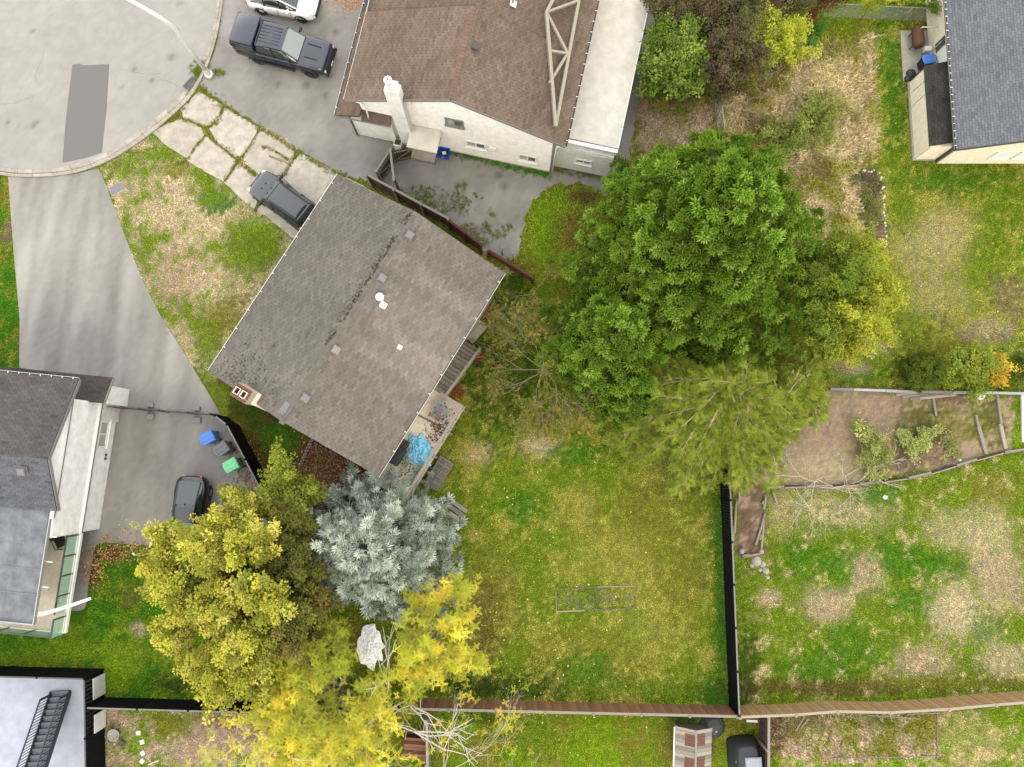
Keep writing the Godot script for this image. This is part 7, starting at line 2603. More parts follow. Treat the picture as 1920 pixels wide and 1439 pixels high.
# a broadleaf: limbs reach into lobes (chart u, v, height, radius) and carry clumps of leaf clusters
func leafy(called: String, label: String, cat: String, base: Vector3, trunk_r: float, lobes: Array, dens: float, per: int, sig: float, shapes: Array, cols: Array, bark: Material, fork := 0.35, up_bias := 0.5, group := "", bare := 0.0) -> Node3D:
	var t := thing(called, label, cat, base, 0.0, group)
	var cen := Vector3.ZERO
	var pts: Array = []
	for l in lobes:
		var c: Vector3 = P(l[0], l[1], l[2]) - base
		pts.append([c, l[3], l[4] if l.size() > 4 else -1])
		cen += c / lobes.size()
	var crutch := Vector3(cen.x * 0.45, cen.y * fork, cen.z * 0.45)
	var m := MB.new(true)
	m.tube([Vector3(0, -0.05, 0), crutch * 0.5 + Vector3(0.05, 0, 0.04), crutch], [trunk_r, trunk_r * 0.8, trunk_r * 0.65], 8)
	obj("trunk", m, bark, t)
	var limb := MB.new(true)
	var xs: Array = []
	var cs: Array = []
	for l in pts:
		var c: Vector3 = l[0]
		var R: float = l[1]
		var hub := crutch.lerp(c, 0.72) + Vector3(rng.randfn(0, 0.15), 0, rng.randfn(0, 0.15)) * R
		limb.tube([crutch, crutch.lerp(hub, 0.5) + Vector3.UP * 0.08 * R, hub], [trunk_r * 0.5, trunk_r * 0.35, trunk_r * 0.22], 5, false)
		var n := maxi(4, int(dens * R * R * 4.0))
		for i in n:
			var d := Vector3(rng.randfn(0, 1), rng.randfn(0, 1) * 0.75 + up_bias, rng.randfn(0, 1)).normalized()
			var tip := c + d * R * pow(rng.randf(), 0.32) * (1.0 + 0.2 * n_big.get_noise_3d(d.x * 5 + c.x, d.y * 5, d.z * 5 + c.z))
			var mid := hub.lerp(tip, 0.5) + Vector3(rng.randfn(0, 0.1), rng.randfn(0, 0.1) + 0.05, rng.randfn(0, 0.1)) * R
			limb.tube([hub, mid, tip + d * 0.1], [maxf(0.012, trunk_r * 0.12), maxf(0.009, trunk_r * 0.07), 0.006], 4, false)
			if rng.randf() < bare:
				for z in 2:
					var e := tip + (d + Vector3(rng.randfn(0, 0.5), rng.randfn(0, 0.4), rng.randfn(0, 0.5))) * 0.4 * R
					limb.tube([mid, tip, e], [0.012, 0.009, 0.004], 4, false)
				continue
			var tone := rng.randf_range(0.75, 1.2)
			var cc: Array = cols if l[2] is int else l[2]
			var base_c := pick(cc, tone)
			for k in per:
				var p := tip + (tip - hub).normalized() * (rng.randfn(-0.4, 1.0) * sig * 1.7) + Vector3(rng.randfn(0, sig), rng.randfn(0, sig), rng.randfn(0, sig)) * 0.55
				xs.append(Transform3D(Basis(Vector3.UP, rng.randf() * TAU) * Basis(Vector3.RIGHT, rng.randfn(0, 0.4)).scaled(Vector3.ONE * rng.randf_range(0.75, 1.25)), p))
				cs.append(base_c.lerp(pick(cc, tone), 0.4) * rng.randf_range(0.88, 1.12))
	obj("branches", limb, bark, t, "stuff")
	var q := shapes.size()
	for i in q:
		var a: Array = []
		var b: Array = []
		for k in range(i, xs.size(), q):
			a.append(xs[k])
			b.append(cs[k])
		scatter("crown", shapes[i], M.leaf, a, b, t)
	return t

# bare limbs forking again and again
func fork_limb(m: MB, p: Vector3, d: Vector3, l: float, r: float, depth: int, droop: float, tips: Array, spread := 0.5) -> void:
	var q := p + d * l * 0.5 + Vector3(rng.randfn(0, 0.04), rng.randfn(0, 0.04), rng.randfn(0, 0.04)) * l
	var e := p + d * l + Vector3.DOWN * droop * l * 0.4
	m.tube([p, q, e], [r, r * 0.82, r * 0.66], 5 if r > 0.03 else 4, false)
	tips.append([e, (e - q).normalized(), depth])
	if depth <= 0:
		return
	var n := 2 if rng.randf() < 0.55 else 3
	for i in n:
		var nd := ((e - q).normalized() + Vector3(rng.randfn(0, spread), rng.randfn(0, spread * 0.55), rng.randfn(0, spread))).normalized()
		fork_limb(m, e, nd, l * rng.randf_range(0.6, 0.85), r * 0.64, depth - 1, droop, tips, spread)
	if rng.randf() < 0.7:
		fork_limb(m, q, (d + Vector3(rng.randfn(0, spread * 1.4), rng.randfn(0, spread), rng.randfn(0, spread * 1.4))).normalized(), l * 0.55, r * 0.45, depth - 2, droop, tips, spread)

func bare_tree(label: String, base: Vector3, starts: Array, bark: Material, droop: float, depth: int, leaf, cols: Array, leaf_rate: float, called := "bare_tree", sc := 1.0, spread := 0.5) -> void:
	var t := thing(called, label, "tree", base)
	var m := MB.new(true)
	var tips: Array = []
	var hub: Vector3 = starts[0]
	m.tube([Vector3.ZERO, hub * 0.5 + Vector3(0.05, 0, 0), hub], [0.13 * sc, 0.11 * sc, 0.09 * sc], 7)
	obj("trunk", m, bark, t)
	m = MB.new(true)
	for i in range(1, starts.size()):
		var v: Vector3 = starts[i]
		var start := hub
		if called == "cut_branches":   # loose cuttings do not share one stem
			start += Vector3(rng.randfn(0, 0.7), rng.randf() * 0.1 - 0.1, rng.randfn(0, 0.35))
		fork_limb(m, start, v.normalized(), v.length(), 0.065 * sc, depth, droop, tips, spread)
	obj("branches", m, bark, t, "stuff")
	if leaf:
		var xs: Array = []
		var cs: Array = []
		for q in tips:
			if q[2] > 3:
				continue
			for k in 5:
				if rng.randf() > leaf_rate:
					continue
				var p: Vector3 = q[0] + Vector3(rng.randfn(0, 0.14), rng.randfn(0, 0.08), rng.randfn(0, 0.14))
				xs.append(Transform3D(aim_z(q[1] + Vector3(rng.randfn(0, 0.5), 0, rng.randfn(0, 0.5)), rng.randf() * 0.6).scaled_local(Vector3.ONE * rng.randf_range(0.7, 1.2)), p))
				cs.append(pick(cols, rng.randf_range(0.8, 1.2)))
		scatter("crown", leaf, M.leaf, xs, cs, t)

# long boughs arching out from a crown, feathered with flat sprays
func sprawler(called: String, label: String, base: Vector3, hub: Vector3, arms: Array, cols: Array, spray: Array, per_m: float, bark: Material) -> void:
	var t := thing(called, label, "tree", base)
	var m := MB.new(true)
	m.tube([Vector3.ZERO, (hub - base) * 0.4, (hub - base) * 0.72], [0.22, 0.17, 0.06], 8)
	obj("trunk", m, bark, t)
	m = MB.new(true)
	var xs: Array = []
	var cs: Array = []
	for a in arms:
		var e: Vector3 = a - base
		var h := hub - base + Vector3(rng.randfn(0, 0.35), -absf(rng.randfn(0, 1.0)) - 0.3, rng.randfn(0, 0.35))
		var d := e - h
		var L := d.length()
		var c := h + d * 0.45 + Vector3.UP * L * 0.22 + Vector3(rng.randfn(0, 0.1), 0, rng.randfn(0, 0.1)) * L
		var pts: Array = []
		var rad: Array = []
		for i in 9:
			var u := i / 8.0
			pts.append(h.lerp(c, u).lerp(c.lerp(e, u), u))
			rad.append(0.042 * (1.0 - u * 0.8))
		m.tube(pts, rad, 5, false)
		var n := int(L * per_m)
		for i in n:   # side twigs, each with its own bunch of sprays
			var u := rng.randf_range(0.2 if L > 2.5 else 0.0, 1.0)
			var f := u * 8.0
			var k := mini(int(f), 7)
			var p: Vector3 = pts[k].lerp(pts[k + 1], f - k)
			var dr: Vector3 = (pts[k + 1] - pts[k]).normalized()
			var sd := dr.cross(Vector3.UP).normalized() * (1.0 if i % 2 else -1.0)
			var tw := (dr * 0.8 + sd * rng.randf_range(0.3, 1.0) + Vector3.UP * rng.randf_range(-0.35, 0.45)).normalized()
			var off := rng.randf_range(0.15, 0.48)
			var q := p + tw * off + Vector3.DOWN * off * 0.1
			m.tube([p, q], [0.013, 0.006], 4, false)
			var tone := rng.randf_range(0.5, 1.32)
			for z in 8:
				var e2 := rng.randf_range(0.25, 1.1)
				var s3 := tw.cross(Vector3.UP).normalized() * (1.0 if z % 2 else -1.0)
				var d2 := (tw + s3 * rng.randf_range(0.1, 0.9) + Vector3(rng.randfn(0, 0.2), rng.randfn(0, 0.25), rng.randfn(0, 0.2))).normalized()
				xs.append(Transform3D(aim_z(d2, rng.randfn(0, 0.5)).scaled_local(Vector3.ONE * rng.randf_range(0.6, 1.15)), p.lerp(q, e2) + d2 * 0.04))
				cs.append(pick(cols, tone * rng.randf_range(0.88, 1.12)))
	obj("boughs", m, bark, t, "stuff")
	for i in spray.size():
		var a2: Array = []
		var b2: Array = []
		for k in range(i, xs.size(), spray.size()):
			a2.append(xs[k])
			b2.append(cs[k])
		scatter("crown", spray[i], M.leaf, a2, b2, t)

func weeds(label: String, at: Array, rx: float, rz: float, n: int, cols: Array, h: float, called := "weeds") -> void:
	var xs: Array = []
	var cs: Array = []
	var c := P(at[0], at[1])
	for i in n:
		var x := rng.randf_range(-1, 1)
		var z := rng.randf_range(-1, 1)
		var w := n_mid.get_noise_2d(c.x + x * rx, c.z + z * rz) + 0.6 * n_small.get_noise_2d(c.x + x * rx, c.z + z * rz)
		if x * x + z * z > 0.75 + w * 1.5:
			continue
		xs.append(Transform3D(Basis(Vector3.UP, rng.randf() * TAU).scaled(Vector3.ONE * sqrt(h) * rng.randf_range(1.6, 3.4)), c + Vector3(x * rx, h * rng.randf_range(0.1, 0.8), z * rz)))
		cs.append(pick(cols, rng.randf_range(0.75, 1.25)))
	var o := scatter(called, T.weed, M.leaf, xs, cs)
	o.set_meta("label", label)
	o.set_meta("category", "weeds")

func make_plants() -> void:
	# the big dark green conifer and its two companions
	var ros := [shoot_rosette(10, 0.31, 0.085, 1.25, 1.5), shoot_rosette(9, 0.29, 0.08, 1.1, 1.5), shoot_rosette(11, 0.32, 0.082, 1.4, 1.5)]
	var gc := [Color(0.07, 0.13, 0.011), Color(0.095, 0.165, 0.015), Color(0.08, 0.142, 0.01), Color(0.13, 0.2, 0.028)]
	conifer("conifer", "largest dark green conifer with dense bunched shoots behind the grey roof", P(1262, 520), P(1400, 330, 13.5), 6.6, 0.62, 1.02, ros, gc, 0.2, 17, M.bark, 0.26, 0.1)
	conifer("conifer", "smaller dark green conifer between the largest one and the bare olive tree", P(1130, 655), P(1165, 610, 8.5), 3.5, 0.6, 0.98, ros, gc, 0.19, 16, M.bark, 0.3, 0.1)
	conifer("conifer", "low dark green conifer at the foot of the largest one, beside the cypress", P(1165, 735), P(1190, 715, 5.2), 2.3, 0.55, 0.96, ros, gc, 0.19, 15, M.bark, 0.3, 0.1)
	# blue spruce
	var sp := [shoot_rosette(11, 0.27, 0.04, 1.35, 1.2), shoot_rosette(9, 0.32, 0.038, 1.1, 1.2), shoot_rosette(12, 0.25, 0.04, 1.5, 1.2)]
	var bc := [Color(0.27, 0.31, 0.255), Color(0.33, 0.365, 0.305), Color(0.40, 0.43, 0.365), Color(0.14, 0.185, 0.12)]
	conifer("blue_spruce", "silvery blue spruce at the corner of the grey roof", P(728, 998), P(672, 1040, 8.4), 4.3, 0.6, 1.02, sp, bc, 0.2, 22, M.bark, 0.34, 0.14)
	# yellow olive maple and its young neighbour
	var ml := [leaf_cluster(24, 0.2, 0.12, 0.085), leaf_cluster(22, 0.19, 0.11, 0.08), leaf_cluster(26, 0.21, 0.12, 0.085)]
	var yo := [Color(0.38, 0.345, 0.045), Color(0.46, 0.41, 0.09), Color(0.32, 0.315, 0.035), Color(0.2, 0.225, 0.024), Color(0.13, 0.145, 0.02)]
	var dk := [Color(0.13, 0.135, 0.026), Color(0.1, 0.105, 0.02), Color(0.17, 0.12, 0.035), Color(0.09, 0.1, 0.02)]
	leafy("maple_tree", "broad yellow olive maple over the lush lawn and the black coupe", "tree", P(520, 1055), 0.3, [[350, 1012, 5.2, 0.85], [300, 990, 4.6, 0.45], [425, 985, 6, 1.0], [445, 945, 5.4, 0.4], [485, 972, 6, 1.0], [330, 1075, 5.5, 1.1], [300, 1085, 4.6, 0.8], [400, 1045, 7, 1.25], [465, 1030, 7.5, 1.2], [500, 1110, 8, 1.3], [415, 1125, 7, 1.2], [345, 1180, 5.3, 1.0], [310, 1195, 4.6, 0.6], [400, 1225, 5.5, 1.05], [355, 1245, 4.6, 0.6], [480, 1200, 7, 1.2], [440, 1285, 5, 0.85], [400, 1300, 4.2, 0.6], [545, 1170, 7, 1.3, dk], [555, 1080, 6, 1.5, dk], [540, 1000, 5, 1.4, dk], [500, 1250, 5.5, 1.0], [450, 1090, 5.0, 2.2, dk], [585, 1035, 4.6, 1.0, dk], [585, 1110, 4.8, 1.1, dk], [575, 1190, 4.6, 1.0, dk], [360, 1120, 5.6, 1.0], [440, 1180, 6.2, 1.1], [380, 1015, 6.2, 0.9], [330, 1025, 4.8, 0.8], [290, 1060, 4.2, 0.6], [520, 1200, 6.0, 1.0], [400, 1265, 4.6, 0.8], [460, 1250, 5.6, 0.9]], 3.4, 15, 0.19, ml, yo, M.bark, 0.3, 0.7)
	var gy := [Color(0.22, 0.25, 0.03), Color(0.27, 0.29, 0.045), Color(0.17, 0.2, 0.025)]
	leafy("young_maple", "slim yellow green young maple at the lower end of the angled black fence", "tree", P(560, 935), 0.1, [[530, 855, 5.0, 0.45], [535, 880, 4.6, 0.55], [525, 905, 4, 0.8], [575, 930, 3.5, 0.8], [490, 935, 3.6, 0.7], [535, 945, 3.8, 0.9], [430, 930, 4.5, 0.4]], 7.0, 8, 0.2, ml, gy, M.bark, 0.4, 0.7)
	# yellow pinnate-leaved trees
	var fr := [frond_cluster(7, 0.26, 0.075, 0.026), frond_cluster(8, 0.3, 0.075, 0.027), frond_cluster(6, 0.22, 0.07, 0.026)]
	var yl := [Color(0.5, 0.44, 0.03), Color(0.58, 0.5, 0.06), Color(0.34, 0.33, 0.03), Color(0.2, 0.24, 0.022), Color(0.26, 0.28, 0.026), Color(0.44, 0.31, 0.03)]
	var yg := [Color(0.19, 0.22, 0.022), Color(0.27, 0.28, 0.026), Color(0.12, 0.15, 0.016), Color(0.36, 0.33, 0.035)]
	leafy("yellow_tree", "bright yellow tree with feathered leaves right of the heaped white sheet", "tree", P(795, 1205), 0.16, [[805, 1125, 4.3, 0.95], [855, 1105, 4.3, 0.65], [860, 1175, 4.5, 0.9], [790, 1175, 5.2, 1.0, yg], [845, 1235, 4.3, 1.0], [790, 1240, 5, 1.2], [752, 1245, 5, 0.6], [905, 1240, 3.8, 0.5], [770, 1290, 4.0, 0.7, yg]], 4.2, 9, 0.24, fr, yl, M.pale_bark, 0.35, 0.6, "", 0.1)
	leafy("yellow_tree", "mixed yellow and green feathered tree below the heaped white sheet", "tree", P(650, 1270), 0.18, [[620, 1230, 5, 1.2, yg], [575, 1230, 5, 1.1, yg], [680, 1300, 5, 1.0, yg], [560, 1285, 5, 1.2], [595, 1340, 5, 1.3, yg], [660, 1360, 5, 1.2], [525, 1345, 4.3, 1.0], [725, 1325, 4.6, 0.9], [565, 1400, 4.5, 1.0], [690, 1415, 4.8, 1.1], [500, 1375, 4.0, 0.9], [485, 1330, 4.0, 0.6], [520, 1300, 4.4, 0.8, yg], [630, 1420, 4.8, 1.1], [540, 1440, 4.0, 0.9], [620, 1180, 4.5, 0.8, yg]], 4.0, 9, 0.24, fr, yl, M.pale_bark, 0.35, 0.6, "", 0.12)
	bare_tree("pale leafless tree spreading over the yellow leaves at the bottom edge", P(610, 1400), [Vector3(-0.3, 3.2, 0.6), Vector3(-2.2, 1.2, 0.3), Vector3(-1.8, 1.0, 1.6), Vector3(1.6, 1.2, -0.6), Vector3(0.2, 1.4, 1.8), Vector3(1.8, 1.0, 1.0), Vector3(-1.2, 1.4, -1.0)], M.ash_bark, 0.12, 5, fr[2], yl, 0.08, "bare_tree", 0.3)
	bare_tree("pale leafless tree with fine grey branches right of the brown box", P(830, 1390), [Vector3(0.3, 2.6, 0.5), Vector3(1.9, 0.6, 0.5), Vector3(1.7, 0.7, -1.0), Vector3(1.4, 0.6, 1.5), Vector3(-0.6, 1.0, 1.4), Vector3(0.3, 1.0, -1.4)], M.ash_bark, 0.1, 5, fr[2], yl, 0.03, "bare_tree", 0.3)
	bare_tree("grey twiggy limbs between the two yellow trees", P(720, 1300), [Vector3(0.1, 3.0, 0.2), Vector3(1.6, 0.8, -1.0), Vector3(0.8, 1.0, -1.6), Vector3(-1.0, 1.0, 0.6), Vector3(2.0, 0.6, 0.5)], M.ash_bark, 0.05, 3, null, [], 0.0)
	# sprawling cypress, two hubs
	var fe := [feather(5, 0.36, 0.024), feather(5, 0.3, 0.024), feather(6, 0.42, 0.022)]
	var oc := [Color(0.18, 0.23, 0.022), Color(0.22, 0.275, 0.03), Color(0.10, 0.15, 0.017), Color(0.29, 0.33, 0.05)]
	var hub := P(1385, 735, 5.2)
	var arms: Array = []
	for i in 92:
		var a := rng.randf_range(0.02, 1.0)
		# the long boughs sweep from west round to south-east
		var ang := lerpf(deg_to_rad(205), deg_to_rad(20), a)
		var L := lerpf(7.6, 4.2, a) * rng.randf_range(0.5, 1.03)
		if ang > deg_to_rad(70) and ang < deg_to_rad(150):
			L *= 0.92
		arms.append(Vector3(hub.x + cos(ang) * L, maxf(0.5, 4.4 - L * 0.42 + rng.randfn(0, 1.0)), hub.z + sin(ang) * L))
	for i in 46:
		var ang := rng.randf() * TAU
		var L := rng.randf_range(0.5, 2.0)
		arms.append(Vector3(hub.x + cos(ang) * L, 4.6 + rng.randfn(0, 0.4), hub.z + sin(ang) * L))
	sprawler("cypress_tree", "sprawling olive green cypress sweeping its boughs over the lawn below the largest conifer", P(1330, 775), hub, arms, oc, fe, 10.0, M.tan_bark)
	hub = P(1500, 715, 4.0)
	arms = []
	for i in 34:
		var ang := rng.randf_range(deg_to_rad(-60), deg_to_rad(160))
		var L := rng.randf_range(1.0, 2.7)
		arms.append(Vector3(hub.x + cos(ang) * L, maxf(0.6, 3.4 - L * 0.5 + rng.randfn(0, 0.3)), hub.z + sin(ang) * L))
	sprawler("cypress_tree", "second smaller olive cypress at the end of the retaining wall", P(1462, 740), hub, arms, oc, fe, 10.0, M.tan_bark)
	# thin olive tree losing its leaves
	var ol := [Color(0.15, 0.155, 0.03), Color(0.12, 0.13, 0.025), Color(0.19, 0.18, 0.035), Color(0.1, 0.12, 0.02), Color(0.16, 0.16, 0.03), Color(0.28, 0.17, 0.05)]
	var lf := feather(6, 0.22, 0.03)
	bare_tree("thin tan branched tree with sparse olive leaves by the stair", P(1012, 705), [Vector3(0.2, 1.5, -0.2), Vector3(-1.0, 0.5, -0.6), Vector3(-1.15, 0.4, 0.1), Vector3(-0.9, 0.4, 0.6), Vector3(-0.4, 0.4, 0.95), Vector3(0.3, 0.4, 1.05), Vector3(-0.5, 0.5, -1.2), Vector3(-0.1, 0.6, -0.8), Vector3(0.6, 0.4, 0.9)], M.pale_bark, 0.12, 5, lf, ol, 0.22, "bare_tree", 0.42, 0.42)
	bare_tree("thin dry twigs low against the left side of the smaller conifer", P(1030, 590), [Vector3(0.0, 1.2, 0.0), Vector3(-1.0, 0.5, -0.8), Vector3(-0.7, 0.6, 0.3), Vector3(-1.2, 0.4, -0.1)], M.pale_bark, 0.1, 3, lf, ol, 0.4, "bare_shrub", 0.4)
	# yellow green tree right of the conifer
	var sl := [leaf_cluster(22, 0.2, 0.1, 0.07), leaf_cluster(20, 0.18, 0.1, 0.065)]
	var yt := [Color(0.21, 0.235, 0.025), Color(0.27, 0.28, 0.03), Color(0.15, 0.2, 0.02), Color(0.29, 0.32, 0.03), Color(0.34, 0.32, 0.035)]
	var gt := [Color(0.10, 0.15, 0.02), Color(0.13, 0.18, 0.02), Color(0.18, 0.21, 0.025)]
	leafy("deciduous_tree", "yellow green leafy tree right of the largest conifer", "tree", P(1540, 570), 0.18, [[1570, 470, 4.4, 1.0, gt], [1610, 470, 4.2, 1.1], [1585, 530, 5, 1.4, gt], [1640, 520, 4.2, 1.1], [1650, 570, 4, 1.1], [1600, 590, 4.8, 1.4], [1560, 600, 4.4, 1.2, gt], [1590, 650, 3.6, 1.0], [1550, 650, 3.4, 0.9, gt], [1640, 620, 3.4, 0.8], [1535, 540, 4.5, 1.2, gt]], 5.5, 9, 0.2, sl, yt, M.bark, 0.35, 0.6)
	# thicket at the top
	var pu := [Color(0.055, 0.042, 0.028), Color(0.085, 0.055, 0.035), Color(0.08, 0.09, 0.028), Color(0.10, 0.07, 0.045), Color(0.11, 0.115, 0.035)]
	leafy("purple_shrub", "dark purple brown shrub thicket between the green and the lime shrubs", "shrub", P(1335, 140), 0.16, [[1330, 30, 3.4, 1.3], [1370, 70, 3.6, 1.4], [1350, 120, 3.2, 1.2], [1400, 110, 3.0, 1.1], [1390, 20, 3.2, 1.3], [1250, 10, 3.4, 1.4], [1290, 30, 3.0, 1.0], [1360, 165, 2.2, 0.8], [1290, 165, 2.0, 0.7], [1450, 0, 2.8, 1.2], [1500, -10, 2.8, 1.0]], 5.5, 9, 0.24, sl, pu, M.bark, 0.3, 0.6)
	var gs := [Color(0.10, 0.16, 0.02), Color(0.14, 0.2, 0.03), Color(0.07, 0.12, 0.016), Color(0.19, 0.235, 0.05)]
	leafy("green_shrub", "fresh green tall shrub right of the white lean-to roof", "shrub", P(1235, 180), 0.14, [[1280, 60, 3.8, 0.7], [1260, 95, 3.6, 1.1], [1290, 110, 3.4, 0.9], [1240, 140, 2.8, 1.1], [1285, 160, 2.6, 0.9], [1230, 90, 3.0, 0.8], [1225, 165, 2.0, 0.7], [1310, 140, 2.4, 0.6], [1250, 50, 3.4, 0.6]], 6.0, 8, 0.2, [leaf_cluster(22, 0.24, 0.16, 0.08), leaf_cluster(20, 0.22, 0.15, 0.075)], gs, M.bark, 0.35, 0.7)
	var lm := [Color(0.33, 0.36, 0.03), Color(0.40, 0.42, 0.05), Color(0.25, 0.29, 0.025), Color(0.2, 0.24, 0.025)]
	leafy("lime_shrub", "bright lime yellow shrub with open feathery branches at the top", "shrub", P(1450, 130), 0.1, [[1440, 30, 3.2, 0.6], [1455, 65, 3.2, 0.7], [1490, 50, 3.0, 0.6], [1475, 95, 2.8, 0.7], [1505, 65, 2.4, 0.4], [1445, 110, 2.4, 0.6], [1500, 100, 2.0, 0.5], [1425, 60, 2.6, 0.4]], 6.5, 7, 0.17, sl, lm, M.pale_bark, 0.35, 0.7)
	bare_tree("grey twiggy dead branches below the lime shrub", P(1440, 160), [Vector3(0.1, 1.0, -0.2), Vector3(0.6, 0.6, -0.9), Vector3(1.0, 0.5, -0.3), Vector3(0.3, 0.3, 1.2), Vector3(-0.4, 0.4, 1.3), Vector3(0.8, 0.3, 0.9)], M.pale_bark, 0.05, 3, null, [], 0.0, "dead_branches", 0.5)
	leafy("low_shrub", "low green bush patch right of the lime shrub", "shrub", P(1520, 78), 0.05, [[1530, 60, 0.8, 0.6], [1515, 85, 0.7, 0.5]], 8.0, 8, 0.14, sl, [Color(0.05, 0.14, 0.015), Color(0.07, 0.17, 0.02)], M.bark, 0.3, 0.6)
	leafy("low_shrub", "tangled yellow green brush below the dark purple shrub", "shrub", P(1400, 165), 0.05, [[1400, 150, 1.0, 0.7], [1430, 190, 0.8, 0.6], [1465, 160, 1.0, 0.6], [1480, 120, 1.0, 0.6], [1350, 185, 0.9, 0.5], [1290, 195, 0.8, 0.5], [1245, 190, 0.9, 0.5]], 5.0, 7, 0.18, sl, [Color(0.2, 0.19, 0.03), Color(0.26, 0.2, 0.05), Color(0.14, 0.15, 0.025)], M.bark, 0.3, 0.5)
	leafy("low_shrub", "sprawling pale green bramble in the straw grass above the largest conifer", "shrub", P(1510, 250), 0.04, [[1530, 200, 0.6, 0.8], [1500, 240, 0.6, 0.9], [1480, 280, 0.5, 0.8], [1540, 250, 0.5, 0.7], [1450, 250, 0.5, 0.7], [1560, 210, 0.5, 0.5]], 3.6, 6, 0.22, sl, [Color(0.16, 0.2, 0.04), Color(0.21, 0.235, 0.06), Color(0.11, 0.15, 0.025)], M.bark, 0.3, 0.3)
	leafy("purple_shrub", "dark red shrub at the top edge by the chain link fence", "shrub", P(1560, 5), 0.08, [[1545, -6, 2.0, 0.6], [1575, -10, 2.2, 0.6], [1520, 30, 1.4, 0.4]], 6.0, 8, 0.2, sl, [Color(0.12, 0.03, 0.025), Color(0.09, 0.04, 0.025), Color(0.16, 0.06, 0.03)], M.bark, 0.3, 0.6)
	leafy("yellow_shrub", "yellow green shrub at the top edge beyond the chain link fence", "shrub", P(1690, 0), 0.08, [[1615, 8, 1.6, 0.4], [1650, -6, 2.0, 0.6], [1690, -2, 1.8, 0.6], [1730, -5, 1.6, 0.6], [1750, 10, 1.2, 0.4]], 6.0, 8, 0.18, sl, [Color(0.34, 0.33, 0.03), Color(0.16, 0.24, 0.02), Color(0.12, 0.2, 0.015)], M.bark, 0.3, 0.6)
	# clipped bush and its neighbours by the retaining wall
	leafy("clipped_bush", "round clipped green bush beside the retaining wall", "shrub", P(1712, 706), 0.1, [[1732, 694, 1.3, 1.02], [1726, 700, 0.8, 0.95]], 60.0, 6, 0.04, [leaf_cluster(26, 0.12, 0.06, 0.04)], [Color(0.085, 0.115, 0.014), Color(0.11, 0.135, 0.018), Color(0.065, 0.09, 0.012)], M.bark, 0.5, 0.35)
	var og := [Color(0.42, 0.27, 0.03), Color(0.46, 0.33, 0.04), Color(0.32, 0.24, 0.03)]
	leafy("orange_shrub", "leafy green shrub turning orange at its right side by the retaining wall", "shrub", P(1815, 712), 0.08, [[1805, 690, 1.6, 0.8], [1835, 680, 1.8, 0.9], [1820, 715, 1.2, 0.9], [1868, 685, 1.6, 0.6, og], [1865, 710, 1.2, 0.5, og], [1790, 670, 1.4, 0.4], [1875, 665, 1.4, 0.3]], 9.0, 8, 0.16, sl, [Color(0.11, 0.17, 0.02), Color(0.16, 0.21, 0.03), Color(0.22, 0.24, 0.03)], M.bark, 0.35, 0.5)
	leafy("green_shrub", "dark green shrub cut by the right edge of the frame", "shrub", P(1905, 705), 0.08, [[1930, 690, 1.4, 0.8], [1915, 705, 1.0, 0.6]], 12.0, 8, 0.16, sl, [Color(0.05, 0.085, 0.015), Color(0.12, 0.15, 0.03)], M.bark, 0.4, 0.5)
	# garden bed plants
	leafy("vegetable_plant", "tall leafy pale green plant patch in the middle of the bare garden bed", "plant", P(1632, 840), 0.03, [[1612, 800, 0.4, 0.35], [1625, 815, 0.5, 0.45], [1640, 835, 0.5, 0.5], [1650, 855, 0.45, 0.45], [1622, 860, 0.4, 0.4], [1635, 885, 0.35, 0.45], [1648, 890, 0.3, 0.3]], 14.0, 6, 0.14, sl, [Color(0.25, 0.27, 0.07), Color(0.32, 0.33, 0.11), Color(0.16, 0.2, 0.04)], M.tan_bark, 0.3, 0.5)
	leafy("vegetable_plant", "crescent of pale leafy plants in the right half of the garden bed", "plant", P(1715, 830), 0.03, [[1688, 822, 0.35, 0.35], [1702, 832, 0.35, 0.4], [1720, 832, 0.35, 0.4], [1738, 822, 0.3, 0.35], [1752, 808, 0.3, 0.25], [1710, 850, 0.3, 0.25]], 14.0, 6, 0.13, sl, [Color(0.25, 0.27, 0.1), Color(0.3, 0.33, 0.11), Color(0.19, 0.23, 0.05)], M.tan_bark, 0.3, 0.5)
	leafy("vegetable_plant", "thin straggling plants beside the broad bed divider", "plant", P(1775, 830), 0.02, [[1770, 825, 0.2, 0.35], [1785, 840, 0.2, 0.35], [1795, 850, 0.15, 0.2]], 8.0, 5, 0.14, sl, [Color(0.2, 0.22, 0.06), Color(0.26, 0.24, 0.1)], M.tan_bark, 0.3, 0.4)
	bare_tree("silvery cut branches lying across the lower garden edging", P(1545, 900), [Vector3(0.0, 0.3, 0.0), Vector3(-1.0, 0.12, -0.3), Vector3(-0.8, 0.1, 0.5), Vector3(0.2, 0.12, 1.1), Vector3(1.0, 0.1, 0.5), Vector3(0.9, 0.15, -0.6), Vector3(0.6, 0.1, 1.0), Vector3(-0.3, 0.1, 1.0), Vector3(1.3, 0.2, -0.1)], M.ash_bark, 0.04, 4, null, [], 0.0, "cut_branches", 0.25, 0.5)
	bare_tree("thin grey cut branch lying in the middle of the leafy patch", P(1630, 878), [Vector3(0, 0.5, 0), Vector3(0.8, 0.1, -0.4), Vector3(-0.3, 0.2, -0.9), Vector3(0.6, 0.1, 0.3)], M.ash_bark, 0.04, 2, null, [], 0.0, "cut_branches", 0.3, 0.4)
	# weeds
	var wg := [Color(0.09, 0.14, 0.015), Color(0.12, 0.16, 0.02), Color(0.07, 0.1, 0.012)]
	var wm := [Color(0.12, 0.13, 0.016), Color(0.16, 0.16, 0.022), Color(0.085, 0.09, 0.013)]
	weeds("mossy weeds creeping over the cracked yard beside the board fence", [820, 378], 2.3, 0.95, 1300, wm, 0.05)
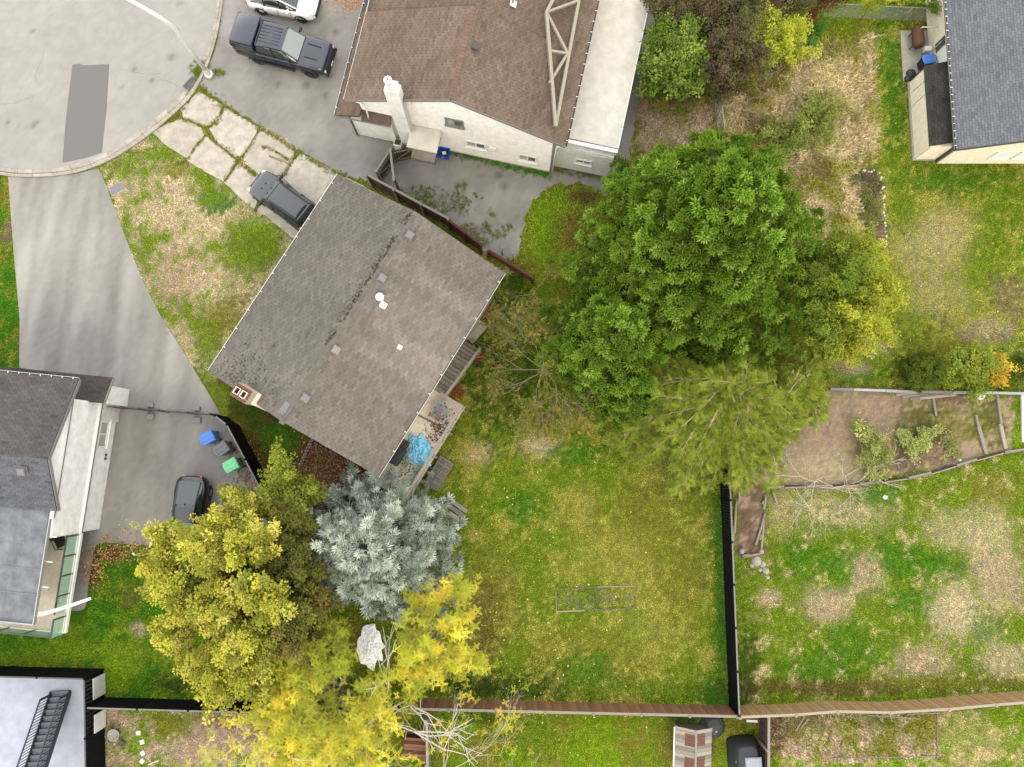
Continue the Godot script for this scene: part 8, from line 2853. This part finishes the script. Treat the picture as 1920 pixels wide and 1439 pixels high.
	weeds("dark green ivy patch along the weathered board fence", [780, 372], 1.2, 0.7, 170, [Color(0.05, 0.12, 0.03), Color(0.08, 0.15, 0.03), Color(0.1, 0.13, 0.02)], 0.06)
	weeds("weeds spreading along the dark red fence", [890, 440], 1.9, 0.8, 800, [Color(0.12, 0.14, 0.03), Color(0.16, 0.16, 0.04), Color(0.06, 0.11, 0.02)], 0.06)
	weeds("small green weed clump in the yard paving", [952, 428], 0.42, 0.3, 90, wg, 0.06)
	for q in [[862, 352, 0.45, 0.35, 90, "mossy tuft in the yard paving above the fence weeds"], [896, 370, 0.3, 0.22, 40, "small mossy tuft in the middle of the yard paving"], [922, 398, 0.2, 0.3, 40, "dark tuft in the yard paving near the lawn edge"], [880, 380, 0.2, 0.2, 24, "tiny moss spot beside the small mossy tuft"], [936, 388, 0.15, 0.15, 20, "tiny moss spot nearest the lawn edge of the yard"]]:
		weeds(q[5], [q[0], q[1]], q[2], q[3], q[4], wm, 0.05)
	for i in 16:
		pass
	var along := func(a: Array, w: float, n: int, cols: Array, h: float, label: String) -> void:
		var line := smooth_line(gpoly(a), 10)
		var xs: Array = []
		var cs: Array = []
		for i in n:
			var p: Vector2 = line[rng.randi() % line.size()]
			var lump_ := absf(n_mid.get_noise_2d(p.x * 1.3, p.y * 1.3)) * 2.0 + 0.25
			xs.append(Transform3D(Basis(Vector3.UP, rng.randf() * TAU).scaled(Vector3(1, 0.7, 1) * sqrt(h) * rng.randf_range(1.5, 3.2)), Vector3(p.x + rng.randfn(0, w) * lump_, 0.035 + h * rng.randf() * 0.5, p.y + rng.randfn(0, w) * lump_)))
			cs.append(pick(cols, rng.randf_range(0.75, 1.25)))
		var o := scatter("weeds", T.weed, M.leaf, xs, cs)
		o.set_meta("label", label)
		o.set_meta("category", "weeds")
	along.call([735, 284, 790, 292, 850, 288, 900, 298, 950, 312, 1000, 322, 1032, 328], 0.13, 520, [Color(0.05, 0.15, 0.015), Color(0.08, 0.18, 0.02), Color(0.04, 0.11, 0.012)], 0.09, "green weeds along the foot of the white sided wall")
	along.call([1040, 318, 1090, 326, 1140, 336], 0.14, 160, wm, 0.06, "dull weeds along the foot of the lean-to wall")
	along.call([676, 248, 710, 258, 745, 268], 0.06, 110, wm, 0.05, "thin weeds along the foot of the garage wall")
	along.call([374, 166, 432, 206, 520, 260, 592, 306, 645, 332], 0.14, 620, wm, 0.05, "mossy weeds along the joint between concrete slabs and asphalt")
	along.call([340, 222, 383, 240, 400, 262, 445, 300, 478, 330], 0.09, 330, wm, 0.045, "moss filling the long joint of the concrete slabs")
	along.call([420, 199, 408, 228, 390, 240], 0.1, 130, wm, 0.05, "moss in the first cross joint of the concrete slabs")
	along.call([486, 243, 470, 275, 452, 296, 440, 312, 423, 340], 0.07, 150, wm, 0.045, "moss in the second cross joint of the concrete slabs")
	along.call([560, 284, 545, 308, 532, 330], 0.08, 110, wm, 0.05, "moss in the third cross joint of the concrete slabs")
	along.call([492, 276, 515, 284, 540, 300], 0.06, 90, wm, 0.045, "moss in the short crack of the largest slab")
	along.call([385, 256, 368, 275, 353, 298], 0.05, 80, wm, 0.04, "thin moss line between the two lower slabs by the kerb")
	along.call([340, 205, 318, 225, 296, 238, 345, 200], 0.16, 130, wm, 0.05, "moss patch behind the kerb at the slab corner")
	along.call([378, 122, 370, 135, 372, 146], 0.22, 200, wg, 0.08, "green weed clump at the foot of the street lamp")
	along.call([404, 134, 420, 138], 0.14, 70, wm, 0.06, "small weeds on the asphalt right of the street lamp")
	along.call([356, 172, 330, 205, 280, 250, 215, 292, 140, 320, 60, 330, 0, 326], 0.035, 260, wm, 0.03, "thin grass growing in the kerb joint")
	along.call([412, 40, 402, 90, 388, 120], 0.06, 160, wm, 0.04, "grass in the kerb joint beside the pickup")
	along.call([490, 372, 484, 384, 478, 396], 0.08, 60, wg, 0.06, "wedge of grass under the mirror of the four wheel drive car")
	weeds("bright clump of weeds at the lawn edge by the concrete slabs", [400, 375], 0.75, 0.35, 170, [Color(0.13, 0.22, 0.015), Color(0.16, 0.25, 0.02)], 0.06)
	weeds("dry rusty fern below the deck stair", [850, 735], 0.55, 0.6, 230, [Color(0.25, 0.1, 0.03), Color(0.32, 0.15, 0.05), Color(0.16, 0.06, 0.025)], 0.13)
	weeds("leafy weeds at the corner of the board fences", [1345, 1303], 1.0, 0.55, 190, [Color(0.04, 0.12, 0.015), Color(0.06, 0.16, 0.02)], 0.1)
	weeds("dark weeds along the black fence on the big lawn", [1352, 1130], 0.35, 5.0, 600, [Color(0.04, 0.12, 0.015), Color(0.06, 0.15, 0.02)], 0.06)
	weeds("tangled weeds over the bed below the tan fence", [1610, 1375], 4.2, 1.15, 1700, [Color(0.17, 0.18, 0.05), Color(0.24, 0.22, 0.1), Color(0.1, 0.14, 0.02), Color(0.22, 0.24, 0.05)], 0.07)
	weeds("reddish weeds at the corner of the weed choked bed", [1470, 1365], 0.8, 0.8, 260, [Color(0.13, 0.09, 0.05), Color(0.17, 0.11, 0.06), Color(0.1, 0.12, 0.03)], 0.08)
	weeds("straggling weeds in the stone edged strip above the yellow green tree", [1632, 395], 0.55, 1.9, 340, [Color(0.07, 0.11, 0.02), Color(0.12, 0.14, 0.03), Color(0.2, 0.2, 0.06)], 0.09)
	weeds("ivy trailing over the little shed's back", [1285, 1345], 0.9, 0.3, 140, [Color(0.05, 0.1, 0.015), Color(0.1, 0.14, 0.03)], 0.12)
	weeds("creeper on the shed's right side", [1330, 1395], 0.2, 0.6, 70, [Color(0.16, 0.17, 0.05), Color(0.08, 0.11, 0.02)], 0.1)
	weeds("white flowered ground cover behind the north fence corner", [938, 506], 1.1, 0.3, 240, [Color(0.45, 0.44, 0.36), Color(0.2, 0.22, 0.1)], 0.05)
	# stones round the planted strip
	var st := thing("stone_edging", "white stones edging the weedy strip above the yellow green tree", "stones")
	for i in 34:
		var e := i / 34.0
		var p := P(1612, 322).lerp(P(1650, 322), e * 4.0) if e < 0.25 else P(1650, 324).lerp(P(1665, 470), (e - 0.25) / 0.75)
		var o := obj("stone", lump(rng.randf_range(0.04, 0.09), 0.7, i * 7), M.white_stone if i % 3 else M.stone, st)
		o.position = p + Vector3(rng.randfn(0, 0.06), 0, rng.randfn(0, 0.06))
	var slab := MB.new()
	slab.prism(gpoly([1614, 324, 1648, 324, 1646, 338, 1620, 341]), 0.0, 0.04)
	obj("slab", slab, M.soil, st)

# ---------------------------------------------------------------- the scene
func _ready() -> void:
	var cam := Camera3D.new()
	cam.name = "camera"
	cam.position = Vector3(0, CAM_H, 0)
	cam.rotation_degrees = Vector3(-(90.0 - TILT), 0, 0)
	cam.fov = rad_to_deg(2.0 * atan(719.5 / FOCAL))
	cam.near = 0.1
	cam.far = 900.0
	add_child(cam)
	cam.current = true
	var we := WorldEnvironment.new()
	we.name = "environment"
	var env := Environment.new()
	env.background_mode = Environment.BG_SKY
	var sky := Sky.new()
	var sm := ProceduralSkyMaterial.new()
	sm.sky_top_color = Color(0.85, 0.85, 0.855)
	sm.sky_horizon_color = Color(0.99, 0.98, 0.96)
	sm.sky_curve = 0.2
	sm.sky_energy_multiplier = 1.25
	sm.ground_horizon_color = Color(0.7, 0.69, 0.66)
	sm.ground_bottom_color = Color(0.3, 0.3, 0.28)
	sky.sky_material = sm
	env.sky = sky
	env.tonemap_mode = Environment.TONE_MAPPER_LINEAR
	env.tonemap_exposure = 2.85
	env.sdfgi_enabled = true
	env.ssao_enabled = true
	env.ssil_enabled = true
	we.environment = env
	add_child(we)
	var sun := DirectionalLight3D.new()
	sun.name = "sun"
	sun.rotation_degrees = Vector3(-46, 12, 0)
	sun.light_energy = 0.3
	sun.light_color = Color(1.0, 0.955, 0.875)
	sun.light_angular_distance = 30.0
	sun.shadow_enabled = true
	add_child(sun)

	rng.seed = 20231
	n_big.seed = 11
	n_big.frequency = 0.22
	n_big.fractal_octaves = 3
	n_mid.seed = 12
	n_mid.frequency = 0.9
	n_mid.fractal_octaves = 3
	n_small.seed = 13
	n_small.frequency = 3.2
	n_small.fractal_octaves = 2
	var t0 := Time.get_ticks_msec()
	make_materials()
	T.weed = leaf_cluster(16, 0.13, 0.09, 0.05, 0.5)
	chart_zones()
	make_paving()
	grey_house()
	brown_house()
	right_house()
	left_house()
	pad_and_stair()
	print("houses ", Time.get_ticks_msec() - t0)
	make_ground()
	make_fences()
	make_vehicles()
	make_yard()
	print("yard ", Time.get_ticks_msec() - t0)
	make_grass()
	make_lawn_weeds()
	make_plants()
	print("done ", Time.get_ticks_msec() - t0)
